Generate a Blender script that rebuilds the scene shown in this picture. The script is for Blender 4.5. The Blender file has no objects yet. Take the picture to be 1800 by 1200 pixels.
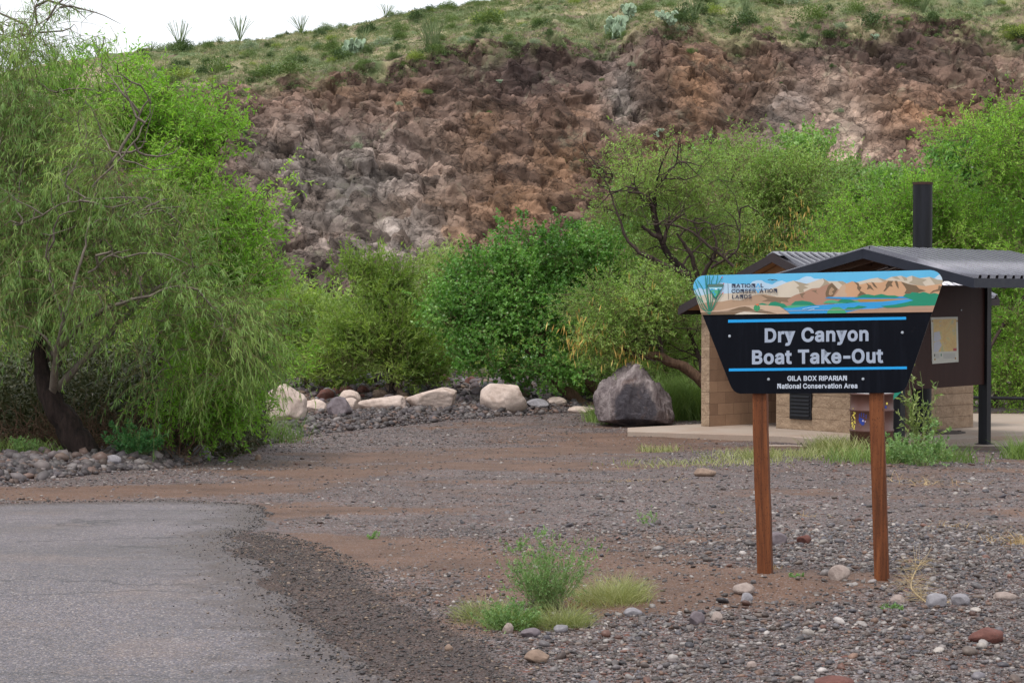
import bpy, bmesh, math, random, json
import numpy as np
from mathutils import Vector, Matrix
from mathutils.geometry import tessellate_polygon
SC = bpy.context.scene
COL = SC.collection
R = math.radians
RS = np.random.RandomState

# ------------------------------------------------------------------ camera
EYE = np.array([0.0, 0.0, 1.6]); FPX = 3600.0
PITCH = math.atan(85 / FPX)
def ray(px, py):
    rx = (px - 900) / FPX; ru = -(py - 600) / FPX
    d = np.array([rx, math.cos(PITCH) + ru * math.sin(PITCH), -math.sin(PITCH) + ru * math.cos(PITCH)])
    return d
def W(px, py, Y):
    """the world point at distance Y that the photograph shows at px, py (survey helper)"""
    d = ray(px, py)
    return EYE + d * (Y / d[1])
cam = bpy.data.cameras.new('camera'); cam.sensor_width = 36; cam.lens = 36 * FPX / 1800
cam.clip_start = 0.1; cam.clip_end = 2000
co = bpy.data.objects.new('camera', cam); COL.objects.link(co)
co.location = EYE; co.rotation_euler = (math.pi / 2 - PITCH, 0, 0)
SC.camera = co

# ------------------------------------------------------------------ noise
def hsh(ix, iy, iz, seed):
    h = (ix.astype(np.int64) * 374761393 + iy.astype(np.int64) * 668265263 + iz.astype(np.int64) * 2147483647 + seed * 974634777) & 0xffffffff
    h = ((h ^ (h >> 13)) * 1274126177) & 0xffffffff
    h = ((h ^ (h >> 16)) * 2246822519) & 0xffffffff
    h = h ^ (h >> 15)
    return (h & 0xffffff) / float(0xffffff)
def vnoise(P, seed=0):
    P = np.asarray(P, float); i = np.floor(P); f = P - i; f = f * f * (3 - 2 * f); i = i.astype(np.int64)
    r = 0
    for dx in (0, 1):
        wx = f[:, 0] if dx else 1 - f[:, 0]
        for dy in (0, 1):
            wy = f[:, 1] if dy else 1 - f[:, 1]
            for dz in (0, 1):
                wz = f[:, 2] if dz else 1 - f[:, 2]
                r = r + wx * wy * wz * hsh(i[:, 0] + dx, i[:, 1] + dy, i[:, 2] + dz, seed)
    return r * 2 - 1
def fbm(P, octv=4, seed=0, gain=.5):
    P = np.asarray(P, float); a = 1; r = 0; s = 0
    for k in range(octv):
        r = r + a * vnoise(P * (2 ** k), seed + k * 17); s += a; a *= gain
    return r / s
def fbm2(x, y, sc, octv=4, seed=0):
    x = np.asarray(x, float); y = np.asarray(y, float)
    return fbm(np.stack([x.ravel() * sc, y.ravel() * sc, np.full(x.size, .37)], 1), octv, seed).reshape(x.shape)
def worley(P, seed=0):
    P = np.asarray(P, float); i = np.floor(P).astype(np.int64); n = len(P)
    f1 = np.full(n, 9.0); f2 = np.full(n, 9.0); cid = np.zeros((n, 3)); off = np.zeros((n, 3))
    for dx in (-1, 0, 1):
        for dy in (-1, 0, 1):
            for dz in (-1, 0, 1):
                c = i + (dx, dy, dz)
                q = np.stack([c[:, 0] + hsh(c[:, 0], c[:, 1], c[:, 2], seed), c[:, 1] + hsh(c[:, 0], c[:, 1], c[:, 2], seed + 1),
                              c[:, 2] + hsh(c[:, 0], c[:, 1], c[:, 2], seed + 2)], 1)
                o = P - q; d = np.sqrt((o * o).sum(1))
                m = d < f1
                f2 = np.where(m, f1, np.minimum(f2, d)); f1 = np.where(m, d, f1)
                cid[m] = c[m]; off[m] = o[m]
    r = [hsh(cid[:, 0], cid[:, 1], cid[:, 2], seed + 5 + k) for k in range(4)]
    return f1, f2, np.stack(r, 1), off
def sstep(a, b, x):
    t = np.clip((x - a) / (b - a), 0, 1); return t * t * (3 - 2 * t)

# ------------------------------------------------------------------ object helpers
def tag(o, label=None, cat=None, group=None, kind=None):
    if label: o['label'] = label
    if cat: o['category'] = cat
    if group: o['group'] = group
    if kind: o['kind'] = kind
    return o
def link(name, me, mat=None, parent=None):
    o = bpy.data.objects.new(name, me); COL.objects.link(o)
    if mat is not None:
        for m in (mat if isinstance(mat, (list, tuple)) else [mat]): me.materials.append(m)
    if parent is not None: o.parent = parent
    return o
def empty(name, loc=(0, 0, 0), rz=0):
    o = bpy.data.objects.new(name, None); COL.objects.link(o); o.location = loc; o.rotation_euler = (0, 0, rz)
    o.empty_display_size = .2
    return o
def mesh_np(name, V, F, smooth=False, mi=None, attrs=None):
    """F: (n,3) or (n,4) int array"""
    V = np.asarray(V, np.float32); F = np.asarray(F, np.int32)
    me = bpy.data.meshes.new(name)
    me.vertices.add(len(V)); me.vertices.foreach_set('co', V.ravel())
    k = F.shape[1]
    me.loops.add(F.size); me.loops.foreach_set('vertex_index', F.ravel())
    me.polygons.add(len(F)); me.polygons.foreach_set('loop_start', np.arange(0, F.size, k, dtype=np.int32))
    me.polygons.foreach_set('loop_total', np.full(len(F), k, np.int32))
    if smooth: me.polygons.foreach_set('use_smooth', np.ones(len(F), bool))
    if mi is not None: me.polygons.foreach_set('material_index', np.asarray(mi, np.int32))
    me.update(calc_edges=True)
    for an, av in (attrs or {}).items():
        av = np.asarray(av, np.float32)
        if av.ndim == 1:
            a = me.attributes.new(an, 'FLOAT', 'POINT'); a.data.foreach_set('value', av)
        else:
            a = me.attributes.new(an, 'FLOAT_COLOR', 'POINT')
            if av.shape[1] == 3: av = np.concatenate([av, np.ones((len(av), 1), np.float32)], 1)
            a.data.foreach_set('color', av.ravel())
    return me
class MB:
    """collects flat pieces into one mesh"""
    def __init__(s): s.v = []; s.f = []; s.m = []
    def poly(s, pts, mi=0):
        b = len(s.v); s.v += [tuple(p) for p in pts]; s.f.append(tuple(range(b, b + len(pts)))); s.m.append(mi)
    def hexa(s, p, mi=0):
        """8 corners: bottom 4 ccw, top 4"""
        b = len(s.v); s.v += [tuple(q) for q in p]
        for q in ((0, 3, 2, 1), (4, 5, 6, 7), (0, 1, 5, 4), (1, 2, 6, 5), (2, 3, 7, 6), (3, 0, 4, 7)):
            s.f.append(tuple(b + i for i in q)); s.m.append(mi)
    def box(s, o, ax, ay, az, mi=0):
        """o corner, three edge vectors"""
        o, ax, ay, az = (np.array(k, float) for k in (o, ax, ay, az))
        s.hexa([o, o + ax, o + ax + ay, o + ay, o + az, o + ax + az, o + ax + ay + az, o + ay + az], mi)
    def prism(s, poly, ext, mi=0, mside=None):
        ext = np.array(ext, float); P = [np.array(p, float) for p in poly]; n = len(P); b = len(s.v)
        s.v += [tuple(p) for p in P] + [tuple(p + ext) for p in P]
        s.f.append(tuple(range(b + n - 1, b - 1, -1))); s.m.append(mi)
        s.f.append(tuple(range(b + n, b + 2 * n))); s.m.append(mi)
        for i in range(n):
            j = (i + 1) % n; s.f.append((b + i, b + j, b + n + j, b + n + i)); s.m.append(mi if mside is None else mside)
    def cyl(s, p0, p1, r0, r1=None, n=20, mi=0, caps=True):
        p0 = np.array(p0, float); p1 = np.array(p1, float); r1 = r0 if r1 is None else r1
        d = p1 - p0; d /= np.linalg.norm(d); u = np.cross(d, (0, 0, 1.0))
        if np.linalg.norm(u) < 1e-3: u = np.array((1.0, 0, 0))
        u /= np.linalg.norm(u); w = np.cross(d, u); b = len(s.v)
        for p, r in ((p0, r0), (p1, r1)):
            for k in range(n):
                t = 2 * math.pi * k / n; s.v.append(tuple(p + r * (math.cos(t) * u + math.sin(t) * w)))
        for k in range(n):
            j = (k + 1) % n; s.f.append((b + k, b + j, b + n + j, b + n + k)); s.m.append(mi)
        if caps:
            s.f.append(tuple(range(b + n - 1, b - 1, -1))); s.m.append(mi); s.f.append(tuple(range(b + n, b + 2 * n))); s.m.append(mi)
    def build(s, name, mat, parent=None, bevel=0, smooth=False):
        me = bpy.data.meshes.new(name); me.from_pydata(s.v, [], s.f)
        me.polygons.foreach_set('material_index', s.m)
        bm = bmesh.new(); bm.from_mesh(me); bmesh.ops.recalc_face_normals(bm, faces=bm.faces); bm.to_mesh(me); bm.free()
        if smooth: me.polygons.foreach_set('use_smooth', [True] * len(me.polygons))
        me.update()
        o = link(name, me, mat, parent)
        if bevel:
            m = o.modifiers.new('b', 'BEVEL'); m.width = bevel; m.segments = 2; m.limit_method = 'ANGLE'
        return o
def tess(loops):
    vl = [[Vector((p[0], p[1], 0)) for p in l] for l in loops]
    flat = [p for l in loops for p in l]
    return flat, tessellate_polygon(vl)

# ------------------------------------------------------------------ node helper
class NT:
    def __init__(s, name):
        s.mat = bpy.data.materials.new(name); s.mat.use_nodes = True; s.t = s.mat.node_tree; s.t.nodes.clear()
    def n(s, typ, ins=None, **kw):
        nd = s.t.nodes.new(typ)
        for k, v in kw.items(): setattr(nd, k, v)
        for k, v in (ins or {}).items():
            sk = nd.inputs[k]
            if isinstance(v, bpy.types.NodeSocket): s.t.links.new(v, sk)
            elif isinstance(v, bpy.types.Node): s.t.links.new(v.outputs[0], sk)
            else:
                if sk.type == 'RGBA' and len(v) == 3: v = (*v, 1)
                sk.default_value = v
        return nd
    def math(s, op, a, b=0.0, clamp=False):
        return s.n('ShaderNodeMath', {0: a, 1: b}, operation=op, use_clamp=clamp).outputs[0]
    def mix(s, f, a, b, mode='MIX'):
        return s.n('ShaderNodeMix', {0: f, 6: a, 7: b}, data_type='RGBA', blend_type=mode).outputs[2]
    def ramp(s, f, stops, interp='LINEAR'):
        nd = s.n('ShaderNodeValToRGB', {0: f}); r = nd.color_ramp; r.interpolation = interp
        while len(r.elements) < len(stops): r.elements.new(.5)
        for e, (p, c) in zip(r.elements, stops):
            e.position = p; c = (c, c, c) if isinstance(c, (int, float)) else c; e.color = (*c, 1)
        return nd.outputs[0]
    def noise(s, vec, scale, detail=4, rough=.55, dist=0.0):
        ins = {'Scale': scale, 'Detail': detail, 'Roughness': rough, 'Distortion': dist}
        if vec is not None: ins['Vector'] = vec
        return s.n('ShaderNodeTexNoise', ins).outputs[0]
    def voro(s, vec, scale, feature='F1', out=0, rnd=1.0):
        ins = {'Scale': scale, 'Randomness': rnd}
        if vec is not None: ins['Vector'] = vec
        return s.n('ShaderNodeTexVoronoi', ins, feature=feature).outputs[out]
    def pos(s): return s.n('ShaderNodeNewGeometry').outputs['Position']
    def obj(s): return s.n('ShaderNodeTexCoord').outputs['Object']
    def mapping(s, v, scale=(1, 1, 1), rot=(0, 0, 0)):
        return s.n('ShaderNodeMapping', {'Vector': v, 'Scale': scale, 'Rotation': rot}).outputs[0]
    def attr(s, name, out=2): return s.n('ShaderNodeAttribute', attribute_name=name).outputs[out]
    def bump(s, h, strength=.5, dist=.02, normal=None):
        ins = {'Height': h, 'Strength': strength, 'Distance': dist}
        if normal is not None: ins['Normal'] = normal
        return s.n('ShaderNodeBump', ins).outputs[0]
    def out(s, sh):
        s.n('ShaderNodeOutputMaterial', {0: sh}); return s.mat
    def pbr(s, color, rough=.7, spec=.5, metal=0.0, normal=None, extra=None):
        ins = {'Base Color': color, 'Roughness': rough, 'Specular IOR Level': spec, 'Metallic': metal}
        if normal is not None: ins['Normal'] = normal
        ins.update(extra or {})
        return s.n('ShaderNodeBsdfPrincipled', ins)
def lin(r, g, b):
    return tuple(((c / 255) / 12.92 if c / 255 <= .04045 else ((c / 255 + .055) / 1.055) ** 2.4) for c in (r, g, b))
def paint(name, col, rough=.5, spec=.4, var=.12, scale=20, metal=0.0, bump=.0):
    t = NT(name); p = t.obj(); nz = t.noise(p, scale, 5, .6)
    f = t.ramp(nz, [(.3, 1 - var), (.7, 1 + var)])
    c = t.mix(1.0, col, f, 'MULTIPLY')
    nm = t.bump(nz, bump, .01) if bump else None
    return t.out(t.pbr(c, t.ramp(nz, [(.3, max(0, rough - .08)), (.7, min(1, rough + .1))]), spec, metal, nm))

# ------------------------------------------------------------------ world and sun
SUN_EL, SUN_AZ = R(66), R(215)        # azimuth clockwise from +Y: behind the camera, a little to the left
w = bpy.data.worlds.new('World'); SC.world = w; w.use_nodes = True
nt = w.node_tree; nt.nodes.clear()
sky = nt.nodes.new('ShaderNodeTexSky'); sky.sky_type = 'NISHITA'; sky.sun_disc = False
sky.sun_elevation = SUN_EL; sky.sun_rotation = SUN_AZ; sky.air_density = 1.0; sky.dust_density = 4.0; sky.altitude = 900
hs = nt.nodes.new('ShaderNodeHueSaturation'); hs.inputs['Saturation'].default_value = .35
nt.links.new(sky.outputs[0], hs.inputs['Color'])
b1 = nt.nodes.new('ShaderNodeBackground'); b1.inputs[1].default_value = .06; nt.links.new(hs.outputs[0], b1.inputs[0])
# the closed cloud layer: nearly even white with soft low-contrast banks, all round
tc = nt.nodes.new('ShaderNodeTexCoord'); nz = nt.nodes.new('ShaderNodeTexNoise'); nz.inputs['Scale'].default_value = 1.6; nz.inputs['Detail'].default_value = 4
nt.links.new(tc.outputs['Generated'], nz.inputs['Vector'])
rp = nt.nodes.new('ShaderNodeValToRGB'); rp.color_ramp.elements[0].position = .3; rp.color_ramp.elements[1].position = .7
rp.color_ramp.elements[0].color = (.80, .85, .92, 1); rp.color_ramp.elements[1].color = (1, 1, 1, 1)
nt.links.new(nz.outputs[0], rp.inputs[0])
b2 = nt.nodes.new('ShaderNodeBackground'); b2.inputs[1].default_value = .58; nt.links.new(rp.outputs[0], b2.inputs[0])
ad = nt.nodes.new('ShaderNodeAddShader'); nt.links.new(b1.outputs[0], ad.inputs[0]); nt.links.new(b2.outputs[0], ad.inputs[1])
wo = nt.nodes.new('ShaderNodeOutputWorld'); nt.links.new(ad.outputs[0], wo.inputs[0])
sl = bpy.data.lights.new('sun', 'SUN'); sl.energy = 1.5; sl.angle = R(12); sl.color = (1, .96, .9)
so = bpy.data.objects.new('sun', sl); COL.objects.link(so)
sd = Vector((math.sin(SUN_AZ) * math.cos(SUN_EL), math.cos(SUN_AZ) * math.cos(SUN_EL), math.sin(SUN_EL)))
so.rotation_euler = sd.to_track_quat('Z', 'Y').to_euler(); so.location = (-10, -20, 40)
SC.view_settings.view_transform = 'Standard'; SC.view_settings.look = 'None'
SC.view_settings.exposure = .6; SC.view_settings.gamma = 1
SC.cycles.use_denoising = True
SC.cycles.max_bounces = 8; SC.cycles.diffuse_bounces = 5; SC.cycles.transparent_max_bounces = 8
try: SC.cycles.denoiser = 'OPENIMAGEDENOISE'
except Exception: pass

# ------------------------------------------------------------------ ground
def base_z(y):
    y = np.asarray(y, float)
    z = -.85 * np.clip((y - 11.5) / 21.5, 0, 1)
    z = z + .02 * np.exp(-((y - 11.5) / 3) ** 2) * 0
    z = z - .6 * sstep(60, 90, y) - 2.6 * sstep(95, 165, y)
    return z
def G(px, py):
    d = ray(px, py); ys = np.linspace(5, 150, 6000); zs = EYE[2] + d[2] / d[1] * ys
    k = np.argmax(zs < base_z(ys)); y = ys[k] if k else 150
    return np.array([d[0] / d[1] * y, y])
def Gl(pts): return np.array([G(*p) for p in pts])
def seg_dist(x, y, pl):
    """signed distance to polyline (positive on its left)"""
    best = np.full(np.shape(x), 1e9); sg = np.ones(np.shape(x))
    for a, b in zip(pl[:-1], pl[1:]):
        ab = b - a; L2 = (ab ** 2).sum()
        t = np.clip(((x - a[0]) * ab[0] + (y - a[1]) * ab[1]) / L2, 0, 1)
        dx = x - (a[0] + t * ab[0]); dy = y - (a[1] + t * ab[1]); d = np.hypot(dx, dy)
        cr = ab[0] * (y - a[1]) - ab[1] * (x - a[0])
        m = d < best; best = np.where(m, d, best); sg = np.where(m, np.sign(cr), sg)
    return best * sg
def inpoly(x, y, P):
    ins = np.zeros(np.shape(x), bool); n = len(P)
    for i in range(n):
        x1, y1 = P[i]; x2, y2 = P[(i + 1) % n]
        if y1 == y2: continue
        c = ((y1 > y) != (y2 > y)) & (x < (x2 - x1) * (y - y1) / (y2 - y1) + x1); ins ^= c
    return ins
ROAD = np.vstack([[(-14, 2), (1.0, 2), (.6, 5)], Gl([(735, 1330), (650, 1200), (560, 1130), (505, 1080), (488, 1040), (478, 1000), (425, 968), (418, 945), (462, 930), (478, 905), (440, 888), (300, 880), (150, 883), (0, 887), (-300, 898)]), [(-14, 17)]])
def road_d(x, y):
    d = np.abs(seg_dist(x, y, np.vstack([ROAD, ROAD[:1]])))
    return np.where(inpoly(x, y, ROAD), d, -d)
APRON = np.vstack([[(-2, 2), (2.2, 2), (1.5, 5)], Gl([(1090, 1330), (1000, 1200), (905, 1130), (800, 1075), (700, 1030), (640, 985), (560, 955), (470, 935)]), [(-2.5, 15)]])
BANK = Gl([(-500, 905), (-100, 865), (120, 842), (330, 812), (440, 785), (545, 762), (700, 748), (860, 735), (1050, 722)])
MOUND = G(700, 712); 
TRACK = Gl([(330, 985), (560, 925), (760, 860), (900, 805), (930, 760), (900, 738)])
def track(x, y): return np.exp(-(np.abs(seg_dist(x, y, TRACK)) / (1.2 + .09 * np.asarray(y))) ** 3)
def bank_h(x, y):
    d = seg_dist(x, y, BANK)          # positive on the far-left side of the road
    near = np.clip(1 - np.abs(x + 6) / 60, 0, 1)
    return .13 * sstep(-.1, .7, d) * (1 - .5 * sstep(2, 6, d)) * near
def hgt(x, y, rough=True):
    x = np.asarray(x, float); y = np.asarray(y, float)
    z = base_z(y) + bank_h(x, y)
    z = z + .38 * np.exp(-(((x + 2.6) / 2.3) ** 2 + ((y - 47.5) / 2.2) ** 2)) + .22 * np.exp(-(((x - .6) / 2.0) ** 2 + ((y - 46) / 2.0) ** 2))
    z = z + .06 * fbm2(x, y, .22, 3, 5) * sstep(12, 22, y)
    off = 1 - sstep(-.25, .1, road_d(x, y))
    if rough:
        z = z + off * (.035 * fbm2(x, y, 1.1, 4, 9) + .010 * fbm2(x, y, 7, 3, 11))
        m = .05 * np.exp(-(((x - 1.35) / .5) ** 2 + ((y - 11.3) / .35) ** 2)) + .04 * np.exp(-(((x - 2.0) / .35) ** 2 + ((y - 11.0) / .25) ** 2))
        z = z + m * off
    # keep the soil under the concrete
    return z
def blob(x, y, px, py, rx, ry):
    """soft spot laid on the ground: rx across in metres, ry in depth"""
    g = G(px, py); return np.exp(-(((x - g[0]) / rx) ** 2 + ((y - g[1]) / ry) ** 2) ** 1.0)
def dirt(x, y):
    d = .36 + .9 * fbm2(x, y * 1.5, .7, 5, 21) + .2 * fbm2(x, y, 3.5, 3, 22)
    for b in ((1250, 1040, .8, .5), (1440, 1020, .7, .3), (1020, 1010, .6, .9), (760, 900, 1.6, 1.2), (1200, 1020, .5, .7), (1420, 1010, .5, .45), (1120, 985, .5, .6), (800, 985, .35, .7), (590, 968, .25, .9), (700, 960, .4, .8), (1100, 1065, .3, .25),
              (640, 800, 1.4, 1.6), (1000, 790, 1.6, 1.5), (900, 815, 1.5, 1.3), (1150, 775, 1.5, 2.5), (560, 830, .9, 1.6), (150, 868, 1.5, .8), (420, 860, .8, .8), (1330, 1120, .25, .1)):
        d = d + .75 * blob(x, y, *b)
    for b in ((1600, 1120, .9, 1.4), (1650, 950, 1.2, 2.5), (1300, 900, 1.2, 2.0), (1000, 1170, .5, .6), (700, 900, .7, 2.0), (1100, 880, .9, 2.5)):
        d = d - .45 * blob(x, y, *b)
    return np.clip(d, 0, 1)
def gaxis(parts):
    out = [np.array([parts[0][0]])]
    for a, b, s in parts: out.append(np.linspace(a, b, max(2, int(round((b - a) / s)) + 1))[1:])
    return np.concatenate(out)
def grid(xs, ys):
    X, Y = np.meshgrid(xs, ys); nx, ny = len(xs), len(ys)
    i = np.arange(nx * ny).reshape(ny, nx)
    F = np.stack([i[:-1, :-1], i[:-1, 1:], i[1:, 1:], i[1:, :-1]], -1).reshape(-1, 4)
    return X.ravel(), Y.ravel(), F
xs = gaxis([(-500, -60, 40), (-60, -14, 2), (-14, -6, .25), (-6, 7.5, .05), (7.5, 14, .25), (14, 60, 2), (60, 500, 40)])
ys = gaxis([(-120, 2, 6), (2, 7, .4), (7, 20, .05), (20, 50, .12), (50, 60, .5), (60, 170, 3), (170, 600, 50)])
gx, gy, gf = grid(xs, ys)
gz = hgt(gx, gy)
ap = inpoly(gx, gy, APRON).astype(float)
apd = np.abs(seg_dist(gx, gy, APRON)); ap = np.where(ap > 0, sstep(0, .35, apd), 0)
t = NT('ground'); P = t.pos()
dA = t.attr('dirt'); aA = t.attr('apron')
nz1 = t.noise(P, 1.6, 6, .65); nz2 = t.noise(P, 14, 5, .7)
v1c = t.voro(P, 55, out=1); v1 = t.voro(P, 55); v2c = t.voro(P, 120, out=1); v2 = t.voro(P, 120)
st1 = t.ramp(t.n('ShaderNodeSeparateColor', {0: v1c}).outputs[0], [(0, lin(70, 62, 64)), (.25, lin(118, 108, 108)), (.5, lin(96, 78, 72)), (.7, lin(150, 143, 146)), (.86, lin(120, 74, 60)), (1, lin(168, 158, 156))], 'CONSTANT')
st2 = t.ramp(t.n('ShaderNodeSeparateColor', {0: v2c}).outputs[1], [(0, lin(80, 70, 68)), (.3, lin(128, 112, 108)), (.55, lin(104, 76, 64)), (.75, lin(158, 150, 150)), (1, lin(90, 84, 90))], 'CONSTANT')
stone = t.mix(t.math('GREATER_THAN', t.math('ADD', nz2, 0.0), .5), st1, st2)
soil = t.mix(nz2, lin(84, 59, 47), lin(130, 98, 77))
soil = t.mix(t.math('MULTIPLY', t.ramp(t.n('ShaderNodeSeparateColor', {0: v2c}).outputs[2], [(.72, 0), (.76, 1)]), .6), soil, st2)
dm = t.ramp(t.math('ADD', t.math('ADD', t.math('MULTIPLY', dA, .75), .0), t.math('MULTIPLY', t.math('SUBTRACT', nz2, .5), .7)), [(.3, 0), (.52, 1)])
stone = t.mix(1.0, stone, (.84, .82, .80), 'MULTIPLY')
c = t.mix(dm, stone, soil)
chip = t.mix(1.0, t.mix(.35, st2, soil), (.36, .32, .30), 'MULTIPLY')
am = t.ramp(t.math('ADD', aA, t.math('MULTIPLY', t.math('SUBTRACT', nz1, .5), .8)), [(.3, 0), (.6, 1)])
c = t.mix(t.math('MULTIPLY', am, .8), c, chip)
c = t.mix(1.0, c, t.ramp(nz1, [(.3, .55), (.7, 1.0)]), 'MULTIPLY')
hh = t.math('ADD', t.math('MULTIPLY', v1, -.6), t.math('MULTIPLY', v2, -.35))
hh = t.math('ADD', hh, t.math('MULTIPLY', nz2, .4))
m_ground = t.out(t.pbr(c, .75, .35, 0.0, t.bump(hh, .9, .012)))
me = mesh_np('ground', np.stack([gx, gy, gz], 1), gf, True, attrs={'dirt': dirt(gx, gy), 'apron': ap})
tag(link('ground', me, m_ground), kind='structure')

# ------------------------------------------------------------------ asphalt road
xs = gaxis([(-14, -6.2, .3), (-6.2, 2.6, .04)]); ys = gaxis([(2, 7, .3), (7, 19.5, .04)])
rx, ry, rf = grid(xs, ys)
rd = road_d(rx, ry) + .30 * fbm2(rx, ry, 1.6, 5, 31) + .05 * fbm2(rx, ry, 14, 2, 32)
rz = hgt(rx, ry, False) + .014 * sstep(-.02, .05, rd) - .05 * (1 - sstep(-.12, .0, rd)) + .004 * fbm2(rx, ry, 1.2, 3, 33)
keep = (rd[rf] > -.14).any(1); rf = rf[keep]
us = np.unique(rf); rm = np.full(len(rx), -1); rm[us] = np.arange(len(us))
t = NT('asphalt'); P = t.pos()
nz1 = t.noise(P, .55, 5, .6); nz2 = t.noise(P, 6, 6, .7); vc = t.voro(P, 125, out=1); vd = t.voro(P, 125)
sp = t.n('ShaderNodeSeparateColor', {0: vc})
agg = t.ramp(sp.outputs[0], [(0, lin(58, 54, 58)), (.22, lin(88, 83, 88)), (.5, lin(116, 110, 116)), (.8, lin(140, 124, 112)), (.94, lin(178, 170, 164))], 'CONSTANT')
c = t.mix(1.0, t.mix(.25, agg, lin(108, 103, 106)), (.84, .82, .835), 'MULTIPLY')
c = t.mix(1.0, c, t.ramp(nz1, [(.28, .74), (.72, 1.22)]), 'MULTIPLY')
c = t.mix(1.0, c, t.ramp(nz2, [(.3, .86), (.7, 1.1)]), 'MULTIPLY')
c = t.mix(t.ramp(t.noise(P, .9, 4, .6), [(.55, 0), (.75, .35)]), c, lin(130, 108, 94))
# long wandering cracks across the lane
wv = t.n('ShaderNodeVectorMath', {0: t.mapping(P, (.10, .62, 1)), 1: t.n('ShaderNodeVectorMath', {0: t.n('ShaderNodeTexNoise', {'Vector': P, 'Scale': .9, 'Detail': 6.0, 'Roughness': .65}).outputs[1], 'Scale': .42}, operation='SCALE').outputs[0]}, operation='ADD').outputs[0]
ce = t.voro(wv, 1.25, 'DISTANCE_TO_EDGE')
ck = t.ramp(ce, [(0, 1), (.006, .6), (.013, 0)])
ck = t.math('MULTIPLY', ck, t.ramp(t.noise(P, .7, 3), [(.42, 0), (.55, 1)]))
c = t.mix(t.math('MULTIPLY', ck, .75), c, (.03, .028, .03))
hb = t.math('ADD', t.math('MULTIPLY', vd, -.5), t.math('MULTIPLY', ck, -1.5))
ed = t.math('ADD', t.attr('edge'), t.math('MULTIPLY', t.math('SUBTRACT', t.noise(P, 5, 6, .75), .5), 1.3)); ed = t.ramp(ed, [(.42, 0), (.75, 1)])
chp = t.mix(t.ramp(nz2, [(.4, 0), (.6, .7)]), t.mix(1.0, agg, (.46, .42, .40), 'MULTIPLY'), lin(72, 57, 49))
c = t.mix(t.math('MULTIPLY', ed, .85), c, chp)
m_road = t.out(t.pbr(c, t.ramp(nz1, [(.3, .5), (.7, .68)]), .5, 0.0, t.bump(hb, .8, .006)))
rdp = rd
me = mesh_np('road', np.stack([rx, ry, rz], 1)[us], rm[rf], True, attrs={'edge': (np.exp(-np.maximum(0, rdp) / .7))[us]})
tag(link('road', me, m_road), kind='structure')
def gz1(x, y): return float(hgt(np.array([x]), np.array([y]))[0])

# ------------------------------------------------------------------ stones
def ico(sub):
    bm = bmesh.new(); bmesh.ops.create_icosphere(bm, subdivisions=sub, radius=1)
    v = np.array([x.co[:] for x in bm.verts]); f = np.array([[q.index for q in p.verts] for p in bm.faces]); bm.free(); return v, f
def mk_stone(name, cols, rough=.6, speck=.25, sc=60):
    t = NT(name); P = t.obj(); r = t.attr('rnd')
    k = len(cols); c = t.ramp(r, [(i / k, lin(*q)) for i, q in enumerate(cols)], 'CONSTANT')
    nz = t.noise(P, sc, 5, .7); c = t.mix(1.0, c, t.ramp(nz, [(.3, 1 - speck), (.7, 1 + speck)]), 'MULTIPLY')
    c = t.mix(1.0, c, t.ramp(t.attr('lum'), [(0, .4), (.8, .92), (1, 1.2)]), 'MULTIPLY')
    return t.out(t.pbr(c, t.ramp(nz, [(.3, max(.2, rough - .22)), (.7, rough + .05)]), .5, 0.0, t.bump(nz, .35, .004)))
GRAV = [(92, 84, 84), (68, 63, 66), (118, 109, 106), (100, 95, 99), (108, 76, 65), (134, 126, 124), (96, 86, 84), (76, 61, 55), (148, 138, 132), (104, 90, 82), (82, 78, 84), (118, 92, 78), (158, 150, 146), (110, 103, 104), (98, 82, 74), (90, 82, 80), (138, 130, 126), (84, 74, 70), (152, 143, 136), (94, 80, 72)]
m_gravel = mk_stone('gravel', GRAV)
m_chips = mk_stone('asphalt_chips', [(50, 44, 43), (64, 56, 54), (41, 37, 38), (78, 69, 66), (56, 49, 47), (98, 84, 74), (50, 45, 46), (70, 53, 44), (140, 120, 102)], .55)
m_rubble = mk_stone('rubble', [(88, 78, 78), (70, 61, 62), (104, 94, 92), (82, 75, 78), (106, 84, 75), (76, 67, 67), (122, 114, 112), (88, 72, 64), (94, 86, 86)], .7, .3, 8)
def stones(name, x, y, size, mat, seed, sub=1, flat=(.28, .6), z=None, jit=.16, sink=.25, kind='stuff'):
    r = RS(seed); n = len(x); bv, bf = ico(sub); m = len(bv)
    sx = size * .5; S = np.stack([sx * r.uniform(.8, 1.25, n), sx * r.uniform(.6, 1.0, n), sx * r.uniform(*flat, n)], 1)
    V = bv[None] * (1 + jit * r.normal(size=(n, m, 1)).clip(-1.8, 1.8)) * S[:, None, :]
    a = r.uniform(0, 6.283, n); tx = r.normal(0, .28, n); ty = r.normal(0, .28, n)
    X, Y, Z = V[..., 0].copy(), V[..., 1].copy(), V[..., 2].copy()
    ca, sa = np.cos(tx)[:, None], np.sin(tx)[:, None]; Y, Z = Y * ca - Z * sa, Y * sa + Z * ca
    ca, sa = np.cos(ty)[:, None], np.sin(ty)[:, None]; X, Z = X * ca + Z * sa, -X * sa + Z * ca
    ca, sa = np.cos(a)[:, None], np.sin(a)[:, None]; X, Y = X * ca - Y * sa, X * sa + Y * ca
    zz = hgt(x, y) if z is None else z
    V = np.stack([X + x[:, None], Y + y[:, None], Z + (zz + S[:, 2] * (1 - 2 * sink))[:, None]], -1).reshape(-1, 3)
    F = (bf[None] + (np.arange(n) * m)[:, None, None]).reshape(-1, 3)
    me = mesh_np(name, V, F, sub > 1, attrs={'rnd': np.repeat(r.uniform(0, .999, n), m), 'lum': np.repeat(r.uniform(0, 1, n), m)})
    o = link(name, me, mat)
    if kind: tag(o, kind=kind)
    return o
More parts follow.
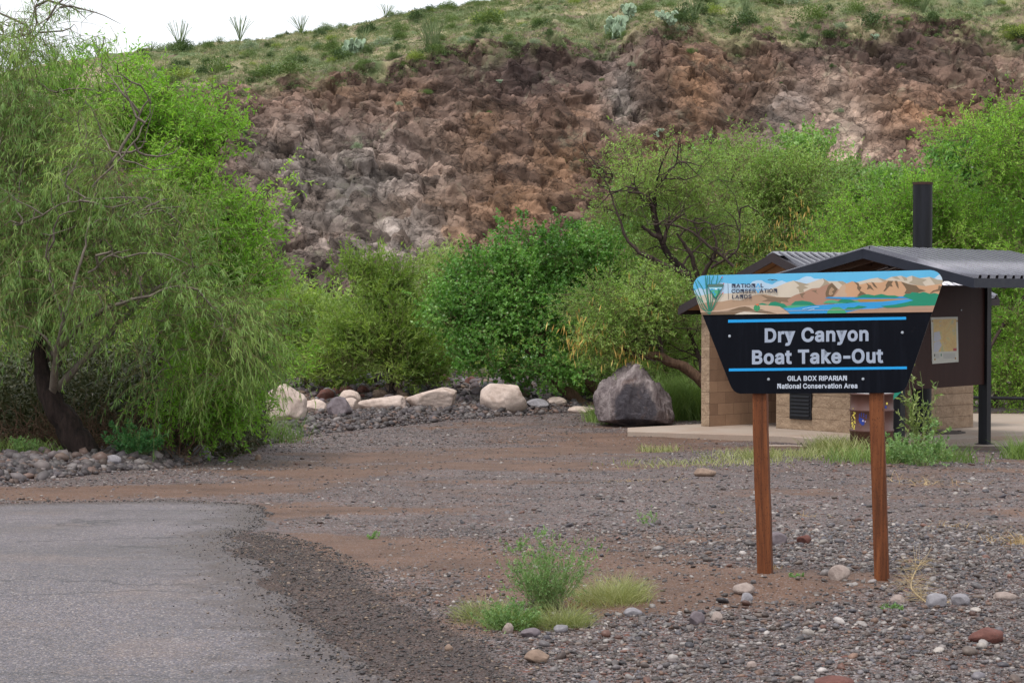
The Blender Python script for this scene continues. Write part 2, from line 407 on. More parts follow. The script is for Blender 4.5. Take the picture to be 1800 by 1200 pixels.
# concrete slabs, used as masks too
SLAB_LO = np.array([W(px, py, 2.42 * FPX / (py - 515))[:2] for px, py in [(1345, 781), (1495, 784), (1500, 772), (1640, 769), (1900, 757), (1900, 796), (1720, 805), (1560, 800), (1345, 788)]])
SLAB_UP = np.array([W(px, py, 2.35 * FPX / (py - 515))[:2] for px, py in [(1103, 758), (1375, 766), (1500, 776), (1620, 776), (1740, 767), (1990, 755), (2050, 728), (1300, 724), (1230, 745), (1103, 751.5)]])
def on_slab(x, y): return inpoly(x, y, SLAB_LO) | inpoly(x, y, SLAB_UP)
def scatter(n, y0, y1, seed, xl=-.27, xr=.29, pw=1.0):
    r = RS(seed); u = r.uniform(0, 1, n); y = (y0 ** (1 + pw) + u * (y1 ** (1 + pw) - y0 ** (1 + pw))) ** (1 / (1 + pw)) if pw else y0 + u * (y1 - y0)
    x = r.uniform(xl, xr, n) * y
    return x, y, r
def lognorm(r, n, med, sig, lo, hi): return np.clip(med * np.exp(r.normal(0, sig, n)), lo, hi)
x, y, r = scatter(150000, 7.9, 15, 101, -.27, .38)
dd = dirt(x, y); rdd = road_d(x, y); apm = inpoly(x, y, APRON)
k = (rdd < -.04) & ~apm & (r.uniform(0, 1, len(x)) > dd * .88) & (x > -.6 - y * .02)
x, y = x[k], y[k]; stones('gravel', x, y, lognorm(r, len(x), .0120, .55, .006, .05) * (1 - .35 * track(x, y)), m_gravel, 1, 1)
x, y, r = scatter(3000, 7.9, 15.5, 102, .0, .38)
k = (road_d(x, y) < -.1) & ~inpoly(x, y, APRON) & (r.uniform(0, 1, len(x)) > dirt(x, y) * .95 + .8 * track(x, y))
x, y = x[k], y[k]; stones('gravel', x, y, lognorm(r, len(x), .034, .33, .02, .08), m_gravel, 2, 2, (.35, .7), jit=.07)
x, y, r = scatter(140000, 8, 19, 103, -.27, .06)
rdd = road_d(x, y) + .12 * fbm2(x, y, 2.2, 3, 77); k = inpoly(x, y, APRON) & (rdd < -.02) | ((rdd >= -.02) & (rdd < 2.0) & (r.uniform(0, 1, len(x)) < .6 * np.exp(-np.maximum(0, rdd) / .15)))
x, y, rdd = x[k], y[k], rdd[k]; stones('asphalt_crumbs', x, y, lognorm(r, len(x), .0088, .45, .005, .03) * np.where(rdd > .15, .72, 1), m_chips, 3, 1, z=np.where(rdd > -.03, hgt(x, y, False) + .015 + .004 * fbm2(x, y, 1.2, 3, 33), hgt(x, y)))
x, y, r = scatter(78000, 15, 34, 104, -.30, .36)
k = (road_d(x, y) < -.1) & ~on_slab(x, y) & (r.uniform(0, 1, len(x)) > .15 + dirt(x, y) * .8)
x, y = x[k], y[k]; stones('gravel', x, y, lognorm(r, len(x), .022, .5, .010, .09) * (1 - .25 * track(x, y)), m_gravel, 4, 1, (.2, .5))
x, y, r = scatter(22000, 33, 62, 105, -.2, .09); sd5 = seg_dist(x, y, BANK); k = (sd5 > .1) & ~on_slab(x, y); x, y = x[k], y[k]; stones('gravel', x, y, lognorm(r, len(x), .06, .5, .03, .18), m_rubble, 5, 1)
x, y, r = scatter(26000, 33, 46, 106, -.14, .10); sd5 = seg_dist(x, y, BANK); k = (sd5 <= .1) & ~on_slab(x, y) & (r.uniform(0, 1, len(x)) > dirt(x, y) * .8); x, y = x[k], y[k]; stones('gravel', x, y, lognorm(r, len(x), .022, .5, .012, .08), m_gravel, 7, 1, (.2, .5))
# rubble bank along the left verge and round the pale boulders
r = RS(9); L = np.linalg.norm(np.diff(BANK, axis=0), axis=1); cum = np.concatenate([[0], np.cumsum(L)]); s = r.uniform(0, cum[-1], 15000)
x = np.interp(s, cum, BANK[:, 0]); y = np.interp(s, cum, BANK[:, 1]); o = r.gamma(1.6, .55, len(x)) - .15
sgi = np.clip(np.searchsorted(cum, s) - 1, 0, len(L) - 1); dB = (np.diff(BANK, axis=0) / L[:, None])[sgi]; x = x - dB[:, 1] * o; y = y + dB[:, 0] * o
stones('rubble_bank', x, y, lognorm(r, len(x), .055, .5, .02, .2), m_rubble, 6, 1, (.45, .85), sink=.2)
# ------------------------------------------------------------------ lettering outlines (own vector data, thousandths of an em)
GL = json.loads('''{"-":[453,[[[114,244],[114,188],[337,188],[337,244]]]],"A":[480,[[[16,0],[85,0],[135,142],[344,142],[395,0],[463,0],[276,509],[201,509]],[[191,302],[195,317],[201,333],[239,456],[241,447],[250,420],[287,302],[324,199],[154,199]]]],"B":[456,[[[125,57],[125,231],[248,231],[279,228],[293,224],[306,218],[327,203],[335,194],[348,173],[355,149],[354,120],[349,105],[341,92],[330,80],[315,70],[296,63],[272,58],[245,57]],[[60,509],[60,0],[247,0],[275,1],[301,4],[324,10],[344,18],[362,28],[377,39],[390,52],[400,67],[408,83],[417,117],[418,136],[417,155],[414,173],[409,189],[394,216],[385,227],[374,237],[351,252],[327,261],[315,262],[315,267],[326,270],[347,280],[365,293],[373,301],[387,320],[392,331],[397,358],[398,374],[397,392],[394,410],[381,442],[371,456],[359,469],[345,481],[329,491],[310,499],[266,508],[241,509]],[[125,285],[125,452],[240,452],[263,450],[283,446],[299,439],[313,429],[323,417],[330,403],[334,388],[336,372],[333,348],[329,337],[323,326],[316,317],[308,309],[299,302],[277,291],[252,286],[238,285]]]],"C":[510,[[[70,115],[86,88],[104,63],[126,42],[150,25],[177,11],[205,1],[235,-5],[267,-7],[305,-4],[341,5],[357,11],[388,28],[416,49],[428,62],[448,91],[457,107],[469,142],[473,160],[408,160],[401,136],[389,114],[375,96],[348,74],[327,64],[304,57],[280,53],[245,54],[223,59],[203,66],[184,76],[166,89],[151,105],[137,123],[125,145],[116,168],[109,194],[105,223],[103,254],[105,285],[109,314],[116,340],[125,364],[137,385],[150,403],[166,419],[184,432],[203,443],[223,450],[245,454],[267,456],[304,452],[327,445],[348,435],[375,413],[389,395],[401,373],[408,348],[473,348],[469,367],[456,402],[448,418],[427,447],[415,460],[402,471],[373,490],[357,498],[323,509],[305,513],[267,516],[235,514],[205,508],[177,498],[150,484],[126,466],[104,445],[86,421],[70,393],[57,362],[48,329],[42,293],[40,254],[42,215],[48,179],[57,146]]]],"D":[502,[[[60,509],[60,0],[219,0],[256,2],[291,8],[322,17],[351,31],[376,48],[398,68],[417,92],[433,119],[446,149],[455,181],[460,217],[462,255],[460,293],[455,329],[446,361],[433,391],[418,418],[399,441],[377,461],[353,478],[325,492],[294,501],[261,507],[225,509]],[[221,452],[249,450],[275,446],[299,438],[320,428],[338,415],[354,399],[368,381],[379,361],[388,337],[394,312],[398,285],[399,255],[398,226],[394,198],[388,172],[379,149],[368,128],[354,110],[337,94],[318,81],[296,70],[272,63],[244,58],[215,57],[125,57],[125,452]]]],"E":[419,[[[125,57],[125,229],[355,229],[355,286],[125,286],[125,452],[372,452],[372,509],[60,509],[60,0],[375,0],[375,57]]]],"G":[520,[[[69,116],[85,88],[104,64],[125,43],[149,25],[176,11],[205,1],[236,-5],[269,-7],[298,-5],[326,0],[352,8],[377,19],[399,33],[419,50],[436,69],[451,91],[463,115],[471,141],[476,170],[478,200],[478,256],[283,256],[283,199],[415,199],[414,180],[410,160],[404,141],[396,123],[386,107],[374,93],[360,81],[345,71],[328,63],[309,57],[290,54],[269,53],[246,54],[224,59],[203,66],[184,76],[166,90],[151,105],[137,124],[125,145],[116,168],[109,194],[105,223],[103,254],[105,285],[109,314],[116,340],[125,364],[137,385],[150,404],[166,419],[183,432],[202,443],[222,450],[243,454],[265,456],[304,452],[337,439],[347,434],[365,420],[380,403],[399,372],[408,349],[474,349],[465,384],[458,401],[429,445],[416,458],[389,480],[358,497],[340,504],[304,513],[265,516],[233,514],[203,508],[175,498],[149,484],[125,466],[103,445],[85,421],[69,393],[57,362],[47,329],[42,293],[40,254],[42,215],[47,179],[57,146]]]],"I":[123,[[[31,0],[92,0],[92,509],[31,509]]]],"L":[393,[[[60,509],[60,0],[361,0],[361,57],[125,57],[125,509]]]],"N":[523,[[[120,430],[202,290],[387,0],[463,0],[463,509],[399,509],[399,146],[402,81],[394,94],[363,151],[136,509],[60,509],[60,0],[125,0]]]],"O":[533,[[[57,146],[70,115],[86,88],[105,63],[126,42],[150,25],[177,11],[205,1],[235,-5],[267,-7],[299,-5],[329,1],[357,11],[384,25],[408,42],[429,63],[448,88],[464,115],[477,146],[486,179],[491,215],[493,254],[491,293],[486,329],[477,362],[464,393],[448,421],[429,445],[408,466],[384,484],[357,498],[329,508],[299,514],[267,516],[235,514],[205,508],[177,498],[150,484],[126,466],[105,445],[86,421],[70,393],[57,362],[48,329],[42,293],[40,254],[42,215],[48,179]],[[125,144],[116,168],[109,194],[105,223],[103,254],[105,285],[109,314],[116,340],[125,364],[137,385],[151,404],[167,420],[184,433],[203,443],[223,450],[245,454],[267,456],[289,454],[310,450],[330,443],[349,433],[367,420],[383,404],[396,386],[408,365],[418,341],[425,314],[429,286],[430,254],[429,223],[425,194],[418,168],[408,144],[396,123],[383,105],[367,89],[349,76],[330,66],[310,59],[289,54],[267,53],[245,54],[223,59],[203,66],[184,76],[167,89],[151,105],[137,123]]]],"P":[445,[[[60,0],[125,0],[125,186],[235,186],[263,187],[289,191],[312,198],[332,207],[350,219],[366,233],[379,248],[390,265],[398,284],[404,304],[409,348],[404,391],[398,411],[390,430],[379,447],[366,462],[350,476],[332,487],[312,497],[289,503],[263,507],[235,509],[60,509]],[[252,243],[233,242],[125,242],[125,452],[232,452],[268,449],[297,439],[318,423],[333,402],[342,376],[344,362],[344,333],[342,319],[333,294],[327,282],[318,272],[297,256],[284,250],[269,246]]]],"R":[449,[[[60,0],[125,0],[125,198],[247,198],[353,0],[428,0],[314,209],[333,217],[351,228],[367,240],[380,255],[390,271],[399,290],[405,309],[408,330],[409,352],[408,374],[405,395],[399,415],[380,450],[367,465],[351,478],[333,489],[313,497],[290,504],[236,509],[60,509]],[[233,452],[269,449],[298,440],[319,425],[334,405],[339,393],[344,367],[345,352],[342,324],[339,312],[334,300],[327,290],[319,281],[309,273],[298,267],[269,258],[234,255],[125,255],[125,452]]]],"S":[447,[[[64,60],[76,45],[91,31],[108,19],[128,9],[149,1],[197,-8],[224,-9],[252,-8],[278,-4],[302,2],[343,21],[360,34],[374,48],[386,64],[396,81],[403,99],[407,118],[408,139],[405,171],[401,185],[395,198],[379,220],[359,238],[336,252],[312,264],[276,276],[202,296],[158,313],[139,326],[124,342],[119,352],[116,363],[115,376],[118,398],[123,409],[136,427],[145,435],[167,448],[194,456],[225,459],[247,457],[267,453],[286,447],[302,437],[316,426],[326,412],[334,396],[337,378],[401,378],[399,397],[394,415],[387,433],[377,449],[365,463],[351,476],[334,488],[316,498],[275,511],[227,516],[180,511],[158,506],[138,498],[119,488],[102,476],[87,463],[75,448],[65,431],[58,413],[53,393],[52,372],[54,348],[60,326],[71,307],[86,289],[105,274],[128,260],[154,249],[184,239],[272,214],[296,205],[316,193],[332,179],[338,171],[345,151],[346,139],[345,126],[336,102],[321,82],[299,66],[272,55],[241,50],[224,49],[194,52],[166,59],[154,64],[142,71],[132,79],[123,88],[116,98],[110,110],[104,137],[38,137],[41,115],[46,96],[54,77]]]],"T":[449,[[[32,509],[32,452],[193,452],[193,0],[257,0],[257,452],[417,452],[417,509]]]],"V":[480,[[[84,509],[16,509],[204,0],[278,0],[463,509],[395,509],[279,176],[241,53],[203,176]]]],"X":[474,[[[18,0],[91,0],[189,139],[235,213],[237,218],[241,212],[268,165],[292,129],[382,0],[456,0],[275,263],[446,509],[374,509],[261,345],[238,303],[192,379],[104,509],[29,509],[200,261]]]],"a":[389,[[[80,12],[94,5],[110,-1],[142,-8],[160,-9],[190,-6],[215,1],[236,12],[252,25],[264,38],[269,45],[272,52],[277,52],[277,0],[337,0],[337,251],[336,272],[329,306],[315,333],[296,353],[275,367],[251,376],[227,382],[179,384],[148,379],[118,370],[104,364],[79,346],[67,335],[48,308],[41,291],[100,274],[107,288],[124,307],[140,318],[159,326],[171,329],[196,331],[220,329],[240,322],[256,311],[267,297],[271,288],[275,268],[276,257],[275,248],[270,238],[259,232],[244,228],[152,216],[125,211],[89,199],[67,187],[50,171],[43,161],[34,138],[31,123],[30,108],[31,90],[35,73],[40,58],[57,32]],[[107,66],[98,79],[94,87],[92,95],[93,115],[98,132],[103,139],[125,155],[144,162],[181,169],[216,173],[253,180],[270,186],[276,190],[276,138],[275,126],[269,104],[257,83],[239,66],[216,53],[187,46],[170,45],[149,47],[130,52],[121,56]]]],"e":[404,[[[35,159],[40,132],[46,108],[56,85],[68,64],[82,46],[98,30],[117,16],[138,6],[161,-2],[185,-7],[212,-8],[249,-5],[283,4],[298,11],[311,19],[335,39],[345,51],[353,63],[360,77],[365,91],[306,105],[292,80],[278,66],[263,56],[244,50],[212,46],[195,47],[179,50],[151,61],[139,70],[128,80],[118,92],[110,106],[104,122],[97,157],[96,169],[371,169],[370,219],[368,242],[363,263],[357,282],[350,299],[341,315],[331,329],[319,341],[294,361],[266,374],[251,379],[221,384],[180,383],[157,378],[135,370],[115,359],[97,346],[81,329],[67,311],[55,290],[46,267],[39,242],[35,215],[34,187]],[[99,241],[103,256],[109,270],[116,282],[125,294],[135,304],[146,313],[159,321],[173,326],[189,329],[205,330],[222,329],[237,326],[250,321],[263,314],[273,305],[283,294],[298,269],[303,254],[307,237],[309,221],[96,221]]]],"i":[167,[[[44,468],[48,461],[60,449],[75,444],[84,443],[100,446],[107,449],[114,455],[123,468],[126,475],[126,491],[119,506],[114,512],[100,521],[84,524],[67,521],[54,512],[48,506],[44,499],[41,483]],[[53,379],[53,0],[114,0],[114,379]]]],"k":[381,[[[114,212],[114,509],[53,509],[53,0],[114,0],[114,140],[154,178],[294,0],[372,0],[201,217],[360,379],[284,379],[121,212]]]],"l":[123,[[[31,0],[92,0],[92,524],[31,524]]]],"n":[410,[[[114,0],[114,243],[121,271],[126,283],[141,303],[150,311],[172,322],[184,326],[210,329],[229,328],[246,323],[260,315],[273,304],[283,291],[290,275],[295,256],[296,235],[296,0],[357,0],[357,240],[356,264],[353,285],[348,304],[341,321],[332,336],[321,349],[309,360],[295,369],[280,376],[246,383],[227,384],[207,383],[187,379],[169,372],[152,362],[137,349],[124,332],[112,312],[112,379],[53,379],[53,0]]]],"o":[415,[[[46,108],[56,85],[68,64],[82,46],[98,30],[117,16],[137,6],[159,-2],[182,-7],[207,-8],[233,-7],[256,-2],[278,6],[299,16],[317,30],[333,46],[347,64],[359,85],[369,108],[376,133],[380,159],[381,187],[380,216],[376,243],[369,268],[359,291],[347,312],[333,330],[317,346],[299,360],[278,371],[256,378],[233,383],[207,384],[182,383],[159,378],[137,371],[117,360],[98,346],[82,330],[68,312],[56,291],[46,268],[40,243],[36,216],[34,187],[36,159],[40,133]],[[108,117],[99,151],[96,187],[99,224],[103,242],[108,258],[115,274],[134,300],[145,310],[158,319],[173,325],[189,329],[207,330],[226,329],[242,325],[257,319],[270,310],[282,300],[292,287],[300,274],[307,258],[312,242],[316,224],[319,187],[316,151],[307,117],[300,102],[292,89],[282,76],[270,66],[257,57],[242,51],[226,48],[207,46],[173,51],[158,57],[145,66],[134,76],[115,102]]]],"r":[259,[[[112,321],[112,379],[53,379],[53,0],[114,0],[114,250],[121,273],[126,284],[132,293],[149,309],[159,315],[182,323],[213,326],[243,322],[243,384],[229,384],[217,385],[196,384],[166,375],[152,367],[140,358],[130,347],[122,335],[115,321]]]],"s":[365,[[[62,38],[72,27],[84,18],[112,3],[128,-2],[163,-7],[182,-8],[223,-5],[260,6],[290,24],[302,35],[312,47],[321,61],[330,90],[331,107],[330,125],[325,142],[317,158],[306,171],[292,183],[275,194],[254,202],[157,227],[133,237],[124,243],[117,250],[112,258],[109,277],[110,289],[114,299],[121,308],[131,317],[143,324],[156,329],[171,332],[187,333],[205,331],[219,328],[232,323],[243,316],[258,298],[264,288],[268,277],[324,290],[314,316],[299,339],[290,349],[267,366],[239,378],[206,384],[167,384],[131,377],[100,363],[87,354],[75,343],[65,332],[57,319],[51,305],[48,290],[47,274],[48,255],[53,237],[61,222],[72,208],[87,196],[104,186],[125,177],[149,170],[212,155],[237,147],[254,136],[265,121],[268,103],[267,91],[262,81],[255,71],[244,62],[232,55],[217,50],[200,46],[181,45],[165,46],[150,49],[136,54],[124,60],[114,69],[105,79],[99,92],[94,107],[36,94],[45,63]]]],"t":[227,[[[150,53],[142,56],[136,61],[128,76],[126,98],[126,327],[204,327],[204,379],[126,379],[126,471],[65,471],[65,379],[6,379],[6,327],[65,327],[65,93],[67,71],[72,52],[80,35],[92,21],[107,10],[125,2],[145,-3],[180,-4],[208,0],[213,2],[202,54],[177,50]]]],"u":[410,[[[53,379],[53,139],[54,116],[57,95],[62,76],[69,59],[78,44],[89,31],[101,20],[115,11],[130,4],[146,-1],[164,-4],[182,-5],[203,-4],[222,0],[240,7],[257,17],[272,30],[286,47],[297,67],[298,0],[357,0],[357,379],[296,379],[296,153],[293,122],[289,109],[276,86],[268,77],[259,69],[249,62],[226,53],[200,50],[181,52],[164,56],[150,64],[137,75],[127,89],[119,105],[115,123],[114,144],[114,379]]]],"v":[389,[[[165,155],[84,379],[17,379],[163,0],[226,0],[371,379],[305,379],[218,138],[207,104],[195,58]]]],"y":[389,[[[77,-145],[104,-145],[128,-140],[139,-136],[159,-124],[177,-107],[198,-72],[371,379],[305,379],[212,121],[195,58],[177,121],[84,379],[17,379],[163,-1],[146,-48],[136,-67],[124,-80],[111,-87],[96,-90],[80,-89],[61,-86],[47,-139]]]]," ":[188,[]]}''')
def area(l): return .5 * sum(l[i][0] * l[(i + 1) % len(l)][1] - l[(i + 1) % len(l)][0] * l[i][1] for i in range(len(l)))
def inside(p, l):
    c = False
    for i in range(len(l)):
        x1, y1 = l[i]; x2, y2 = l[(i + 1) % len(l)]
        if (y1 > p[1]) != (y2 > p[1]) and p[0] < (x2 - x1) * (p[1] - y1) / (y2 - y1) + x1: c = not c
    return c
def offset(l, d):
    n = len(l); o = []
    for i in range(n):
        a, b, c = l[i - 1], l[i], l[(i + 1) % n]
        e1 = np.array([b[0] - a[0], b[1] - a[1]], float); e2 = np.array([c[0] - b[0], c[1] - b[1]], float)
        e1 /= max(1e-6, np.linalg.norm(e1)); e2 /= max(1e-6, np.linalg.norm(e2))
        n1 = np.array([e1[1], -e1[0]]); n2 = np.array([e2[1], -e2[0]]); m = n1 + n2; L = np.linalg.norm(m)
        if L < .3: o.append((b[0] + n1[0] * d, b[1] + n1[1] * d)); continue
        m /= L; k = d / max(.45, float(m @ n1)); o.append((b[0] + m[0] * k, b[1] + m[1] * k))
    return o
def glyph(ch, bold):
    adv, loops = GL[ch]; groups = []; loops = [[tuple(p) for p in l] for l in loops if len(l) > 2]
    outer = [l for l in loops if not any(inside(l[0], m) for m in loops if m is not l)]
    for o in outer:
        hs_ = [l for l in loops if l is not o and inside(l[0], o)]
        oo = o if area(o) > 0 else o[::-1]; oo = offset(oo, bold)
        hh = [offset(h if area(h) < 0 else h[::-1], bold) for h in hs_]
        groups.append([oo] + hh)
    return adv, groups
def text_polys(txt, bold=22, track=0):
    """list of loop groups laid out from x=0 on the baseline, width"""
    x = 0; out = []
    for ch in txt:
        adv, gr = glyph(ch, bold)
        if ch == '-': adv = 330
        if ch == '-':
            mn = min(p[0] for g_ in gr for l in g_ for p in l); gr = [[[(p[0] - mn + 40, p[1]) for p in l] for l in g_] for g_ in gr]
        for g_ in gr: out.append([[(p[0] + x, p[1]) for p in l] for l in g_])
        x += adv + bold * 1.2 + track
    return out, x

# ------------------------------------------------------------------ entrance sign
PSI = R(14); AX = np.array([math.cos(PSI), -math.sin(PSI), 0]); NRM = np.array([-math.sin(PSI), -math.cos(PSI), 0])
SP0 = W(1438, 590, 11.4)
def S(px, py, off=0.0):
    """survey of the sign face: pixel of the photograph -> point on the board's plane (off = metres in front)"""
    d = ray(px, py); tt = ((SP0 - EYE) @ NRM) / (d @ NRM); return EYE + d * tt + NRM * off
def Z3(zx, zy): return 1200 + zx / 3.75, 460 + zy / 3.75
def S3(zx, zy, off=0.0): return S(*Z3(zx, zy), off)
def arc(c, r, a0, a1, n=7): return [(c[0] + r * math.cos(R(a0 + (a1 - a0) * i / n)), c[1] - r * math.sin(R(a0 + (a1 - a0) * i / n))) for i in range(n + 1)]
BANNER = [(126, 350), (74, 190)] + [(70, 165), (72, 148), (80, 128), (93, 110), (110, 98), (128, 92), (148, 90)] + [(1630, 55), (1655, 58), (1678, 68), (1696, 84), (1708, 104), (1714, 128), (1712, 145), (1647, 331)]
BOARD = [(132, 353), (74, 190)] + BANNER[2:-1] + [(1645, 334), (1487, 795), (1478, 818), (1464, 838), (1446, 853), (1425, 861), (1400, 864), (1100, 866), (380, 869), (357, 863), (338, 850), (322, 830), (310, 803)]
sign = empty('entrance_sign', tuple(S(1438, 1020)[:2]) + (0,))
tag(sign, 'dark trapezoid entrance sign with painted desert banner on two rust brown posts', 'sign')
bpy.context.view_layer.update()
def to_sign(o): o.parent = sign; o.matrix_parent_inverse = sign.matrix_world.inverted(); return o
def flat(name, cols): return None
def vinyl(name, col, rough=.35): return paint(name, lin(*col), rough, .5, .05, 8)
t = NT('board_face'); P = t.obj()
sc_ = t.noise(t.mapping(P, (30, 30, 2.2)), 1.0, 5, .7); sm = t.noise(P, 3.2, 5, .7)
c = t.mix(t.ramp(sc_, [(.5, 0), (.8, .35)]), lin(5, 8, 18), lin(34, 38, 50))
c = t.mix(t.ramp(sm, [(.64, 0), (.72, .25)]), c, lin(82, 74, 74))
m_board = t.out(t.pbr(c, t.ramp(sc_, [(.3, .35), (.7, .55)]), .12))
mb = MB(); mb.prism([S3(*p) for p in BOARD], -NRM * .016, 0, 1)
to_sign(mb.build('board', [m_board, paint('board_edge', lin(120, 112, 104), .7)]))
def clip(poly, C):
    """convex clip in the photo's pixel plane"""
    s = 1 if area(C) > 0 else -1; out = poly
    for i in range(len(C)):
        a, b = C[i], C[(i + 1) % len(C)]; inp = out; out = []
        f = lambda p: s * ((b[0] - a[0]) * (p[1] - a[1]) - (b[1] - a[1]) * (p[0] - a[0]))
        for j in range(len(inp)):
            p, q = inp[j - 1], inp[j]; fp, fq = f(p), f(q)
            if (fp >= 0) != (fq >= 0):
                k = fp / (fp - fq); out.append((p[0] + k * (q[0] - p[0]), p[1] + k * (q[1] - p[1])))
            if fq >= 0: out.append(q)
        if not out: return []
    return out
class Flat:
    def __init__(s): s.v = []; s.f = []; s.m = []
    def add(s, loops, off, mi, tr=S3):
        fl, tr_ = tess(loops); b = len(s.v); s.v += [tuple(tr(p[0], p[1], off)) for p in fl]
        for q in tr_:
            p = [np.array(s.v[b + i]) for i in q]; nn = np.cross(p[1] - p[0], p[2] - p[0])
            s.f.append(tuple(b + i for i in (q if nn @ NRM > 0 else q[::-1]))); s.m.append(mi)
    def build(s, name, mats):
        me = bpy.data.meshes.new(name); me.from_pydata(s.v, [], s.f); me.polygons.foreach_set('material_index', s.m); me.update()
        return link(name, me, mats)
